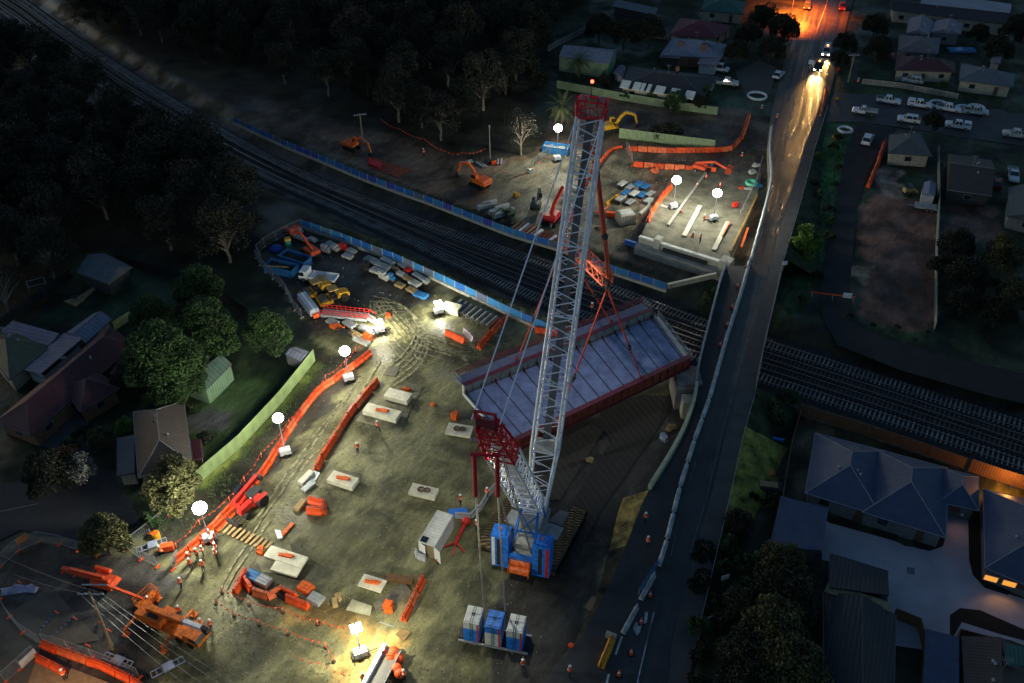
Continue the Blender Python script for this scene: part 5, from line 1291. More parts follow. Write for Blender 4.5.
# ================= machines =================
def tracks(t, L_, w_, g_, r_=.42):
    for s in (-1, 1):
        pr = []
        for i in range(9): a = math.pi / 2 - math.pi * i / 8; pr.append((L_ / 2 - r_ + r_ * math.cos(a), r_ + r_ * math.sin(a)))
        for i in range(9): a = -math.pi / 2 - math.pi * i / 8; pr.append((-L_ / 2 + r_ + r_ * math.cos(a), r_ + r_ * math.sin(a)))
        k = MB().prism(pr, s * g_ - w_ / 2, s * g_ + w_ / 2)
        for i in range(int(L_ / .3)): k.box(-L_ / 2 + i * .3 + .1, -L_ / 2 + i * .3 + .2, s * g_ - w_ / 2 - .02, s * g_ + w_ / 2 + .02, 2 * r_, 2 * r_ + .04)
        k.build('crawler_track', BLK, t)
def excavator(p, rz, label, paint, boom=((1.0, 1.6), (3.2, 4.0), (5.6, 3.0), (6.3, .9)), sc=1.0, z=0.0):
    t = thing('excavator', label, 'excavator', G(p[0], p[1], z), rz); t.scale = (sc,) * 3
    tracks(t, 3.8, .55, 1.05); MB().box(-.9, .9, -.8, .8, .5, .95).build('undercarriage', DARK, t)
    MB().prism([(-2.2, 1.0), (1.2, 1.0), (1.2, 1.5), (.2, 1.6), (.1, 2.0), (-1.9, 2.0), (-2.3, 1.7)], -1.25, 1.25).build('body', paint, t)
    MB().prism([(-2.35, 1.05), (-1.9, 1.05), (-1.8, 1.9), (-2.2, 1.8)], -1.2, 1.2).build('counterweight', paint, t)
    c = MB().prism([(0, 1.5), (1.35, 1.5), (1.3, 2.2), (.95, 2.85), (0, 2.9)], .3, 1.2).build('cab', paint, t)
    MB().prism([(.1, 1.9), (1.37, 1.9), (1.34, 2.25), (1.0, 2.72), (.1, 2.78)], .28, 1.22).build('window', GLASS, c); MB().box(-.02, .97, .35, 1.15, 2.88, 2.93).build('roof', paint, c)
    b = [Vector((x, -.15, zz)) for x, zz in boom]
    MB().beam(b[0], b[0].lerp(b[1], .55) + cz * .35, .4, .55).beam(b[0].lerp(b[1], .5) + cz * .33, b[1], .38, .5).build('boom', paint, t)
    MB().beam(b[1], b[1].lerp(b[2], .5) + cz * .1, .36, .45).beam(b[1].lerp(b[2], .48) + cz * .1, b[2], .34, .4).build('upper_boom', paint, t)
    MB().beam(b[2] + cz * .2, b[3], .3, .38).build('stick', paint, t)
    MB().tube(b[0] + Vector((.3, .0, .2)), b[0].lerp(b[1], .6), .09, 6).tube(b[1] + cz * .4, b[2] + cz * .4, .08, 6).build('ram', STEEL, t)
    q = b[3]; MB().prism([(q.x - .1, q.z + .1), (q.x + .35, q.z - .1), (q.x + .2, q.z - .75), (q.x - .5, q.z - .85), (q.x - .7, q.z - .4)], -.65, .35).build('bucket', DARK, t)
    return t
excavator((611, 131), ang((608, 128), (632, 124)), 'bright yellow excavator with its arm raised, left of the lone green fence', YEL)
excavator((480, 186), ang((480, 186), (462, 178)), 'orange excavator with cab facing the wood, on the earth track', MORG)
excavator((352, 149), ang((350, 148), (370, 155)), 'dark and orange excavator on the red earth beyond the railway', MORG, sc=.9)
excavator((508, 216), ang((508, 216), (490, 224)), 'small dark green and orange excavator by the stacked beams', mat('machine_green', (.05, .10, .05), .5), sc=.6)
excavator((536, 207), ang((536, 207), (540, 196)), 'dark excavator with a yellow arm beside the red loader crane', mat('machine_grey', (.06, .06, .06), .5), sc=.7)
# red loader crane beyond the tracks
t = thing('loader_crane', 'red compact crane with folded jib standing behind the hoarding near the boom', 'crane', G(552, 222, 0), ang((552, 222), (566, 205)))
tracks(t, 4.5, .6, 1.2); MB().box(-1.6, 1.6, -1.1, 1.1, .9, 1.9, taper=.1).build('body', REDP, t)
MB().beam((-.5, 0, 1.9), (1.0, 0, 3.6), .6).beam((1.0, 0, 3.6), (5.0, 0, 5.0), .55).beam((-1.6, -1.4, 2.0), (-1.6, 1.4, 2.0), .7, .8).build('jib', mat('bright_red', (.6, .03, .02), .45), t)
for s in (-1, 1): MB().beam((.5, s * 1.0, .5), (1.6, s * 2.8, .3), .25).box(1.35, 1.85, s * 2.8 - .25, s * 2.8 + .25, .02, .1).build('outrigger', REDP, t)
# rollers
def roller(p, rz, label):
    t = thing('road_roller', label, 'roller', G(p[0], p[1], 0), rz)
    MB().tube((1.7, -1.0, .75), (1.7, 1.0, .75), .75, 22).build('drum', mat('drum_steel', (.12, .10, .08), .5, .5), t)
    MB().box(.6, 2.65, 1.02, 1.2, .45, 1.05).box(.6, 2.65, -1.2, -1.02, .45, 1.05).box(2.5, 2.75, -1.2, 1.2, .45, 1.0).box(.4, .75, -1.2, 1.2, .45, 1.1).build('drum_frame', YEL, t)
    MB().prism([(-2.6, .7), (-.6, .7), (-.6, 1.5), (-1.0, 1.75), (-2.4, 1.55), (-2.7, 1.2)], -.75, .75).build('engine_cover', YEL, t)
    MB().box(-.6, .6, -.7, .7, .6, 1.1).build('platform', DARK, t)
    for x in (-.6, .55):
        for s in (-1, 1): MB().beam((x, s * .7, 1.1), (x, s * .7, 2.6), .07).build('post', DARK, t)
    MB().box(-.85, .8, -.85, .85, 2.6, 2.72, taper=.06).build('canopy', mat('canopy_tan', (.45, .27, .08), .5), t)
    for s in (-1, 1): MB().tube((-1.7, s * .75, .72), (-1.7, s * 1.15, .72), .72, 18).build('wheel', BLK, t)
    MB().box(-.1, .3, -.25, .25, 1.1, 1.5).build('seat', BLK, t)
    return t
roller((317, 294), ang((330, 288), (306, 297)), 'yellow roller parked behind, next to the white flatbed truck')
roller((334, 301), ang((346, 295), (320, 303)), 'yellow roller parked in front, nearer the camera, by the red-railed ramp')
# flatbed truck
t = thing('flatbed_truck', 'white cab truck with a timber load on its tray beside the rollers', 'truck', G(319, 281, 0), ang((334, 282), (304, 278)))
MB().prism([(1.6, .6), (3.2, .6), (3.25, 1.2), (3.0, 2.2), (1.6, 2.3)], -1.0, 1.0).build('cab', WHITEP, t); MB().prism([(2.2, 1.35), (3.27, 1.3), (3.08, 2.05), (2.2, 2.1)], -1.02, 1.02).build('window', GLASS, t)
MB().box(-3.3, 1.5, -.4, .4, .6, .85).build('chassis', DARK, t); MB().box(-3.4, 1.45, -1.1, 1.1, .9, 1.02).box(-3.4, 1.45, -1.12, -1.06, 1.02, 1.35).box(-3.4, 1.45, 1.06, 1.12, 1.02, 1.35).box(-3.42, -3.36, -1.1, 1.1, 1.02, 1.35).build('tray', WHITEP, t)
wheels(t, (2.4, -2.1), .92, .45, .28)
o = MB().box(-.9, .9, -.75, .75, 0, .5).box(-.8, .8, -.65, .65, .5, .62).build('timber_load', PALE_W); o.location = G(321, 280, 1.05); o.rotation_euler = (0, 0, t.rotation_euler[2]); tag(o, 'brown timber load on the tray of the white flatbed truck', 'timber load')
# skips
def skip(p, rz, label, L_=5.6, w_=2.4, h_=1.5, m=SKIPB, fill=None):
    t = thing('skip_bin', label, 'skip', G(p[0], p[1], 0), rz); a = L_ / 2; b = w_ / 2
    MB().box(-a, a, -b, b, .1, .2).box(-a, a, -b, -b + .08, .2, h_).box(-a, a, b - .08, b, .2, h_).box(-a, -a + .08, -b + .08, b - .08, .2, h_).box(a - .08, a, -b + .08, b - .08, .2, h_).build('bin', m, t)
    rb = MB()
    for i in range(9): x = -a + .3 + i * (L_ - .6) / 8; rb.box(x - .05, x + .05, -b - .06, -b + .0, .15, h_ - .1).box(x - .05, x + .05, b, b + .06, .15, h_ - .1)
    rb.box(-a - .04, a + .04, -b - .07, -b + .1, h_, h_ + .08).box(-a - .04, a + .04, b - .1, b + .07, h_, h_ + .08); rb.build('ribs', m, t)
    c = MB(); n = 8; vs = [(-a + .1 + (L_ - .2) * i / n, -b + .1 + (w_ - .2) * j / 4, h_ * .55 + random.uniform(-.15, .3)) for i in range(n + 1) for j in range(5)]
    c.add(vs, [(i * 5 + j, (i + 1) * 5 + j, (i + 1) * 5 + j + 1, i * 5 + j + 1) for i in range(n) for j in range(4)]).build('rubble', fill or EARTHM, t)
    return t
EARTHM = mat('earth_fill', (.09, .06, .045), .95, var=.5)
skip((296, 263), ang((281, 257), (309, 266)), 'blue skip bin, the upper of two lying side by side')
skip((282, 272), ang((268, 268), (297, 275)), 'blue skip bin with a plank on top, the lower of two lying side by side')
skip((556, 152), ang((543, 151), (570, 155)), 'blue skip bin with pale rubble under the far lamp', fill=CONC)
o = MB().beam((-2.4, 0, .05), (2.4, 0, .25), .3, .08).build('plank', PALE_W); o.location = G(276, 267, 1.62); o.rotation_euler = (0, 0, ang((265, 266), (285, 268))); tag(o, 'pale plank resting across the lower blue skip', 'plank')
# portable toilet
t = thing('portable_toilet', 'green portable toilet with a yellow roof by the skips', 'toilet', G(289, 249, 0), .4)
MB().box(-.55, .55, -.55, .55, 0, 2.05, taper=.03).build('cabin', mat('loo_green', (.02, .22, .16), .5), t); MB().box(-.6, .6, -.6, .6, 2.05, 2.35, taper=.15).build('roof', YEL, t); MB().box(-.4, .4, -.57, -.54, .1, 1.9).build('door', mat('loo_door', (.05, .3, .22), .5), t)
# red and orange boom lifts
def boom_lift(p, rz, label, paint, out=((-.5, 1.4), (1.2, 3.3), (-1.5, 4.2)), basket=True, sc=1.0, z=0.0):
    t = thing('boom_lift', label, 'boom lift', G(p[0], p[1], z), rz); t.scale = (sc,) * 3
    MB().box(-1.6, 1.6, -.75, .75, .45, .9).build('chassis', DARK, t); wheels(t, (1.15, -1.15), .95, .48, .36)
    MB().box(-1.7, .9, -1.0, -.25, .95, 1.6, taper=.06).box(-1.7, .9, .25, 1.0, .95, 1.6, taper=.06).box(-1.9, -1.2, -1.0, 1.0, .95, 1.65, taper=.05).build('turret', paint, t)
    q = [Vector((x, 0, zz)) for x, zz in out]
    for a, b in zip(q, q[1:]): MB().beam(a, b, .34, .4).build('arm', paint, t)
    if basket:
        e = q[-1]; mb = MB()
        for zz in (-.6, 0, .5):
            mb.beam(e + Vector((0, -.9, zz)), e + Vector((0, .9, zz)), .06).beam(e + Vector((.9, -.9, zz)), e + Vector((.9, .9, zz)), .06).beam(e + Vector((0, -.9, zz)), e + Vector((.9, -.9, zz)), .06).beam(e + Vector((0, .9, zz)), e + Vector((.9, .9, zz)), .06)
        for x in (0, .45, .9):
            for y in (-.9, -.45, 0, .45, .9): mb.beam(e + Vector((x, y, -.6)), e + Vector((x, y, .5)), .04)
        mb.box(0, .9, -.9, .9, -.66, -.6, o=e); mb.build('basket', paint, t)
    return t
boom_lift((311, 255), ang((318, 258), (302, 246)), 'red-orange boom lift with arm raised, above the blue skips', mat('lift_red', (.7, .09, .03), .45), out=((-1.0, 1.5), (2.6, 3.4), (4.2, 3.2)))
boom_lift((702, 172), ang((700, 170), (722, 176)), 'orange boom lift at the end of the far straight barrier row', mat('lift_red', (.7, .09, .03), .45), out=((-1.6, 1.7), (2.4, 3.0), (5.2, 2.2)))
# flat folded orange lift left of the truck crane
t = thing('boom_lift', 'large orange boom lift folded flat beside the power pole', 'boom lift', G(101, 585, 0), ang((118, 587), (76, 575))); t.scale = (.82,) * 3
LR = mat('lift_red', (.7, .09, .03), .45)
MB().box(-2.2, 2.0, -1.1, 1.1, .5, 1.1).build('chassis', DARK, t); wheels(t, (1.5, -1.5), 1.25, .55, .4)
MB().box(-3.0, .8, -1.2, 1.2, 1.15, 2.0, taper=.25).build('turret', LR, t); MB().box(-1.5, 1.2, -1.6, -.9, 2.0, 2.5, taper=.15).build('hood', LR, t)
MB().beam((-2.4, .35, 2.3), (5.6, .35, 2.1), .6, .7).build('arm', LR, t); MB().beam((-1.6, .35, 2.9), (4.4, .35, 2.6), .4, .35).build('upper_arm', LR, t); MB().beam((5.4, .35, 2.1), (6.2, .35, .9), .35, .35).beam((3.6, .3, 1.4), (4.2, .3, .7), .3, .3).build('jib', LR, t)
# orange truck crane
t = thing('truck_crane', 'orange truck crane with its boom pointing right, outriggers down', 'crane', G(173, 630, 0), ang((148, 616), (200, 639))); t.scale = (.9,) * 3
OC = mat('crane_orange', (.80, .17, .02), .5, var=.4, scale=2)
MB().box(-5.0, 4.4, -1.15, 1.15, .9, 1.45).build('chassis', OC, t)
MB().prism([(3.0, .8), (5.2, .8), (5.25, 1.5), (4.9, 2.3), (3.0, 2.35)], -1.2, 1.2).build('driving_cab', OC, t); MB().prism([(3.9, 1.55), (5.26, 1.5), (4.97, 2.15), (3.9, 2.2)], -1.22, 1.22).build('window', GLASS, t)
for x in (-4.0, -2.7, 2.0, 3.8):
    for s in (-1, 1): MB().tube((x, s * .85, .55), (x, s * 1.22, .55), .55, 16).build('wheel', BLK, t)
MB().box(-3.6, -.4, -1.25, .0, 1.5, 2.6, taper=.12).build('superstructure', OC, t); MB().box(-4.6, -3.5, -1.25, 1.25, 1.5, 2.5, taper=.1).build('counterweight', OC, t)
MB().prism([(-1.2, 1.5), (.6, 1.5), (.4, 2.7), (-1.2, 2.9)], .45, 1.3).build('crane_cab', OC, t); MB().prism([(-.9, 1.9), (.64, 1.85), (.45, 2.6), (-.9, 2.75)], .43, 1.32).build('cab_window', GLASS, t)
MB().beam((-3.2, .0, 2.9), (2.6, .0, 3.4), .75, .8).build('main_boom', OC, t); MB().beam((2.4, 0, 3.4), (5.6, 0, 3.7), .55, .6).build('inner_boom', WHITEP, t); MB().beam((5.5, 0, 3.7), (6.4, 0, 3.6), .5, .9).tube((6.2, -.3, 3.4), (6.2, .3, 3.4), .35, 12).build('boom_head', DARK, t)
for x in (-4.9, 1.0):
    for s in (-1, 1): MB().beam((x, s * 1.0, 1.1), (x, s * 3.0, 1.0), .3).beam((x, s * 2.9, 1.0), (x, s * 2.9, .1), .18).box(x - .4, x + .4, s * 2.9 - .4, s * 2.9 + .4, .02, .12).build('outrigger', OC, t)
for s in (-.55, .55): MB().box(-2.6, -1.2, s - .3, s + .3, 2.6, 2.75).build('winch', DARK, t)
# man cage at its back with an arm
t = thing('man_cage', 'orange mesh work cage standing off the rear of the truck crane', 'work cage', G(149, 603, 0), ang((140, 608), (158, 592)))
mb = MB()
for z_ in (.6, 1.2, 1.8): mb.beam((-1.3, -.7, z_), (1.3, -.7, z_), .06).beam((-1.3, .7, z_), (1.3, .7, z_), .06).beam((-1.3, -.7, z_), (-1.3, .7, z_), .06).beam((1.3, -.7, z_), (1.3, .7, z_), .06)
for i in range(9):
    for s in (-.7, .7): mb.beam((-1.3 + i * .325, s, .6), (-1.3 + i * .325, s, 1.8), .04)
mb.box(-1.3, 1.3, -.7, .7, .5, .58); mb.build('cage', OC, t); MB().beam((0, .2, .3), (-1.6, 4.4, 1.9), .3, .35).build('arm', LR, t); MB().box(-.6, .6, -.5, .5, 0, .5).build('base', DARK, t)
# red tractor by the barrier row
t = thing('tractor', 'red tractor with big black wheels beside the timber mats', 'tractor', G(254, 507, 0), ang((262, 498), (243, 515)))
RDM = MATS['bright_red']
MB().box(.2, 2.4, -.45, .45, .8, 1.6, taper=.08).build('bonnet', RDM, t); MB().box(-1.4, .4, -.6, .6, .6, 1.2).build('body', RDM, t)
for s in (-1, 1):
    MB().tube((-.9, s * .65, .85), (-.9, s * 1.15, .85), .85, 20).build('rear_wheel', BLK, t); MB().tube((1.8, s * .65, .5), (1.8, s * 1.0, .5), .5, 16).build('front_wheel', BLK, t); MB().box(-1.7, -.1, s * .9 - .28, s * .9 + .28, 1.72, 1.8).build('mudguard', RDM, t)
for x in (-1.2, .3):
    for s in (-.55, .55): MB().beam((x, s, 1.2), (x, s, 2.5), .07).build('post', DARK, t)
MB().box(-1.35, .45, -.65, .65, 2.5, 2.6).build('roof', DARK, t); MB().beam((2.2, -.5, .8), (3.6, -.5, .5), .15).beam((2.2, .5, .8), (3.6, .5, .5), .15).box(3.4, 3.8, -1, 1, .15, .7).build('front_loader', DARK, t)
t = thing('telehandler', 'long red machine arm parked between the tractor and the barriers', 'telehandler', G(246, 500, 0), ang((238, 508), (254, 488)))
MB().box(-2.3, 1.6, -.8, .8, .6, 1.4, taper=.1).build('body', RDM, t); MB().beam((-2.2, 0, 1.9), (3.0, 0, 1.6), .5, .55).build('arm', RDM, t); MB().box(-.8, .6, .35, 1.0, 1.4, 2.3, taper=.08).build('cab', GLASS, t); wheels(t, (1.2, -1.5), .95, .55, .35); MB().box(2.9, 3.3, -.7, .7, .9, 1.7).build('fork_carriage', DARK, t)
# container office with open doors
rz_ = ang((425, 552), (444, 520)); t = thing('shipping_container', 'white ribbed shipping container with its end doors open', 'container', G(437, 541, 0), rz_)
CONT = ribbed('container_white', (.80, .78, .70), period=.5, rough=.5, axis='X', contrast=.14)
MB().box(-3.0, 3.0, -1.2, 1.2, .12, 2.55).build('shell', CONT, t); t.scale = (.88, .88, .95); fr_ = MB()
for y_ in (-1.2, 1.2):
    fr_.beam((-3.03, y_, 2.55), (3.03, y_, 2.55), .14).beam((-3.03, y_, .12), (3.03, y_, .12), .14)
    for x_ in (-3.0, 3.0): fr_.beam((x_, y_, .05), (x_, y_, 2.6), .15)
fr_.beam((-3, -1.2, 2.56), (-3, 1.2, 2.56), .14).beam((3, -1.2, 2.56), (3, 1.2, 2.56), .14).build('frame', mat('cont_frame', (.6, .6, .56), .5), t)
MB().box(-3.06, -3.03, -1.05, 1.05, .25, 2.4).build('interior', mat('cont_inside', (.25, .2, .13), .8), t)
MB().beam((-3.05, 1.15, 1.3), (-3.35, .1, 1.3), .06, 2.3).build('door', WHITEP, t); MB().beam((-3.05, -1.2, 1.3), (-3.6, -2.3, 1.3), .06, 2.3).build('door', WHITEP, t)
MB().box(-2.9, -1.9, .1, 1.1, 2.58, 2.64).build('roof_panel', GLASS, t)
# grey ribbon of plastic barriers round the container and crane
for pts, lb in [([(455, 517), (468, 520), (479, 512), (486, 498), (497, 486)], 'grey plastic barrier in the curve between container and crane'), ([(416, 552), (414, 556), (426, 561)], 'grey plastic barrier at the open end of the white container')]:
    P = resample([G(x, y, 0) for x, y in pts], 2.1)
    for a, b in zip(P, P[1:]):
        d_ = b - a; o = MB().prism([(-.25, 0), (.25, 0), (.12, .5), (.1, .9), (-.1, .9), (-.12, .5)], -d_.length / 2 + .02, d_.length / 2 - .02).build('plastic_barrier', mat('barrier_grey', (.42, .43, .46), .5)); o.location = (a + b) / 2; o.rotation_euler = (0, 0, math.atan2(d_.y, d_.x) - math.pi / 2); tag(o, lb, 'barrier', lb[:40])
o = MB().box(-1.2, 1.2, -.7, .7, 0, .12).build('tarpaulin', mat('tarp_blue', (.03, .18, .7), .5)); o.location = G(458, 513, 0); o.rotation_euler = (0, 0, .1); tag(o, 'small blue sheet on the ground right of the container', 'tarpaulin')
o = MB().sphere((0, 0, .1), 1.2, 10, 6, .5).build('tarpaulin', mat('tarp_navy', (.02, .08, .45), .6)); o.location = G(276, 249, 0); tag(o, 'crumpled blue tarpaulin left of the green toilet', 'tarpaulin')
# red spider rig beside the container
t = thing('spider_rig', 'red tripod rig with a round head, lying right of the container', 'rig', G(460, 538, 0), ang((455, 544), (465, 526)))
MB().sphere((2.0, 0, 1.0), .6, 10, 6).build('head', RDM, t); MB().beam((-1.5, 0, .5), (1.8, 0, .9), .4, .35).build('beam', RDM, t)
for a_ in (2.2, 3.3, 4.3): MB().beam((-1.2, 0, .6), (-1.2 + 1.6 * math.cos(a_), 1.6 * math.sin(a_), .08), .14).build('leg', RDM, t)
t = thing('ramp_stair', 'silver access ramp with bright red railings by the rollers', 'ramp', G(347, 318, 0), ang((328, 316), (366, 320)))
MB().beam((-4.2, 0, .7), (3.6, 0, .7), 1.6, .12).beam((-4.2, -.8, .55), (3.6, -.8, .55), .1, .5).beam((-4.2, .8, .55), (3.6, .8, .55), .1, .5).beam((3.6, 0, .7), (4.8, 0, .1), 1.5, .1).build('deck', GREYP, t); mb = MB()
for y_ in (-.8, .8):
    for z_ in (1.2, 1.7): mb.beam((-4.2, y_, z_), (3.6, y_, z_), .09)
    mb.beam((3.6, y_, 1.7), (4.8, y_, .9), .09)
    for i in range(11): mb.beam((-4.2 + i * .78, y_, .7), (-4.2 + i * .78, y_, 1.7), .09)
mb.build('railing', RDM, t)
for i in range(4): MB().box(-3.8 + i * 2.3, -3.6 + i * 2.3, -.8, .8, 0, .5).build('trestle', DARK, t)
t = thing('site_trailer', 'long silver-roofed trailer parked against the yard edge left of the ramp', 'trailer', G(309, 309, 0), ang((302, 300), (316, 318)))
MB().box(-2.9, 2.9, -.85, .85, .55, 1.7, taper=.1).build('body', mat('trailer_silver', (.45, .50, .60), .35, .2), t); MB().beam((-2.7, 0, 1.72), (2.7, 0, 1.72), .3, .1).build('ridge', WHITEP, t); wheels(t, (-.5, .5), .85, .35, .2); MB().box(2.9, 3.4, -.5, .5, .3, 1.0).build('end_box', ORANGE, t)

# concrete slabs with coiled rigging
SLAB = mat('precast', (.66, .63, .50), .8, var=.2, scale=.8)
def slab(p, q, w_, h_, label, gear='chain', z=0):
    a, b = G(*p, z), G(*q, z); m_ = (a + b) / 2; Ln = (b - a).length; t = thing('precast_slab', label, 'concrete slab', m_, math.atan2(b.y - a.y, b.x - a.x))
    MB().box(-Ln / 2, Ln / 2, -w_ / 2, w_ / 2, .12, h_).build('slab', SLAB, t); MB().box(-Ln / 2 + .3, -Ln / 2 + .5, -w_ / 2, w_ / 2, 0, .12).box(Ln / 2 - .5, Ln / 2 - .3, -w_ / 2, w_ / 2, 0, .12).build('dunnage', WOOD, t)
    g = thing
    if gear:
        o = MB()
        if gear == 'chain': o.torus((-.35, 0, .1), .42, .1, 14, 5).torus((.45, .1, .1), .38, .09, 14, 5).beam((-.8, -.2, .12), (.9, .1, .12), .1)
        else: o.beam((-.9, -.1, .15), (.8, .1, .15), .35, .3).beam((-.2, .3, .1), (1.0, .35, .1), .2, .2)
        o = o.build('lifting_chain', mat('chain_rust', (.10, .05, .03), .6) if gear == 'chain' else MORG); o.location = m_ + cz * h_; o.rotation_euler = (0, 0, t.rotation_euler[2]); tag(o, ('dark coiled chain' if gear == 'chain' else 'orange lifting gear') + ' on the ' + label.replace('on the wash pad, ', '').replace('in the lower left yard, ', ''), 'rigging')
    return t
slab((387, 396), (410, 402), 1.87, .9, 'clean pale slab on the wash pad, upper of the two', None)
slab((366, 411), (399, 420), 1.87, .9, 'long pale slab on the wash pad, lower of the two', 'beam')
slab((447, 430), (472, 434), 2.16, .5, 'square pale slab left of the derrick head', 'chain')
slab((331, 479), (356, 487), 1.87, .8, 'pale slab right of the small barrier ring', 'beam')
slab((411, 491), (437, 497), 1.73, .7, 'pale slab above the white container', 'chain')
slab((268, 553), (305, 565), 1.73, .5, 'large cream slab in the lower left yard, the back one', 'beam')
slab((274, 566), (300, 573), 1.73, .4, 'plain cream slab in the lower left yard, the front one', None)
slab((361, 581), (384, 588), 1.8, .3, 'small grey slab below the yard centre', 'beam')
# small stuff on the yard
def blob(px, py, sx, sy, sz, m, nm, lb, cat, rz=0.0, z=0.0, seed=1, n=4):
    rnd = random.Random(seed); mb = MB()
    for i in range(n):
        ox, oy = rnd.uniform(-sx, sx) * .4, rnd.uniform(-sy, sy) * .4; w_, d_ = sx * rnd.uniform(.25, .55), sy * rnd.uniform(.25, .55)
        mb.box(-w_, w_, -d_, d_, 0, sz * rnd.uniform(.5, 1), rz=rnd.uniform(-.5, .5), o=(ox, oy, 0), taper=.03)
    o = mb.build(nm, m); o.location = G(px, py, z); o.rotation_euler = (0, 0, rz); return tag(o, lb, cat)
for i, (px, py, sx, sy, sz, m, nm, lb, cat) in enumerate([
    (407, 391, .9, .5, .6, MORG, 'crate', 'orange crate above the clean pale slab', 'crate'),
    (454, 417, 1.1, .8, .8, MORG, 'rigging_crate', 'orange rigging heap above the square slab', 'rigging'),
    (433, 405, .5, .4, .4, MORG, 'crate', 'tiny orange item in the empty middle of the yard', 'crate'),
    (390, 609, 1.0, 1.0, 1.0, MORG, 'rigging_crate', 'orange strapping heap left of the lone barrier row', 'rigging'),
    (438, 561, .5, .4, .4, MORG, 'crate', 'small orange box in front of the container doors', 'crate'),
    (336, 600, 1.3, .8, .9, PALE_W, 'timber_heap', 'heap of orange-brown poles right of the barrier heap', 'timber'),
    (260, 552, .9, .7, .9, MORG, 'compressor', 'small orange machine left of the large cream slab', 'machine'),
    (668, 429, 1.2, .8, .7, PALE_W, 'pallet_load', 'tan pallet load below the retaining wall', 'pallet'),
    (664, 438, 1.2, .9, .8, mat('wrapped_blue', (.30, .38, .50), .5), 'wrapped_load', 'blue-white wrapped load below the tan pallet', 'load'),
    (589, 460, 1.1, .6, .6, PALE_W, 'timber_heap', 'small timber bundle on the striped mats', 'timber'),
    (570, 646, .5, .5, .3, ORANGE, 'crate', 'small orange crate near the dark road edge', 'crate'),
    (770, 474, .9, .8, .5, MORG, 'crate', 'orange box on the bank right of the road', 'box'),
    (836, 99, .7, .5, .6, YEL, 'crate', 'yellow box by the barriers at the corner', 'box'),
    (834, 137, 1.0, .7, .4, YEL, 'sandbags', 'yellow bags lying on the grass corner', 'bags'),
    (388, 316, .9, .5, .5, ORANGE, 'crate', 'orange item right of the first squat floodlight', 'crate'),
    (484, 312, 1.3, 1.0, .8, CONC, 'concrete_block', 'x', 'block')][:15]):
    blob(px, py, sx, sy, sz, m, nm, lb, cat, seed=i + 3, rz=i)
o = MB().box(-1.6, 1.6, -1.0, 1.0, 0, 1.1, taper=.1).build('wrapped_load', mat('wrap_tan', (.45, .43, .33), .6)); o.location = G(452, 311, 0); o.rotation_euler = (0, 0, -.4); tag(o, 'pale wrapped block between the floodlight and the pipes', 'load')
# plates and boards
def plate(pts, nm, lb, m, cat, h_=.08, z=0):
    P = [G(x, y, z) for x, y in pts]; o = MB().slab([(p.x, p.y) for p in P], z + .01, z + .01 + h_).build(nm, m); return tag(o, lb, cat)
RUSTP = mat('rust_plate', (.28, .18, .08), .6, var=.3)
plate([(402, 628), (411, 633), (404, 641), (395, 635)], 'steel_plate', 'tan square plate below the lone barrier row', RUSTP, 'plate')
plate([(592, 596), (599, 599), (593, 613), (584, 608)], 'plywood_sheet', 'brown board near the dark road edge', RUSTP, 'board')
plate([(373, 603), (404, 582), (412, 593), (412, 596), (377, 614)], 'plywood_sheet', 'large grey-brown sheets left of the lone barrier row', mat('ply_grey', (.13, .12, .09), .7, var=.3), 'board')
plate([(388, 368), (400, 366), (396, 377), (383, 375)], 'steel_plate', 'dark plate above the inner barrier row', mat('plate_dark', (.10, .09, .06), .6), 'plate')
plate([(314, 471), (320, 473), (315, 482), (310, 480)], 'white_board', 'white board at the foot of the inner barrier row', WHITEP, 'board')
plate([(275, 531), (281, 532), (283, 539), (278, 540)], 'white_board', 'white board at the top of the cream slabs', WHITEP, 'board', .3)
plate([(748, 483), (753, 483), (752, 480)], 'steel_plate', 'x', RUSTP, 'plate') if False else None
plate([(548, 522), (560, 511), (578, 516), (566, 528)], 'steel_plate', 'grey steel plate against the right crawler belt', mat('plate_grey', (.16, .18, .20), .5), 'plate', .2)
for i in range(11):
    a, b = G(222 + i * 4.9, 526 + i * 2.1, .1), G(229 + i * 4.9, 521 + i * 2.1, .1); o = MB().beam(G(219 + i * 4.4, 531 + i * 2.0, .12), G(228 + i * 4.4, 522 + i * 2.0, .12), .36, .16).build('timber_mat', PALE_W); tag(o, 'brown timber mat in the ribbed row across the track below the tractor', 'timber mat', 'ribbed row of timber mats')
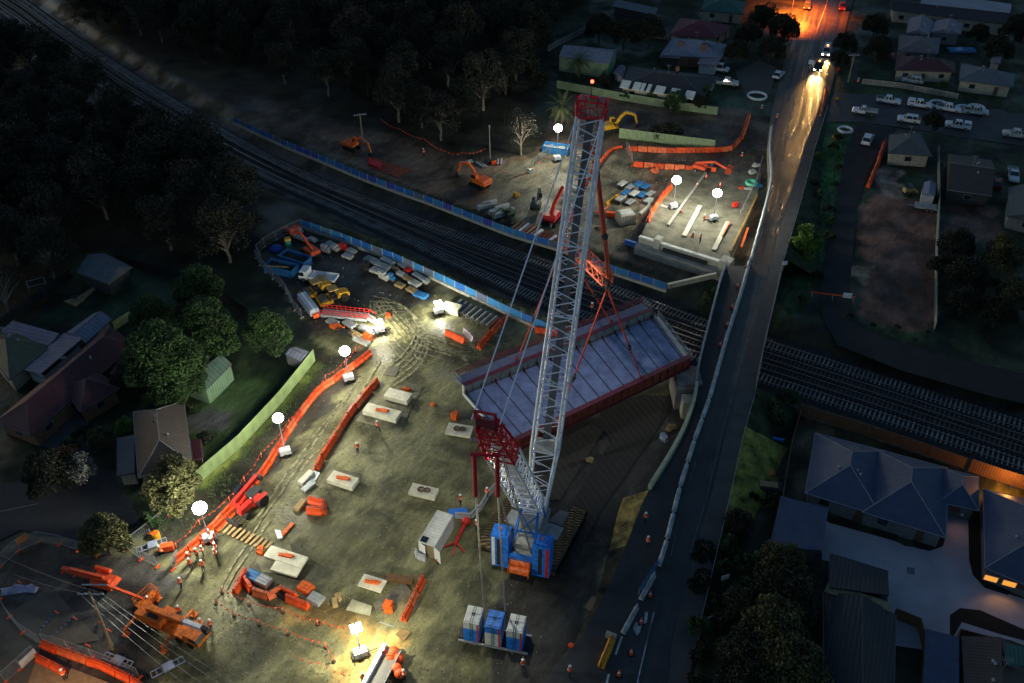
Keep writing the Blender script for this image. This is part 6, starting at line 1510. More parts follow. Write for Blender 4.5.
for (p, q, w_, h_, m, nm, lb, cat) in [
    ((387, 577), (413, 581), .8, .5, mat('beam_brown', (.14, .07, .03), .6), 'steel_beam', 'brown beam with orange ends above the grey sheets', 'beam'),
    ((431, 570), (437, 566), .3, .2, YEL, 'plank', 'x', 'plank'),
    ((281, 536), (293, 523), .5, .2, MORG, 'plank', 'orange plank above the cream slabs', 'plank'),
    ((300, 484), (312, 472), .9, .6, mat('trestle_pale', (.5, .48, .4), .6), 'trestle', 'pale trestle beside the small barrier ring, left', 'trestle'),
    ((303, 491), (314, 482), .9, .4, GREYP, 'trestle', 'grey rack just below the pale trestle', 'rack'),
    ((296, 510), (304, 500), .8, .4, PALE_W, 'plank', 'tan plank stack left of the small barrier ring', 'plank'),
    ((380, 622), (395, 627), .1, .1, GREYP, 'pole', 'thin grey pole below the grey sheets', 'pole'),
    ((493, 574), (500, 577), .3, .2, GREYP, 'pole', 'x', 'pole'),
    ((574, 532), (580, 525), .3, .3, YEL, 'plank', 'x', 'plank'),
    ((512, 648), (560, 645), .1, .1, DARK, 'pole', 'x', 'pole'),
    ((597, 578), (602, 570), .3, .2, MORG, 'plank', 'x', 'plank')]:
    if lb == 'x': continue
    o = MB().beam(G(*p, h_ / 2), G(*q, h_ / 2), w_, h_).build(nm, m); tag(o, lb, cat)
# pipes by the hoarding
for i in range(8):
    x0 = 462 + i * 5.0; y0 = 301 + i * 2.4; a, b = G(x0, y0, .4), G(x0 - 10, y0 + 8.5, .4)
    t_ = MB().tube(a, b, .42, 14); o = t_.build('drain_pipe', mat('pipe_concrete', (.24, .24, .22), .8, var=.25)); MB().tube(b, b + (b - a).normalized() * .02, .33, 12).build('bore', BLK, o); tag(o, 'grey concrete pipe in the side-by-side row against the hoarding', 'pipe', 'concrete pipes by the hoarding')
# bundles and pallets in the store area
rnd = random.Random(5)
store = [(372, 262, 'grey'), (383, 268, 'white'), (388, 263, 'white'), (396, 271, 'wood'), (402, 276, 'white'), (392, 280, 'blue'), (384, 279, 'white'), (408, 272, 'red'), (409, 281, 'wood'), (415, 285, 'white'), (400, 287, 'wood'), (412, 292, 'wood'), (420, 279, 'grey'), (426, 283, 'grey'), (405, 268, 'grey'), (378, 273, 'white'), (421, 297, 'blue'), (366, 268, 'dark'), (331, 246, 'white'), (336, 250, 'white'), (344, 250, 'red'), (352, 253, 'white'), (348, 258, 'white'), (326, 252, 'grey'), (302, 240, 'white'), (313, 241, 'white'), (294, 237, 'wood'), (289, 232, 'red'), (300, 233, 'grey'), (365, 330, 'grey'), (373, 334, 'grey'), (356, 337, 'wood'), (362, 343, 'white'), (345, 334, 'dark'), (350, 326, 'grey'), (337, 329, 'orange'), (333, 324, 'grey'), (368, 341, 'orange')]
SC = {'grey': GREYP, 'white': mat('wrap_white', (.5, .5, .47), .6), 'wood': PALE_W, 'blue': SKIPB, 'red': RDM, 'dark': DARK, 'orange': MORG}
places = ['beside the hoarding', 'in the store by the hoarding', 'near the flatbed truck', 'by the top corner of the yard', 'between ramp and floodlight']
seen = {}
for i, (px, py, c_) in enumerate(store):
    a_ = ang((360, 260), (430, 292)) + rnd.uniform(-.15, .15); kind = rnd.choice(['bundle', 'box', 'bundle', 'pallet'])
    t = thing({'bundle': 'tube_bundle', 'box': 'site_crate', 'pallet': 'loaded_pallet'}[kind], 'x', {'bundle': 'bundle', 'box': 'crate', 'pallet': 'pallet'}[kind], G(px, py, 0), a_); m_ = SC[c_]; Lx = rnd.uniform(.55, 1.15); wy = rnd.uniform(.35, .6)
    if kind == 'bundle':
        Lx *= 1.4; mb = MB()
        for r_ in range(2):
            for k in range(5): mb.tube((-Lx, -wy + k * wy / 2, .3 + r_ * .26), (Lx, -wy + k * wy / 2, .3 + r_ * .26), .13, 6)
        mb.build('tubes', m_, t); MB().box(-Lx * .6, -Lx * .5, -wy - .1, wy + .1, 0, .15).box(Lx * .5, Lx * .6, -wy - .1, wy + .1, 0, .15).box(-Lx * .6, Lx * .6, -.06, .06, .02, .13).build('bearers', WOOD, t)
    else:
        MB().box(-Lx, Lx, -wy, wy, .0, .05).box(-Lx, Lx, -wy, wy, .12, .16).box(-Lx, -Lx + .12, -wy, wy, .05, .12).box(Lx - .12, Lx, -wy, wy, .05, .12).build('pallet_base', WOOD, t)
        mb = MB(); hh = rnd.uniform(.5, 1.5); mb.box(-Lx * .95, Lx * .3, -wy * .9, wy * .9, .165, hh, taper=.03).box(Lx * .34, Lx * .93, -wy * .85, wy * .9, .165, hh * rnd.uniform(.5, 1), taper=.03); mb.build('load', m_, t)
    where = 'left of the railway hoarding' if px > 360 and py < 300 else ('near the toilet and boom lift' if px < 320 else ('above the white flatbed truck' if py < 262 else 'below the red-railed ramp'))
    base = f'{ {"white": "pale", "wood": "tan timber", "dark": "dark"}.get(c_, c_)} {t["category"]} {where}'
    t['label'] = base; t['group'] = base
# far store by the boom
for i, (px, py) in enumerate([(622, 188), (630, 190), (638, 188), (645, 190), (625, 196), (634, 197), (642, 197), (650, 196), (620, 203), (630, 204), (648, 203)]):
    t = thing('scaffold_stack', f'grey stack in the far store right of the crane boom', 'stack', G(px, py, 0), .9, 'grey stacks in the far store'); mb = MB(); h_ = rnd.uniform(.5, 1.1)
    for k in range(4): mb.tube((-1.1, -.5 + k * .33, h_), (1.1, -.5 + k * .33, h_), .14, 6)
    mb.build('tubes', rnd.choice([STEEL, GREYP, MATS['wrap_white'], SKIPB]), t); MB().box(-1.0, 1.0, -.55, .55, .1, h_ - .15, taper=.05).build('crate', rnd.choice([DARK, GREYP]), t)
for p, q, w_, h_, m, nm, lb, cat in [((606, 204), (628, 188), .5, .5, YEL, 'steel_beam', 'long yellow beam left of the far store', 'beam'), ((606, 214), (634, 216), .8, 1.0, ORANGE, 'orange_rack', 'orange rack in front of the far store', 'rack'), ((640, 214), (650, 205), .5, .4, MATS['wrap_white'], 'pale_beam', 'pale beam at the right end of the far store', 'beam'), ((661, 206), (676, 213), .7, .6, MATS['wrap_white'], 'pipe_sleeve', 'white sleeve lying left of the left approach lamp', 'pipe'), ((658, 218), (671, 222), 1.3, .8, SKIPB, 'generator', 'blue generator left of the left approach lamp base', 'generator')]:
    o = MB().beam(G(*p, h_ / 2 + (1.2 if px and p[0] > 655 else 0)), G(*q, h_ / 2 + (1.2 if p[0] > 655 else 0)), w_, h_).build(nm, m); tag(o, lb, cat)
t = thing('site_hut', 'pale ribbed site tank standing in front of the far store', 'tank', G(625, 222, 0), ang((620, 226), (632, 224)))
MB().box(-1.6, 1.6, -1.3, 1.3, .1, 2.1, taper=.06).build('body', ribbed('tank_ribbed', (.45, .42, .34), period=.5, axis='X', contrast=.3), t); MB().box(-1.3, 1.3, -1.0, 1.0, 2.12, 2.3, taper=.1).build('lid', MATS['wrap_white'], t); MB().box(-1.7, 1.7, -1.4, 1.4, 0, .1).build('skid', DARK, t)
# stacked red-brown beams behind the far hoarding
for i in range(13):
    a, b = G(512 + i * 3.4, 229 + i * 1.5, .3), G(522 + i * 3.4, 221 + i * 1.5, .3); o = MB().beam(a, b, .5, .5).build('steel_beam', [MATS['beam_brown'], RUST, WHITEP, RUST][i % 4]); tag(o, ('white' if i % 4 == 2 else 'rust-red') + ' beam in the row stacked behind the far hoarding', 'beam', ('white' if i % 4 == 2 else 'rust') + ' beams behind the far hoarding')
for i, (px, py) in enumerate([(484, 208), (490, 205), (496, 213), (502, 209), (507, 213), (500, 216)]):
    o = MB().box(-1.5, 1.5, -.5, .5, 0, .3).box(-1.45, 1.4, -.45, .45, .33, .6).box(-1.4, 1.5, -.45, .4, .63, .85).build('panel_stack', MATS['wrap_white'] if i % 2 else GREYP); o.location = G(px, py, 0); o.rotation_euler = (0, 0, .5); tag(o, 'pale panel stack between the excavators and the far hoarding', 'panel stack', 'pale panel stacks')
# orange sheet fence / red plastic on the far bank, debris by the road
plate([(365, 155), (395, 165), (412, 170), (398, 178), (372, 168)], 'membrane_sheet', 'red-orange membrane spread on the far bank', mat('membrane', (.30, .06, .03), .8, var=.5), 'sheet', .05)
plate([(370, 160), (382, 165), (380, 170), (368, 165)], 'membrane_roll', 'deep red heap on the membrane of the far bank', REDP, 'sheet', .5)
def tube_line(pts, r_, m, nm, lb, cat, z=.2):
    P = smooth(resample([G(x, y, z) for x, y in pts], 1.0), 2); mb = MB()
    for a, b in zip(P, P[1:]): mb.tube(a, b, r_, 6)
    return tag(mb.build(nm, m), lb, cat)
tube_line([(594, 171), (600, 162), (612, 148), (622, 147)], .35, ORANGE, 'silt_sock', 'limp orange silt fence right of the boom, leading to the yellow excavator', 'silt fence')
tube_line([(586, 210), (598, 214), (610, 205)], .08, ORANGE, 'hose', 'orange hose on the mud behind the boom', 'hose')
for i, (px, py, m, lb, cat, nm) in enumerate([(752, 173, MATS['wrap_white'], 'heap of white mesh beside the approach top', 'mesh', 'mesh_heap'), (756, 166, MATS['wrap_white'], 'leaning pale sheet beside the mesh heap', 'sheet', 'pale_sheet'), (743, 190, ORANGE, 'orange debris left of the green reel', 'debris', 'debris_heap'), (757, 187, SKIPB, 'blue sheet right of the green reel', 'sheet', 'blue_sheet'), (748, 191, MATS['wrap_white'], 'white bag under the green reel', 'bag', 'bag')]):
    blob(px, py, 1.2, .7, .7, m, nm, lb, cat, seed=30 + i, z=.3)
o = MB().torus((0, 0, .5), .95, .38, 20, 8).build('cable_reel', mat('reel_green', (.10, .45, .30), .5)); o.location = G(751, 185, .5); tag(o, 'pale green cable reel lying beside the approach', 'reel')
for i, (a, b, lb) in enumerate([((742, 255), (737, 262), 'near'), ((746, 242), (742, 252), 'middle')]): pass
# bottom truck with orange sacks
t = thing('tray_trailer', 'white-sided trailer at the bottom with orange sacks at its end', 'trailer', G(383, 672, 0), ang((370, 690), (388, 656)))
MB().box(-3, 2.6, -1.1, 1.1, .6, .75).build('deck', mat('deck_grey', (.14, .14, .14), .6), t); MB().box(-3, 2.6, .7, 1.15, .75, 1.3).build('side_box', WHITEP, t); MB().box(-3, 2.6, -1.12, -1.05, .75, 1.1).build('side_board', GREYP, t); wheels(t, (-1, .2), 1.0, .4, .25)
for i, (px, py) in enumerate([(394, 654), (399, 661), (391, 660), (397, 671), (400, 676)]):
    o = MB().sphere((0, 0, .5), .62, 10, 7, .85).build('sack', ORANGE); o.location = G(px, py, .0 if i < 3 else .2); tag(o, 'orange sack in the cluster by the end of the bottom trailer', 'sack', 'orange sacks')
o = MB().tube(G(386, 647, .4), G(390, 658, .5), .22, 8).build('gas_bottle', mat('bright_yellow', (.85, .6, .02), .4)); tag(o, 'bright yellow cylinder beside the orange sacks', 'cylinder')
t = thing('round_sign', 'small round red and white sign by the yellow cylinder', 'sign', G(386, 660, 0), 0); MB().beam((0, 0, 0), (0, 0, 1.3), .05).build('post', GREYP, t); d_ = MB().tube((0, -.02, 1.5), (0, .02, 1.5), .35, 16).build('disc', RDM, t); MB().box(-.22, .22, -.03, -.021, 1.45, 1.55).build('bar', WHITEP, d_)
# blue and grey gear inside the barrier heap
for i, (px, py, m, lb) in enumerate([(253, 577, SKIPB, 'blue tray at the left end of the barrier heap'), (264, 582, GREYP, 'grey mesh platform inside the barrier fold'), (283, 594, DARK, 'dark pump gear in the middle of the barrier heap'), (316, 600, GREYP, 'grey ribbed rack at the right end of the barrier heap'), (306, 589, MORG, 'small orange drum at the right of the barrier heap')]):
    o = MB().box(-.9, .9, -.7, .7, 0, .5, taper=.05).beam((-.8, -.6, .55), (.8, -.6, .55), .06).beam((-.8, -.2, .55), (.8, -.2, .55), .06).beam((-.8, .2, .55), (.8, .2, .55), .06).beam((-.8, .6, .55), (.8, .6, .55), .06).build('site_rack', m); o.location = G(px, py, 0); o.rotation_euler = (0, 0, -.5); tag(o, lb, 'rack')
# items on right bank and lots
t = thing('jetty_frame', 'blue and white frame on poles lying on the bank above the orange box', 'frame', G(776, 445, 0), -.3); MB().box(-.9, .9, -.15, .15, 1.0, 1.3).build('bar', BLUEP, t); MB().beam((0, 0, 0), (0, 0, 1.1), .08).beam((0, 0, .1), (-.5, -3.2, .1), .25).build('pole', WHITEP, t)
t = thing('flat_trailer', 'small dark trailer with timber on the bank beside the house fence', 'trailer', G(768, 488, 0), -.15); MB().box(-1.8, 1.8, -.8, .8, .4, .55).build('deck', DARK, t); MB().box(-1.2, 1.2, -.5, .5, .55, .8).build('timber', PALE_W, t); wheels(t, (0,), .9, .3, .2)
t = thing('mini_loader', 'tan skid-steer loader on the bare lot below the gabled house', 'loader', G(908, 193, 0), .2); MB().box(-1.1, .9, -.6, .6, .4, 1.2, taper=.08).build('body', mat('loader_tan', (.40, .30, .12), .5), t); MB().box(-.6, .5, -.5, .5, 1.2, 2.0, taper=.06).build('cab', GLASS, t); wheels(t, (.6, -.6), .75, .36, .25); MB().box(1.3, 1.7, -.8, .8, .1, .6).beam((.2, .7, 1.0), (1.5, .7, .4), .12).beam((.2, -.7, 1.0), (1.5, -.7, .4), .12).build('bucket', mat('loader_tan', (.40, .30, .12), .5), t)
t = thing('car_trailer', 'empty grey trailer on the red earth lot', 'trailer', G(925, 209, 0), ang((912, 206), (932, 209))); MB().box(-2.0, 2.0, -.9, .9, .4, .5).beam((-2, 0, .45), (-3.4, 0, .45), .12).box(-2, 2, -.95, -.9, .5, .8).box(-2, 2, .9, .95, .5, .8).build('deck', GREYP, t); wheels(t, (.3, 1.1), 1.05, .32, .2)
t = thing('road_closure', 'white and orange board barrier across the asphalt lane', 'road barrier', G(832, 299, .03), ang((820, 299), (846, 302)))
MB().beam((-3.6, 0, .9), (3.6, 0, .9), .06, .25).build('board', ORANGE, t); MB().box(1.6, 3.0, -.1, .1, .6, 1.5).build('sign_board', WHITEP, t)
for x in (-3.4, 0, 3.4): MB().beam((x, -.4, 0), (x, 0, .9), .07).beam((x, .4, 0), (x, 0, .9), .07).build('leg', GREYP, t)
for px, py, hz, lb, z in [(594 + 129, 586, 1.6, 'white square sign on the footpath fence at the lower right', .4), (783, 271, 1.5, 'white sign on the footpath rail north of the bridge', 3.6), (705 + 2, 624, .9, 'pale sign lying in the shrubs below the footpath', 0), (836, 78, 2.2, 'red and white stop board on the right verge', 0)]:
    t = thing('road_sign', lb, 'sign', G(px if px > 700 else px, py, z), .3); MB().beam((0, 0, 0), (0, 0, hz), .06).build('post', GREYP, t); MB().box(-.5, .5, -.06, -.02, hz - .3, hz + .5).build('board', WHITEP if 'red' not in lb else RDM, t)
# poles and wires
def power_pole(p, h_, label, ca=0.0, lean=(0, 0), two=1, z=0):
    q = G(*p, z); t = thing('power_pole', label, 'power pole', q, ca); MB().tube((0, 0, 0), (lean[0], lean[1], h_), .17, 8, .11).build('pole', mat('pole_timber', (.30, .24, .13), .8, var=.25), t)
    for k in range(two): MB().beam((lean[0] - 1.4, lean[1] + k * 1.3, h_ - .4 - k * .1), (lean[0] + 1.4, lean[1] + k * 1.3, h_ - .4 - k * .1), .12, .12).build('crossarm', mat('crossarm', (.40, .42, .48), .7), t)
    mb = MB()
    for x in (-1.2, -.5, .5, 1.2): mb.tube((lean[0] + x, lean[1], h_ - .34), (lean[0] + x, lean[1], h_ - .1), .05, 6)
    mb.build('insulators', STEEL, t); return t, q + Vector((lean[0], lean[1], h_ - .1))
pp, ptop = power_pole((113, 649), 8.8, 'timber power pole with two crossarms, leaning over the truck crane', 0, (-.6, 1.2), 2)
power_pole((848, 82), 7.2, 'pale power pole on the verge right of the main road', .1, (0, 0), 1)
power_pole((363, 143), 7.0, 'slim dark power pole beyond the railway', .3, (0, 0), 1)
def wire(a, b, lb, r_=.025, sag=.8):
    a, b = Vector(a), Vector(b); P = [a.lerp(b, i / 14) - cz * sag * 4 * (i / 14) * (1 - i / 14) for i in range(15)]; mb = MB()
    for u, v in zip(P, P[1:]): mb.tube(u, v, r_, 4)
    return tag(mb.build('power_line', mat('wire_grey', (.20, .21, .22), .5, .4)), lb, 'wire', 'power lines')
for i, (ox, tx) in enumerate([(-1.2, 205), (-.4, 225), (.5, 245), (1.2, 262)]):
    wire(ptop + Vector((ox, 0, 0)), atY(tx, 700, 52), 'wire running from the leaning pole down to the bottom edge')
for i, (ox, ty) in enumerate([(-1.2, 560), (1.0, 545)]): wire(ptop + Vector((ox, 0, 0)), atY(-20, ty, 75), 'wire running from the leaning pole out to the left edge')
wire(atY(-5, 512, 78), atY(135, 472, 88), 'thin wire crossing the left gardens above the roofs')
# street furniture: sodium lamp beyond the top edge of the main road, drains etc
def street_lamp(p, label, power, c, arm=-2.0, h_=8, size=140, z=0):
    q = G(*p, z); t = thing('street_lamp', label, 'street lamp', q, 0); MB().tube((0, 0, 0), (0, 0, h_), .1, 8, .07).tube((0, 0, h_), (arm, 0, h_ + .4), .05, 6).build('pole', GREYP, t); MB().box(arm - .5, arm + .1, -.15, .15, h_ + .3, h_ + .45).build('head', mat('sodium_head', (1, .4, .08), emit=(1, .25, .03), estr=60), t)
    spot(q + Vector((arm - .2, 0, h_ + .2)), q + Vector((arm - .2, 0, 0)), power, size, c, 'street_light', rad=.2); return t
street_lamp((791, 14), 'orange street lamp at the top of the main road', 150000, (1, .14, .012), arm=2.5)
street_lamp((772, -48), 'added unseen orange lamp far up the main road', 160000, (1, .17, .015), arm=2.5)  # out-of-view lamp added to carry the orange sheen further along the road
street_lamp((50, 735), 'street lamp just below the lower left pavement', 4500, (1, .62, .30), arm=1.0, h_=7.5)
# ================= houses =================
TILE_D = ribbed('roof_charcoal', (.055, .065, .10), period=.35, rough=.6, axis='Y', contrast=.25)
def roofm(name, c, period=.4, rough=.6, contrast=.25): return ribbed(name, c, period=period, rough=rough, axis='X', contrast=contrast)
RF = {'blue': roofm('roof_blue', (.05, .07, .14), .3, .6, .12), 'redbrown': roofm('roof_redbrown', (.10, .03, .035)), 'brown': roofm('roof_brown', (.065, .05, .045)), 'dark': roofm('roof_dark', (.045, .04, .045)),
      'grey': roofm('roof_grey', (.13, .145, .17), .6), 'steel': roofm('roof_steel', (.22, .24, .32), .7), 'lilac': roofm('roof_lilac', (.25, .22, .27), .7), 'green': roofm('roof_green', (.12, .19, .15), .7), 'red': roofm('roof_red', (.16, .03, .045)), 'teal': roofm('roof_teal', (.03, .11, .10)),
      'olive': roofm('roof_olive', (.13, .13, .075)), 'black': roofm('roof_black', (.022, .026, .036), .5), 'mauve': roofm('roof_mauve', (.17, .14, .15), .5), 'slate': roofm('roof_slate', (.08, .09, .10))}
BR = {'brick': mat('brick_wall', (.20, .10, .06), .85, var=.3, scale=3), 'cream': mat('cream_wall', (.38, .34, .27), .8), 'green': ribbed('green_wall', (.18, .28, .18), period=.5, rough=.5, axis='X', contrast=.3), 'dark': mat('dark_wall', (.05, .05, .05), .8), 'white': mat('white_wall', (.45, .45, .46), .8), 'grey': mat('grey_wall', (.16, .16, .17), .8)}
RIDGE = mat('ridge_cap', (.10, .10, .11), .6); FLASH = mat('flashing', (.24, .25, .28), .4)
def quadW(pts, z): return [G(x, y, z) for x, y in pts]
def roof_part(parent, q, rise, kind, m, he, eave=True, ridge_mat=None, axis=None):
    a, b, c, d = q
    if (axis == 1) or (axis is None and (b - a).length < (c - b).length): a, b, c, d = b, c, d, a
    m0, m1 = (a + d) / 2, (b + c) / 2; L_ = (m1 - m0).length; wd = ((d - a).length + (c - b).length) / 2
    up = Vector((0, 0, rise)); dn = Vector((0, 0, -.18)); mb = MB()
    if kind == 'flat':
        mb.add([a + up, b + up, c, d, a + up + dn, b + up + dn, c + dn, d + dn], [(0, 3, 2, 1), (4, 5, 6, 7), (0, 1, 5, 4), (1, 2, 6, 5), (2, 3, 7, 6), (3, 0, 4, 7)]); r0 = r1 = None
    else:
        t = min(.48, wd / 2 / max(L_, .1)) if kind == 'hip' else 0.0
        r0, r1 = m0.lerp(m1, t) + up, m1.lerp(m0, t) + up
        mb.add([a, b, c, d, r0, r1], [(0, 1, 5, 4), (2, 3, 4, 5), (1, 2, 5), (3, 0, 4)])
        mb.add([a + dn, b + dn, c + dn, d + dn, a, b, c, d], [(3, 2, 1, 0), (0, 1, 5, 4), (1, 2, 6, 5), (2, 3, 7, 6), (3, 0, 4, 7)])
    ro = mb.build('roof', m, parent, world=True)
    def cap(nm, segs, w_, m_):
        k = MB()
        for u, v in segs: k.beam(u, v, w_ * .6, w_ * .5)
        w0 = parent_world(parent); o = k.build(nm, m_, None); mi = w0.inverted()
        for vv in o.data.vertices: vv.co = mi @ vv.co
        o.parent = ro
    if r0 is not None:
        segs = [(r0, r1)] + ([(a, r0), (d, r0), (b, r1), (c, r1)] if kind == 'hip' else [])
        cap('ridge_capping', segs, .16, ridge_mat or RIDGE)
    cap('gutter', [(a, b), (b, c), (c, d), (d, a)] if kind != 'gable' else [(a, b), (c, d)], .14, FLASH if ridge_mat is FLASH else RIDGE)
    return ro, (a, b, c, d)
def house(label, blocks, he=2.6, wall='brick', name='house', cat='house', windows=True, inset=.55):
    c0 = sum((sum(quadW(bk[0], 0), Vector()) / 4 for bk in blocks[:1]), Vector()); b0 = blocks[0]; q0_ = quadW(b0[0], 3); e1, e2 = (q0_[1] - q0_[0]), (q0_[2] - q0_[1]); ee = e1 if (e1.length >= e2.length and not (len(b0) > 5 and b0[5] == 1)) else e2; t = thing(name, label, cat, (c0.x, c0.y, 0), math.atan2(ee.y, ee.x))
    for bk in blocks:
        pts, rise, kind, m = bk[:4]; ridge = bk[4] if len(bk) > 4 else None; ax = bk[5] if len(bk) > 5 else None; h_ = bk[6] if len(bk) > 6 else he
        q = quadW(pts, h_)
        # keep anticlockwise
        ar = sum(q[i].x * q[(i + 1) % 4].y - q[(i + 1) % 4].x * q[i].y for i in range(4))
        if ar < 0: q = q[::-1]
        ro, q = roof_part(t, q, rise, kind, RF[m], h_, ridge_mat=ridge, axis=ax)
        cen = sum(q, Vector()) / 4; w = [v + (cen - v).normalized() * inset * 1.4 for v in q]
        mb = MB(); mb.add([Vector((v.x, v.y, -.1)) for v in w] + [Vector((v.x, v.y, h_ - .17)) for v in w], [(0, 1, 5, 4), (1, 2, 6, 5), (2, 3, 7, 6), (3, 0, 4, 7)])
        if kind == 'gable':
            m0, m1 = (w[0] + w[3]) / 2, (w[1] + w[2]) / 2; up = Vector((0, 0, rise * .86 - .02)); mb.add([w[0] - cz * .17, w[3] - cz * .17, m0 + up, w[1] - cz * .17, w[2] - cz * .17, m1 + up], [(0, 2, 1), (3, 4, 5)])
        mb.build('wall', BR[wall], t, world=True)
        if windows:
            for i in range(4):
                u, v = w[i], w[(i + 1) % 4]; d_ = v - u; n = Vector((d_.y, -d_.x, 0)).normalized()
                if n.y > .2 or d_.length < 3: continue
                k = max(1, int(d_.length / 4))
                for j in range(k):
                    s = (j + .5) / k; p = u.lerp(v, s); dd = d_.normalized()
                    if j == k // 2 and k > 1: wi = MB().beam(p - dd * .45 + n * .03 + cz * (1.05 - h_), p + dd * .45 + n * .03 + cz * (1.05 - h_), .06, 2.05).build('door', mat('door_wood', (.10, .06, .04), .6), t, world=True)
                    else:
                        wi = MB().beam(p - dd * .7 + n * .02 + cz * (1.5 - h_), p + dd * .7 + n * .02 + cz * (1.5 - h_), .06, 1.1).build('window', FLASH, t, world=True)
                        g = MB().beam(p - dd * .62 + n * .04 + cz * (1.5 - h_), p + dd * .62 + n * .04 + cz * (1.5 - h_), .06, .94).build('pane', GLASS, t, world=True); g.parent = wi
    if windows:
        hr_ = random.Random(len(label)); q = quadW(blocks[0][0], (blocks[0][6] if len(blocks[0]) > 6 else he)); cen = sum(q, Vector()) / 4
        for k in range(hr_.choice((2, 3))):
            p = cen.lerp(q[hr_.randrange(4)], hr_.uniform(.15, .4)) + cz * (blocks[0][1] * .45); MB().tube(p, p + cz * .9, .09, 6).tube(p + cz * .9, p + cz * 1.1, .2, 8, .05).build('roof_vent', GREYP, t, world=True)
        p = cen + cz * (blocks[0][1] * .8); mb = MB(); mb.tube(p, p + cz * 2.6, .04, 5)
        for k in range(5): mb.beam(p + cz * 2.4 + Vector((-.5 + k * .25, -.5 + .05 * k, 0)), p + cz * 2.4 + Vector((-.5 + k * .25, .5 - .05 * k, 0)), .03)
        mb.beam(p + cz * 2.4 - Vector((.6, 0, 0)), p + cz * 2.4 + Vector((.6, 0, 0)), .04); mb.build('aerial', STEEL, t, world=True)
        u, v = q[0], q[1]; p = cen.lerp((u + v) / 2, .35) + cz * (blocks[0][1] * .62)
    return t
W_ = FLASH
# lower right estate
house('big house with dark blue hipped roof beside the timber fence', [([(815, 433), (886, 451), (882, 517), (805, 493)], 2.6, 'hip', 'blue', W_), ([(870, 447), (948, 468), (946, 538), (862, 512)], 2.8, 'hip', 'blue', W_), ([(940, 467), (979, 477), (979, 511), (938, 502)], 1.6, 'hip', 'blue', W_)], 2.7, 'grey')
house('dark blue flat roofed garage left of the big blue-roofed house', [([(781, 496), (828, 511), (821, 553), (770, 546)], .5, 'flat', 'blue')], 2.6, 'grey', 'garage', 'garage', windows=False)
hr = house('dark blue roofed house at the right edge with lit window', [([(983, 489), (1062, 508), (1062, 600), (985, 568)], 2.8, 'hip', 'blue', W_)], 2.7, 'grey')
house('black roofed house with mossy pale strip at the lower right', [([(830, 553), (888, 571), (887, 600), (828, 592)], .9, 'flat', 'black'), ([(823, 592), (896, 615), (894, 700), (824, 700)], 1.6, 'gable', 'black', None, 1)], 3.0, 'dark', windows=False)
house('small dark blue carport right of the black roofed house', [([(926, 629), (958, 639), (958, 690), (924, 684)], .4, 'flat', 'blue')], 2.5, 'grey', 'carport', 'carport', windows=False)
house('brown roofed house at the bottom right corner', [([(962, 636), (1030, 654), (1030, 720), (966, 712)], 1.5, 'gable', 'brown')], 2.7, 'brick')
house('small teal roofed shed at the bottom right corner', [([(1004, 643), (1030, 650), (1030, 668), (1007, 665)], .4, 'flat', 'teal')], 4.6, 'grey', 'shed', 'shed', windows=False)
MOSS = mat('mossy_roof', (.20, .19, .11), .9, var=.4)
q = [G(828, 583, 3.5), G(890, 603, 3.5), G(890, 612, 3.5), G(824, 592, 3.5)]
o = MB().add([v + cz * z for z in (.12, .0) for v in q], [(3, 2, 1, 0), (4, 5, 6, 7), (0, 1, 5, 4), (1, 2, 6, 5), (2, 3, 7, 6), (3, 0, 4, 7)]).build('roof_strip', MOSS); tag(o, 'mossy pale strip of roofing on the black roofed house', 'roof strip')
# lit window and porch light of the right-hand house
LITW = mat('lit_window', (1, .5, .1), emit=(1, .36, .05), estr=1.0)
wq = G(1000, 581, 1.7); d1_ = (G(1010, 583, 1.7) - G(992, 578, 1.7)).normalized()
for s in (-1.0, 1.0):
    fr = MB().beam(wq + d1_ * (s - .8), wq + d1_ * (s + .8), .08, 1.0).build('window', FLASH, hr, world=True); g = MB().beam(wq + d1_ * (s - .7) + Vector((0, -.03, 0)), wq + d1_ * (s + .7) + Vector((0, -.03, 0)), .08, .8).build('pane', LITW, hr, world=True); g.parent = fr
spot(wq + Vector((0, -.5, .4)), wq + Vector((-1, -6, -1.6)), 130, 140, (1, .45, .12), 'window_light')
spot(G(962, 515, 3.2), G(961, 540, 0), 60, 110, (1, .5, .3), 'porch_light'); MB().box(-.12, .12, -.1, .1, -.1, .1, o=G(962, 515, 3.32)).build('porch_lamp', GREYP, hr, world=True)
for pts, lb in [([(845, 505), (858, 509), (855, 522), (842, 517)], 'a'), ([(872, 514), (884, 518), (880, 530), (868, 526)], 'b')]: pass
fq = G(1012, 487, 2.3); MB().box(-.15, .15, -.1, .1, -.1, .15, o=fq).build('wall_lamp', GREYP, hr, world=True)
l = bpy.data.lights.new('wall_lamp_light', 'POINT'); l.energy = 900; l.color = (1, .36, .07); l.shadow_soft_size = .12; lo = bpy.data.objects.new('wall_lamp_light', l); COL.objects.link(lo); lo.location = fq + Vector((0, .5, 0))
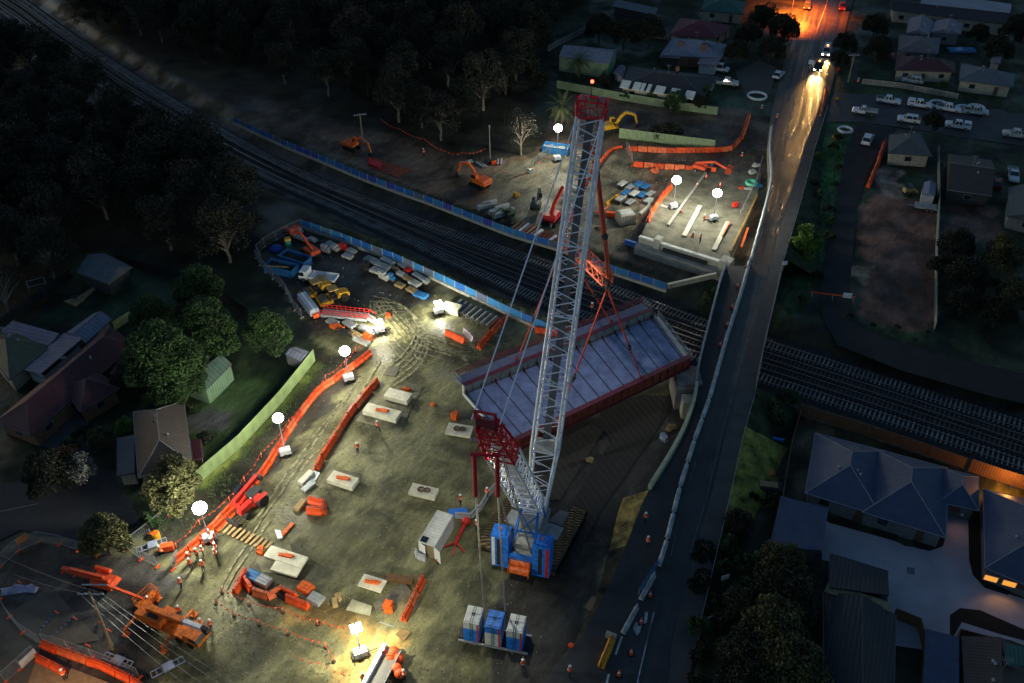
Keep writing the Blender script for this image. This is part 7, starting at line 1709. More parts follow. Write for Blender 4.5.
# black planting beds along the drive
BED = mat('planting_bed', (.012, .012, .011), .95, var=.4)
sheet('garden_bed', [(826, 516), (858, 524), (858, 530), (826, 521)], .05, BED)
sheet('garden_bed', [(872, 526), (898, 535), (897, 541), (872, 533)], .05, BED)
sheet('garden_bed', [(912, 540), (946, 536), (943, 546), (930, 551), (916, 548)], .05, BED)
sheet('garden_bed', [(969, 520), (982, 522), (984, 572), (1012, 590), (1008, 595), (985, 588), (973, 575), (969, 560)], .05, BED)
sheet('garden_bed', [(950, 615), (960, 608), (980, 610), (1030, 632), (1030, 642), (1000, 634), (962, 622), (955, 634), (950, 640)], .05, BED)
sheet('drain_grate', [(907, 567), (915, 568), (914, 575), (907, 573)], .05, mat('drain', (.10, .12, .15), .5))
fence([(893, 618), (905, 622), (922, 630), (922, 665)], 'brown timber fence between the black roof and the blue carport', 1.8, TF, WOOD, name='timber_fence')
fence([(951, 655), (953, 637), (965, 638), (985, 645), (1012, 652)], 'timber fence in front of the brown roofed house at the bottom right', 1.6, TF, WOOD, name='timber_fence')
# left
house('long red-brown brick house with hipped roof at the left', [([(-6, 422), (110, 326), (134, 345), (30, 436)], 2.2, 'hip', 'redbrown'), ([(62, 386), (98, 372), (120, 388), (80, 412)], 1.9, 'hip', 'redbrown')], 2.7, 'brick')
house('small pink-roofed porch behind the red-brown house', [([(110, 374), (124, 355), (140, 357), (128, 378)], .5, 'flat', 'red')], 2.4, 'brick', 'porch', 'porch', windows=False)
house('olive roofed house at the left edge', [([(-30, 330), (16, 335), (48, 347), (12, 378), (-30, 372)], 1.8, 'hip', 'olive')][0:0] + [([(-32, 332), (18, 334), (48, 348), (10, 380)], 1.8, 'hip', 'olive')], 2.8, 'cream')
house('lilac-grey steel roof between the olive and red-brown houses', [([(14, 324), (60, 337), (83, 342), (42, 377)][0:0] or [(22, 369), (64, 333), (84, 342), (42, 378)], .8, 'flat', 'lilac'), ([(0, 332), (14, 323), (60, 336), (48, 346)], .5, 'flat', 'lilac')], 2.6, 'white', 'carport', 'carport', windows=False)
house('pale steel roofed shed above the red-brown house', [([(66, 333), (94, 313), (112, 319), (86, 343)], 1.0, 'gable', 'steel')], 2.5, 'grey', 'shed', 'shed', windows=False)
house('dark grey gabled shed in the upper left garden', [([(76, 272), (104, 253), (132, 267), (108, 284)], 1.6, 'gable', 'grey', None)], 2.9, 'dark', 'shed', 'shed', windows=False)
house('green steel shed right of the big tree', [([(176, 379), (213, 354), (232, 364), (206, 390)], 1.0, 'gable', 'green')], 2.9, 'green', 'shed', 'shed', windows=False, inset=.15)
house('house with dark brown hipped roof next to the green fence', [([(133, 412), (184, 401), (192, 463), (138, 478)], 2.4, 'hip', 'brown', FLASH)], 2.8, 'cream')
house('flat slate roof on the left side of the brown hipped house', [([(117, 438), (135, 436), (135, 474), (117, 476)], .3, 'flat', 'slate')], 2.5, 'cream', 'carport', 'carport', windows=False)
house('tiny rust-red roof between the brown hipped house and green fence', [([(190, 440), (201, 441), (203, 459), (193, 460)], .4, 'flat', 'red')], 2.2, 'cream', 'shed', 'shed', windows=False)
house('small blue-grey garden shed at the end of the green fence', [([(285, 354), (296, 347), (310, 352), (301, 362)], .5, 'gable', 'steel')], 1.9, 'grey', 'shed', 'shed', windows=False, inset=.1)
t = thing('water_tank', 'round grey-green water tank against the green shed', 'tank', G(178, 398, 0)); MB().tube((0, 0, 0), (0, 0, 2.2), 1.5, 24).build('tank_body', mat('tank_green', (.12, .16, .13), .6), t); MB().tube((0, 0, 2.2), (0, 0, 2.5), 1.5, 24, .3).build('lid', mat('tank_lid', (.15, .2, .17), .6), t); MB().beam((-1.7, -.5, 0), (-1.7, -.5, 2.4), .12).beam((-1.7, -.5, 2.4), (0, 0, 2.7), .12).build('pipe', WHITEP, t)
plate([(64, 302), (78, 298), (95, 287), (96, 290), (84, 300), (76, 307)], 'timber_deck', 'pale timber deck in the upper left garden', PALE_W, 'deck', .25)
t = thing('table', 'small dark table on the pale timber deck', 'table', G(76, 300, .3)); MB().tube((0, 0, .7), (0, 0, .76), .6, 12).build('top', DARK, t); MB().tube((0, 0, 0), (0, 0, .7), .08, 8).build('leg', DARK, t)
t = thing('swing_frame', 'pale metal frame in the dark garden at the far left', 'frame', G(38, 288, 0), .5); mb = MB()
for y_ in (-1, 1): mb.beam((-1.4, y_, 0), (-1.4, y_, 1.2), .07).beam((1.4, y_, 0), (1.4, y_, 1.2), .07).beam((-1.4, y_, 1.2), (1.4, y_, 1.2), .07)
mb.beam((-1.4, -1, 1.2), (-1.4, 1, 1.2), .07).beam((1.4, -1, 1.2), (1.4, 1, 1.2), .07).build('frame', GREYP, t)
for i, (px, py, c, lb) in enumerate([(192, 468, 'purple', 'purple-lidded bin'), (190, 472, 'yellow', 'yellow-lidded bin'), (194, 473, 'green', 'green-lidded bin')]):
    t = thing('wheelie_bin', lb + ' at the corner of the brown hipped house', 'bin', G(px, py, 0), .2); MB().box(-.28, .28, -.32, .32, 0, .95, taper=-.03).build('body', DARK, t); MB().box(-.32, .32, -.36, .36, .95, 1.03).build('lid', mat('lid_' + c, {'purple': (.35, .05, .3), 'yellow': (.7, .5, .03), 'green': (.03, .4, .12)}[c], .5), t)
# top centre
house('arch roofed steel shed with green end wall beside the lawn', [([(559, 56), (568, 45), (617, 50), (609, 64)], 1.4, 'gable', 'steel')], 3.8, 'green', 'shed', 'shed', windows=False, inset=.1)
hl = house('long dark roofed house with a row of pale skylights', [([(620, 87), (630, 66), (718, 77), (703, 98)], 2.0, 'hip', 'dark')], 2.8, 'cream')
SKY = mat('skylight_white', (.62, .64, .62), .4)
for i, (px, w_) in enumerate([(625.5, 1.5), (637, 1.2), (643, .6), (649, .6), (660, 1.6), (675, 1.4), (690, 1.5)]):
    py = 84 + (px - 625) * .166; q0 = G(px, py, 3.45); d_ = (G(690, 94.8, 3.4) - G(625, 84, 3.4)).normalized(); n_ = Vector((d_.y, -d_.x, 0)); sk = MB(); hw = d_ * w_ * .72; f_ = n_ * 1.15
    sk.add([q0 - hw + f_ - cz * .42, q0 + hw + f_ - cz * .42, q0 + hw - f_ + cz * .5, q0 - hw - f_ + cz * .5, q0 - hw + f_ - cz * .62, q0 + hw + f_ - cz * .62, q0 + hw - f_ + cz * .3, q0 - hw - f_ + cz * .3], [(0, 1, 2, 3), (7, 6, 5, 4), (0, 4, 5, 1), (1, 5, 6, 2), (2, 6, 7, 3), (3, 7, 4, 0)]); sk.build('skylight', SKY, hl, world=True)
MB().box(-.4, .4, -.4, .4, 0, 1.6, o=G(677, 73, 4.0)).build('chimney', BR['brick'], hl, world=True)
hb = house('blue-grey hipped house with two brick chimneys', [([(660, 55), (672, 38), (727, 44), (722, 58)], 2.3, 'hip', 'steel')], 2.9, 'brick')
for px, py in ((680, 49), (703, 52)): MB().box(-.5, .5, -.5, .5, 0, 2.0, o=G(px, py, 3.3)).build('chimney', BR['brick'], hb, world=True)
MB().box(-1.6, 1.6, -.8, .8, .0, .1, o=G(710, 43, 5.0), rz=-.8).build('solar_panel', GLASS, hb, world=True)
house('white flat carport roof below the blue-grey hipped house', [([(697, 64), (701, 56), (721, 58), (717, 66)], .2, 'flat', 'lilac')], 2.6, 'white', 'carport', 'carport', windows=False)
house('slatted pergola roof left of the blue-grey hipped house', [([(659, 57), (665, 48), (681, 50), (680, 59)], .2, 'flat', 'mauve')], 2.6, 'dark', 'pergola', 'pergola', windows=False)
house('house with maroon roof and cream walls at the top', [([(669, 35), (680, 18), (733, 26), (716, 38)], 2.4, 'hip', 'red')], 2.9, 'cream')
house('house with teal roof at the top edge', [([(701, 10), (706, -4), (746, 2), (743, 14)], 2.2, 'hip', 'teal')], 2.9, 'cream')
house('low grey shed roof among trees at the top', [([(612, 6), (616, 1), (658, 10), (655, 15)], .5, 'flat', 'grey')], 2.6, 'dark', 'shed', 'shed', windows=False)
house('small white-framed greenhouse beside the arch roofed shed', [([(613, 73), (618, 66), (626, 67), (623, 78)], .5, 'gable', 'lilac')], 1.8, 'white', 'greenhouse', 'greenhouse', windows=False)
# top right
house('very long dark roof beside the concrete yard at the top right', [([(892, 10), (890, 2), (1017, 14), (1014, 25)], 1.5, 'gable', 'dark')], 3.2, 'cream')
house('pale lilac roof, left of two below the long dark roof', [([(906, 33), (909, 18), (934, 21), (930, 35)], 1.2, 'gable', 'lilac')], 3, 'grey')
house('pale lilac roof, right of two below the long dark roof', [([(931, 32), (935, 21), (963, 24), (961, 34)], 1.2, 'gable', 'lilac')], 3.2, 'grey')
house('low mauve-brown roof above the red-brown one, top right', [([(898, 51), (899, 34), (941, 38), (938, 54)], 1.5, 'hip', 'mauve')], 2.8, 'grey')
house('red-brown tiled house behind the cream fence', [([(895, 70), (897, 55), (955, 62), (955, 72)], 1.8, 'hip', 'redbrown')], 2.8, 'cream')
house('blue-grey roofed house at the top right edge', [([(959, 80), (961, 63), (1016, 74), (1013, 87)], 1.8, 'hip', 'grey')], 2.8, 'cream')
house('small white water-tank-like shed right of the red-brown house', [([(990, 62), (992, 56), (1001, 57), (1000, 65)], .5, 'flat', 'lilac')], 2.4, 'white', 'shed', 'shed', windows=False)
house('cream house with slate gable roof below the parked cars', [([(888, 153), (889, 135), (920, 133), (932, 156)], 2.0, 'hip', 'slate')], 2.8, 'cream')
house('brown gabled house with its ridge running towards the camera', [([(947, 190), (948, 154), (992, 161), (992, 196)], 2.0, 'gable', 'brown', FLASH, 1)], 2.8, 'dark')
house('small pale blue shed behind the gabled cream house', [([(922, 194), (924, 182), (936, 183), (935, 196)], .5, 'gable', 'steel')], 2.2, 'white', 'shed', 'shed', windows=False, inset=.1)
house('grey roof cut by the right edge, below the brown gabled house', [([(1007, 216), (1009, 187), (1050, 192), (1050, 226)], 1.6, 'gable', 'slate')], 2.8, 'grey')
o = MB().box(-3.5, 3.5, -1.2, 1.2, .0, .6).build('pool', mat('pool_blue', (.10, .25, .5), .2)); o.location = G(961, 51, 0); tag(o, 'small blue pool in the yard right of the mauve roof', 'pool')
# ================= trees =================
LEAF = {}
def leafm(name, col, var=.6):
    m = mat(name, col, .75, var=var, scale=.35, coord='Object'); return m
LEAF = {'gum': leafm('leaf_gum', (.030, .030, .018)), 'dark': leafm('leaf_dark', (.017, .023, .011)), 'green': leafm('leaf_green', (.040, .085, .022)), 'lime': leafm('leaf_lime', (.18, .30, .04)), 'olive': leafm('leaf_olive', (.085, .085, .03)), 'blossom': leafm('leaf_blossom', (.32, .30, .26)), 'rust': leafm('leaf_rust', (.12, .06, .03)), 'palm': leafm('leaf_palm', (.10, .12, .045))}
BARK = mat('bark_pale', (.20, .17, .14), .8, var=.3); BARKD = mat('bark_dark', (.07, .05, .035), .9)
def crown_tree(nm, cat, leaf, bark, H_, Rc, hc, blobs, per, ls, seed, flat=.7, pale=False, hollow=.45):
    rnd = random.Random(seed); t = thing(nm, 'x', cat); tr = MB()
    pts = [Vector((0, 0, -.3))]; n = 5
    for i in range(1, n + 1): pts.append(Vector((rnd.uniform(-.3, .3) * i * .4, rnd.uniform(-.3, .3) * i * .4, hc * i / n)))
    r0 = .022 * H_ + .06
    for i in range(n): tr.tube(pts[i], pts[i + 1], r0 * (1 - .12 * i), 7, r0 * (1 - .12 * (i + 1)))
    cs = []
    for b in range(blobs):
        a = b * 2.4 + rnd.uniform(-.4, .4); k = math.sqrt((b + .5) / blobs); rr = Rc * .78 * k; z = hc + (H_ - hc) * (.75 * (1 - k * k) + rnd.uniform(-.25, .2)) * flat / .7
        c = Vector((rr * math.cos(a), rr * math.sin(a), z)); cs.append(c)
        if b % 2 == 0 or pale:
            st_ = pts[rnd.choice([2, 3, 4, 5])]; mid = st_.lerp(c, .5) + Vector((0, 0, .4)); tr.tube(st_, mid, r0 * .45, 5, r0 * .3); tr.tube(mid, c, r0 * .3, 5, r0 * .08)
    tr.build('trunk', bark, t)
    vs, fs = [], []
    for c in cs:
        br = Rc * rnd.uniform(.2, .4)
        for _ in range(per):
            d_ = Vector((rnd.gauss(0, 1), rnd.gauss(0, 1), rnd.gauss(0, .75))).normalized() * br * (hollow + (1 - hollow) * rnd.random()); p = c + d_
            s = ls * rnd.uniform(.6, 1.3); u = Vector((rnd.gauss(0, 1), rnd.gauss(0, 1), rnd.gauss(0, .6))).normalized(); v = u.cross(Vector((rnd.gauss(0, 1), rnd.gauss(0, 1), rnd.gauss(0, 1)))).normalized()
            k = len(vs); vs += [p - u * s, p - v * s * .6, p + u * s, p + v * s * .6]; fs.append((k, k + 1, k + 2, k + 3))
    MB().add(vs, fs).build('crown', leaf, t)
    return t
def palm(nm='palm_tree'):
    t = thing(nm, 'x', 'palm'); rnd = random.Random(3); MB().tube((0, 0, -.2), (0, 0, 4.6), .38, 10, .3).build('trunk', BARKD, t); vs, fs = [], []
    for i in range(46):
        a = i * 2.4; el = 1.2 - i * .038; L_ = 3.6; prev = Vector((0, 0, 4.7)); d_ = Vector((math.cos(a) * math.cos(el), math.sin(a) * math.cos(el), math.sin(el))); sd_ = Vector((-math.sin(a), math.cos(a), 0))
        for k in range(7):
            nx_ = prev + d_ * (L_ / 7); d_ = (d_ + Vector((0, 0, -.16))).normalized(); w_ = .55 * math.sin(math.pi * (k + .8) / 8)
            for s in (-1, 1):
                for h in range(3):
                    q = prev.lerp(nx_, h / 3); b_ = len(vs); vs += [q, q + d_ * .12, q + sd_ * s * w_ + d_ * .3 - cz * .12 * w_]; fs.append((b_, b_ + 1, b_ + 2))
            prev = nx_
    MB().add(vs, fs).build('crown', LEAF['palm'], t); return t
TP = {
 'gum1': Proto(lambda: crown_tree('gum_tree', 'tree', LEAF['gum'], BARK, 13, 5.4, 5.5, 30, 230, .22, 1, pale=True)),
 'gum2': Proto(lambda: crown_tree('gum_tree', 'tree', LEAF['gum'], BARK, 15, 6.2, 7, 34, 220, .23, 2, pale=True)),
 'gum3': Proto(lambda: crown_tree('gum_tree', 'tree', LEAF['dark'], BARKD, 12, 5.4, 4, 32, 260, .22, 3)),
 'gum4': Proto(lambda: crown_tree('gum_tree', 'tree', LEAF['dark'], BARKD, 13, 6.2, 4.6, 36, 260, .23, 4)),
 'bare': Proto(lambda: crown_tree('pale_tree', 'tree', LEAF['gum'], BARK, 11, 4.5, 5.0, 22, 90, .15, 5, pale=True)),
 'round': Proto(lambda: crown_tree('garden_tree', 'tree', LEAF['green'], BARKD, 9, 4.6, 4.2, 44, 520, .17, 6, flat=.8, hollow=.7)),
 'rounddark': Proto(lambda: crown_tree('garden_tree', 'tree', LEAF['dark'], BARKD, 8, 4.2, 3.6, 30, 420, .18, 7, hollow=.7)),
 'olive': Proto(lambda: crown_tree('garden_tree', 'tree', LEAF['olive'], BARKD, 8, 4.2, 3.4, 30, 420, .18, 8, hollow=.6)),
 'lime': Proto(lambda: crown_tree('lime_tree', 'tree', LEAF['lime'], BARKD, 5, 2.6, 2.0, 20, 330, .14, 9, hollow=.6)),
 'shrub': Proto(lambda: crown_tree('shrub', 'shrub', LEAF['green'], BARKD, 2.6, 1.5, .9, 10, 160, .15, 10, hollow=.5)),
 'shrubd': Proto(lambda: crown_tree('shrub', 'shrub', LEAF['dark'], BARKD, 2.4, 1.7, .8, 10, 150, .17, 12, hollow=.5)),
 'blossom': Proto(lambda: crown_tree('blossom_tree', 'tree', LEAF['blossom'], BARKD, 5, 2.6, 2.4, 12, 150, .16, 13, hollow=.5)),
 'rust': Proto(lambda: crown_tree('rust_tree', 'tree', LEAF['rust'], BARKD, 5, 2.4, 2.4, 12, 150, .2, 14, hollow=.5)),
 'palm': Proto(palm)}
PROTOS += TP.values()
HC = {'gum1': 10.5, 'gum2': 12.5, 'gum3': 8, 'gum4': 9.5, 'bare': 7.5, 'round': 6.2, 'rounddark': 5.4, 'olive': 5.2, 'lime': 3.2, 'shrub': 1.5, 'shrubd': 1.4, 'blossom': 3.4, 'rust': 3.4, 'palm': 4.4}
tr_ = random.Random(21)
def tree(kind, cx_, cy_, sc, label, group=None, base=False):
    if base: p = G(cx_, cy_, 0)
    else: p = G(cx_, cy_, HC[kind] * sc); p.z = 0
    return TP[kind](label, tuple(p), tr_.uniform(0, 6.28), group, scale=sc)
# recognisable ones, by crown centre
for k, x, y, s, lb in [
    ('round', 160, 352, 1.35, 'large leafy green tree, the widest, over the left gardens'), ('round', 205, 325, 1.1, 'leafy green tree at the upper right of the big garden clump'), ('round', 198, 287, .95, 'darker leafy tree at the top of the big garden clump'),
    ('round', 180, 380, .8, 'leafy green tree at the foot of the big garden clump by the green shed'), ('round', 150, 312, .8, 'leafy tree at the left shoulder of the big garden clump'), ('rounddark', 130, 372, .7, 'dark tree against the pink-roofed porch'),
    ('round', 266, 328, .82, 'round green tree standing alone beside the yard fence'), ('round', 159, 397, .62, 'small green tree between the clump and brown hipped house'),
    ('olive', 172, 478, .95, 'olive tree covering the corner of the brown hipped house'), ('olive', 102, 532, .80, 'olive shrubby tree on the verge above the closed street'), ('rounddark', 45, 468, .85, 'dark tree left of the white-blossomed one'),
    ('blossom', 78, 468, 1.0, 'tree with pale white blossoms on the left street'), ('rust', 66, 457, .9, 'rust-brown leaved tree behind the white-blossomed one'), ('lime', 124, 424, .6, 'small bright green tree left of the brown hipped house'), ('olive', 100, 436, .5, 'brownish bush in front of the red-brown house'),
    ('lime', 806, 238, 1.25, 'bright lime-green tree on the bank right of the road'), ('olive', 783, 560, .75, 'olive tree, top of the tall clump beside the lower road'), ('rounddark', 790, 590, .95, 'dark tree in the middle of the clump beside the lower road'), ('olive', 776, 622, 1.0, 'olive green tree at the heart of the clump beside the lower road'),
    ('olive', 790, 660, 1.05, 'olive tree at the bottom of the clump beside the lower road'), ('rounddark', 750, 655, .9, 'dark tree at the bottom left of the clump beside the lower road'), ('gum3', 742, 600, .45, 'slim grey tree leaning over the bank below the footpath'),
    ('rounddark', 935, 118, .62, 'dark street tree in front of the parked pickups'), ('rounddark', 960, 240, .8, 'dark tree left of the pale boats in the yard'), ('olive', 1005, 250, .9, 'olive tree at the right edge below the grey roof'), ('rounddark', 970, 270, .9, 'dark tree in the yard right of the red earth lot'), ('olive', 1015, 290, .8, 'olive tree at the right edge above the asphalt'), ('rounddark', 945, 262, .6, 'low dark tree beside the thin grey fence'),
    ('palm', 562, 108, 1.15, 'palm tree with spread fronds beside the far lamp'), ('palm', 579, 62, 1.1, 'palm tree in front of the arch roofed shed'), ('bare', 521, 122, 1.0, 'lone pale-trunked tree at the edge of the lit yard'),
    ('rounddark', 625, 40 - 12, 1.0, 'dark tree behind the lawn, left'), ('rounddark', 650, 26, 1.1, 'dark tree behind the lawn, right'), ('rounddark', 600, 22, 1.0, 'dark tree behind the weathered fence'), ('rounddark', 738, 48, .8, 'dark tree right of the blue-grey hipped house'), ('rounddark', 750, 30, .9, 'dark tree right of the maroon roofed house'), ('rounddark', 765, 14, 1.1, 'dark tree left of the main road at the top'), ('rounddark', 785, 24, 1.1, 'dark tree overhanging the main road from the left'), ('rounddark', 772, 44, .9, 'dark tree beside the small pale car'),
    ('rounddark', 876, 22, .9, 'dark tree right of the main road, upper'), ('rounddark', 880, 44, .9, 'dark tree right of the main road, middle'), ('rounddark', 846, 40, .8, 'dark tree on the verge beside the lit vehicles'), ('rounddark', 841, 56, .6, 'small dark tree on the verge below the lit vehicles'), ('rounddark', 1000, 44, .9, 'dark tree at the top right edge above the blue-grey roof'), ('rounddark', 1020, 24, 1.1, 'dark tree in the top right corner'), ('rounddark', 980, 30, .7, 'dark tree below the long dark roof'), ('shrub', 942, 85, .9, 'round green bush before the red-brown house'),
    ('shrub', 653, 94, 1.2, 'green bush at the sage fence, left of middle'), ('shrub', 676, 100, 1.8, 'big green bush at the sage fence'), ('shrub', 625, 95, .9, 'small bush left on the sage fence'), ('shrub', 705, 92, 1.5, 'green bush at the right end of the long dark roof'), ('rounddark', 700, 100, .5, 'dark bush where the sage fence ends'),
    ('shrubd', 660, 130, 1.5, 'bushy growth behind the lone green fence, left'), ('shrubd', 672, 128, 1.5, 'bushy growth behind the lone green fence, right'), ('shrubd', 540, 75, 1.8, 'dark bush left of the arch roofed shed'), ('shrubd', 605, 80, 1.3, 'dark bush between arch roofed shed and greenhouse'),
    ('shrubd', 774, 500, 1.0, 'dark bush by the flat trailer on the bank'), ('shrub', 775, 412, 1.6, 'bush at the corner of the timber fence by the railway'), ('shrub', 790, 398, 1.2, 'bush right at the start of the timber fence'), ('shrub', 193, 408, .6, 'light green bush beside the green shed'), ('shrubd', 206, 436, .8, 'dark round bush behind the brown hipped house'),
    ('rounddark', 740, 520, .5, 'dark shrubby tree on the bank below the yellow grass'), ('shrub', 715, 296, 1.6, 'green bush at the bridge end above the tracks'), ('shrub', 70, 445, 1.0, 'bush by the front drive of the red-brown house'), ('shrubd', 84, 432, 1.0, 'dark bush beside the front door of the red-brown house'), ('shrub', 150, 520, 1.0, 'green shrub at the wire fence under the bright lamp')]:
    tree(k, x, y, s, lb)
# pale trunks that show at the edge of the wood
for k, x, y, s, lb in [('gum1', 230, 262, 1.0, 'gum with a bright white trunk near the top of the yard'), ('gum1', 171, 250, .9, 'gum with a slanting pale trunk left of the white one'), ('gum2', 56, 280, .8, 'gum with a thin leaning trunk behind the dark gabled shed'), ('bare', 10, 312, 1.0, 'thin pale tree at the left edge'), ('gum2', 399, 122, .9, 'tall gum with a straight pale trunk beyond the railway'), ('gum1', 422, 127, .8, 'gum with white broken trunk, right of the tall straight one'), ('gum1', 441, 140, .85, 'gum with a stout pale trunk at the edge of the wood'), ('gum2', 356, 93, .9, 'gum with a short pale trunk deep in the wood'), ('gum1', 146, 150, .8, 'gum with a forked white trunk beside the left curve of the railway')]:
    tree(k, x, y, s, lb, base=True)
# the dark woods: trees set out with spacing
def scatter(poly, spacing, kinds, label, group, maxn, smin=.8, smax=1.15, seed=5):
    rnd = random.Random(seed); P = [G(x, y, 0) for x, y in poly]; pl_ = [(p.x, p.y) for p in P]
    xs = [p[0] for p in pl_]; ys = [p[1] for p in pl_]; pts = []; n = 0
    for _ in range(6000):
        x, y = rnd.uniform(min(xs), max(xs)), rnd.uniform(min(ys), max(ys))
        if not inside(np.array([x]), np.array([y]), pl_)[0]: continue
        if any((x - a) ** 2 + (y - b) ** 2 < spacing ** 2 for a, b in pts): continue
        if corridor(np.array([x]), np.array([y]))[0] < 7: continue
        pts.append((x, y))
        if len(pts) >= maxn: break
    for x, y in pts: TP[rnd.choice(kinds)](label, (x, y, 0), rnd.uniform(0, 6.28), group, scale=rnd.uniform(smin, smax))
    return len(pts)
n1 = scatter([(75, 22), (130, 40), (215, 58), (270, 82), (330, 100), (400, 112), (470, 128), (520, 110), (545, 60), (560, 20), (600, -40), (300, -50), (40, -50)], 8.2, ['gum3', 'gum4', 'gum3', 'gum1', 'gum2'], 'dark tree in the wood north of the railway', 'trees of the wood north of the railway', 150)
n2 = scatter([(-30, 40), (40, 62), (110, 112), (180, 160), (245, 195), (262, 212), (235, 240), (180, 225), (120, 235), (60, 250), (-40, 290), (-80, 200)], 7.8, ['gum1', 'gum2', 'gum3', 'gum4'], 'dark tree in the wood south-west of the railway', 'trees of the wood south-west of the railway', 90, seed=8)
n3 = scatter([(560, -60), (800, -60), (800, -12), (760, -8), (560, -5)], 9, ['gum3', 'gum4'], 'dark tree along the top edge of the photo', 'trees along the top edge', 25, seed=9)
n4 = scatter([(860, -60), (1060, -60), (1060, -25), (870, -20)], 9, ['gum3', 'gum4'], 'dark tree beyond the concrete yard', 'trees beyond the concrete yard', 15, seed=10)
scatter([(700, 560), (735, 545), (760, 600), (745, 640), (690, 700)], 2.8, ['shrubd', 'shrub'], 'low bush on the bank beside the lower footpath', 'bushes on the lower bank', 26, seed=11)
scatter([(790, 215), (822, 150), (845, 135), (820, 290), (785, 325)], 4.5, ['shrubd', 'shrubd', 'shrub'], 'low bush on the grass between road and asphalt lane', 'bushes between road and lane', 22, .4, .8, seed=12)
scatter([(850, 318), (930, 335), (930, 346), (880, 334)], 3, ['shrub', 'shrubd'], 'low weed bush at the end of the red lot', 'weed bushes at the red lot', 12, .3, .5, seed=13)
scatter([(955, 295), (1010, 240), (1030, 330), (960, 330)], 5, ['rounddark', 'shrubd'], 'dark growth in the yard right of the red lot', 'growth in the right yard', 10, .5, .8, seed=14)
scatter([(745, 440), (758, 440), (750, 540), (732, 545)], 3.0, ['shrub', 'shrubd'], 'bush on the bank by the yellow grass', 'bushes by the yellow grass', 12, .4, .7, seed=15)
# grass and weeds one cannot count
def tufts(nm, poly, n, h_, m, seed, z=None, wdt=.05):
    rnd = random.Random(seed); P = [G(x, y, 0) for x, y in poly]; pl_ = [(p.x, p.y) for p in P]; xs = [p[0] for p in pl_]; ys = [p[1] for p in pl_]
    X = np.array([rnd.uniform(min(xs), max(xs)) for _ in range(n)]); Y = np.array([rnd.uniform(min(ys), max(ys)) for _ in range(n)]); k = inside(X, Y, pl_); X, Y = X[k], Y[k]; Z = height(corridor(X, Y)) - .05
    if z == 'bank':
        for i in range(len(X)):
            py_ = proj((X[i], Y[i], 2))[1]; e_ = G(interp(R2, py_), py_, interp(ZR, py_)); Z[i] = max(Z[i], e_.z - max(0, X[i] - e_.x) / 1.7) if X[i] > e_.x else -1
    vs, fs = [], []
    for x, y, z_ in zip(X, Y, Z):
        for _ in range(3):
            a = rnd.uniform(0, 6.28); hh = h_ * rnd.uniform(.4, 1.2); dx, dy = math.cos(a), math.sin(a); b_ = len(vs); ox, oy = rnd.uniform(-.2, .2), rnd.uniform(-.2, .2)
            vs += [(x + ox - dy * wdt, y + oy + dx * wdt, z_), (x + ox + dy * wdt, y + oy - dx * wdt, z_), (x + ox + dx * hh * .5, y + oy + dy * hh * .5, z_ + hh)]; fs.append((b_, b_ + 1, b_ + 2))
    o = MB().add(vs, fs).build(nm, m); o['kind'] = 'stuff'; o['label'] = {'a': 'grass'}.get(nm, nm.replace('_', ' ') + ' growing in a rough strip'); return o
GR = leafm('grass_blade', (.07, .12, .025)); GRY = leafm('grass_yellow_lit', (.34, .33, .07)); GRD = leafm('weed_dark', (.05, .075, .03))  # yellow bank blades also carry painted street light in their colour
tufts('verge_grass', [(197, 490), (240, 452), (316, 363), (326, 366), (250, 455), (208, 494)], 3500, .35, GR, 1)
tufts('strip_weeds', [(208, 494), (250, 455), (322, 366), (352, 360), (280, 440), (185, 540), (160, 535)], 2500, .35, GRD, 2, wdt=.09)
tufts('trackside_grass', [(302, 222), (360, 234), (420, 255), (480, 280), (548, 312), (546, 328), (468, 292), (368, 248), (302, 226)], 7000, .5, GR, 3)
tufts('bank_grass', [(745, 432), (772, 425), (768, 470), (750, 505), (735, 505)], 6000, .45, GRY, 4, z='bank')
tufts('lawn_grass', [(795, 215), (822, 150), (848, 132), (822, 290), (785, 330)], 7000, .45, GRD, 5)
tufts('fence_grass', [(620, 140), (713, 152), (712, 147), (625, 133)], 1200, .5, GR, 6)
tufts('cutting_grass', [(660, 300), (700, 300), (722, 288), (718, 316), (690, 312)], 1200, .5, GR, 7)

# gravel and scraps trodden into the yard
rnd = random.Random(77)
def scraps(nm, poly, n, m, smin, smax, seed):
    rnd = random.Random(seed); pl_ = [tuple(G(x, y, 0)[:2]) for x, y in poly]; xs = [p[0] for p in pl_]; ys = [p[1] for p in pl_]
    X = np.array([rnd.uniform(min(xs), max(xs)) for _ in range(n)]); Y = np.array([rnd.uniform(min(ys), max(ys)) for _ in range(n)]); k = inside(X, Y, pl_); mb = MB()
    for x, y in zip(X[k], Y[k]):
        s = rnd.uniform(smin, smax); mb.box(-s, s, -s * rnd.uniform(.4, 1), s * .7, -.02, s * .6, rz=rnd.uniform(0, 3), o=(x, y, -.03), taper=s * .3)
    o = mb.build(nm, m); o['kind'] = 'stuff'; o['label'] = nm.replace('_', ' ') + ' scattered on the ground'
YARD = [(330, 350), (460, 320), (540, 340), (470, 400), (500, 560), (560, 640), (480, 683), (150, 683), (215, 560)]
scraps('pale_gravel', YARD, 1000, mat('gravel_pale', (.38, .36, .28), .9), .03, .08, 1)
scraps('dark_clods', YARD, 1500, mat('clod_dark', (.075, .07, .045), .95), .03, .09, 2)
scraps('far_gravel', [(490, 170), (640, 160), (740, 160), (730, 240), (620, 250), (500, 222)], 900, mat('gravel_pale', (.38, .36, .28), .9), .05, .14, 3)
scraps('pale_scraps', [(262, 258), (302, 228), (430, 285), (460, 310), (350, 345), (300, 320)], 220, mat('scrap_pale', (.3, .3, .28), .8), .05, .13, 4)

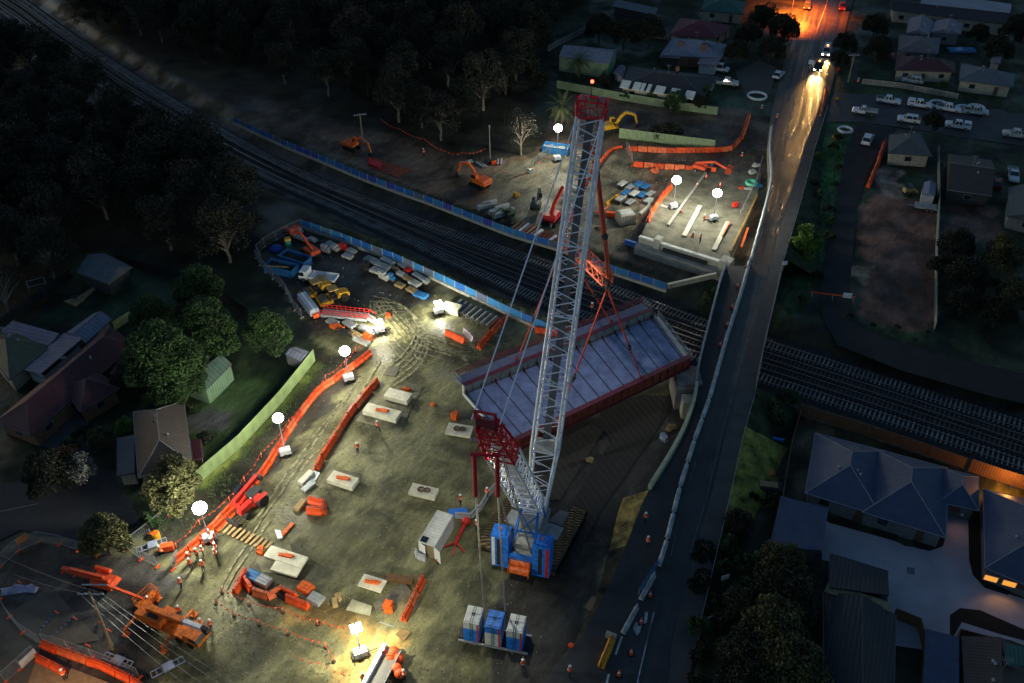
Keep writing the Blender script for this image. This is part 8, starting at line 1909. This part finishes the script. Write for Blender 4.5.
# gear round the closed street and gate
t = thing('ground_sheet', 'pale lilac sheet held by poles at the far left of the closed street', 'sheet', G(19, 590, 0), .1); MB().box(-2.0, 1.8, -.5, .4, .0, .35, rz=.1, taper=.2).box(-1.0, 2.2, -.2, .7, .05, .5, rz=-.25, taper=.25).build('sheet', mat('sheet_lilac', (.35, .35, .50), .7, var=.4), t); MB().beam((-4, 0, .3), (1.6, .3, .4), .07).build('pole', WHITEP, t)
BB = mat('bead_blue', (.05, .2, .6), .5)
for a, b, lb in [((40, 630), (56, 611), 'left dotted blue line chalked across the dark pavement'), ((52, 636), (74, 617), 'right dotted blue line chalked across the dark pavement')]:
    P = resample([G(*a, .05), G(*b, .05)], .5); mb = MB()
    for p in P: mb.sphere(p, .11, 6, 4)
    tag(mb.build('bead_line', BB), lb, 'marker line')
for px, py, lb in [(55, 611, 'tipped orange bollard at the end of the left dotted blue line'), (73, 617, 'tipped orange bollard at the end of the right dotted blue line'), (18, 581, 'tipped orange bollard left of the lilac sheet'), (31, 584, 'tipped orange bollard above the lilac sheet'), (99, 622, 'orange post right of the leaning power pole'), (107, 629, 'red post beside the foot of the power pole'), (86, 644, 'short orange post near the lower left barrier row')]:
    a_ = G(px, py, .08); o = MB().tube(a_, a_ + Vector((.8, -.6, .35)), .1, 8, .06).build('tipped_bollard', BUNT); tag(o, lb, 'bollard')
for px, py, rz, lb in [(118, 661, -.35, 'silver frame lying behind the lower left orange row'), (168, 668, .6, 'pale blue crossed frame lying at the foot of the wires'), (152, 546, .5, 'pale blue board on a pole inside the wire gate')]:
    t = thing('metal_frame', lb, 'frame', G(px, py, 0), rz); mb = MB(); mb.beam((-1.8, -.4, .2), (1.8, -.4, .2), .1).beam((-1.8, .4, .2), (1.8, .4, .2), .1)
    for k in range(7): mb.beam((-1.8 + k * .6, -.4, .2), (-1.8 + k * .6, .4, .2), .07)
    mb.build('frame', mat('frame_pale', (.40, .45, .60), .4, .3), t); MB().box(-.5, .7, -.6, .5, .25, .45, taper=.05).build('board', MATS['frame_pale'], t)
t = thing('tipped_drum', 'yellow drum standing inside the wire gate below the lamp', 'drum', G(157, 538, 0)); MB().tube((0, 0, 0), (0, 0, 1.0), .5, 14).build('body', YEL, t); MB().tube((0, 0, 1.0), (0, 0, 1.04), .4, 14).build('lid', MORG, t)
t = thing('red_generator', 'red-orange generator beside the bending worker at the wire gate', 'generator', G(168, 550, 0), .3); MB().box(-.8, .8, -.45, .45, .2, 1.0, taper=.08).build('body', ORANGE, t); MB().tube((-.5, -.5, .2), (-.5, .5, .2), .2, 10).build('axle', BLK, t)
# extra gear by the far approach and store
rnd = random.Random(9)
for i, (px, py, lb, m) in enumerate([(596, 182, 'small red gas cage behind the boom top of the far yard', RDM), (575, 190, 'grey tool box left of the far store', GREYP), (660, 180, 'dark tool box above the approach barriers', DARK), (655, 172, 'faded orange drum heap under the far straight row', OR2), (598, 228, 'tan sand heap in front of the red loader crane', RUSTP), (470, 163, 'pale spoil bag beside the unlit mast', MATS['wrap_white']), (530, 172, 'pale spoil bag beside the wire fence corner', MATS['wrap_white']), (443, 222 - 18, 'dark tool box beside the orange excavator', DARK), (516, 196, 'yellow sand bag on the mud left of the boom', YEL), (735, 206, 'red drum in the right bay of the approach', RDM)]):
    blob(px, py, .9, .7, rnd.uniform(.5, 1.1), m, 'site_box', lb, 'site box', seed=60 + i, rz=i * .7, z=fillz(py) if px > 650 and py > 165 else 0)
drop_unused()
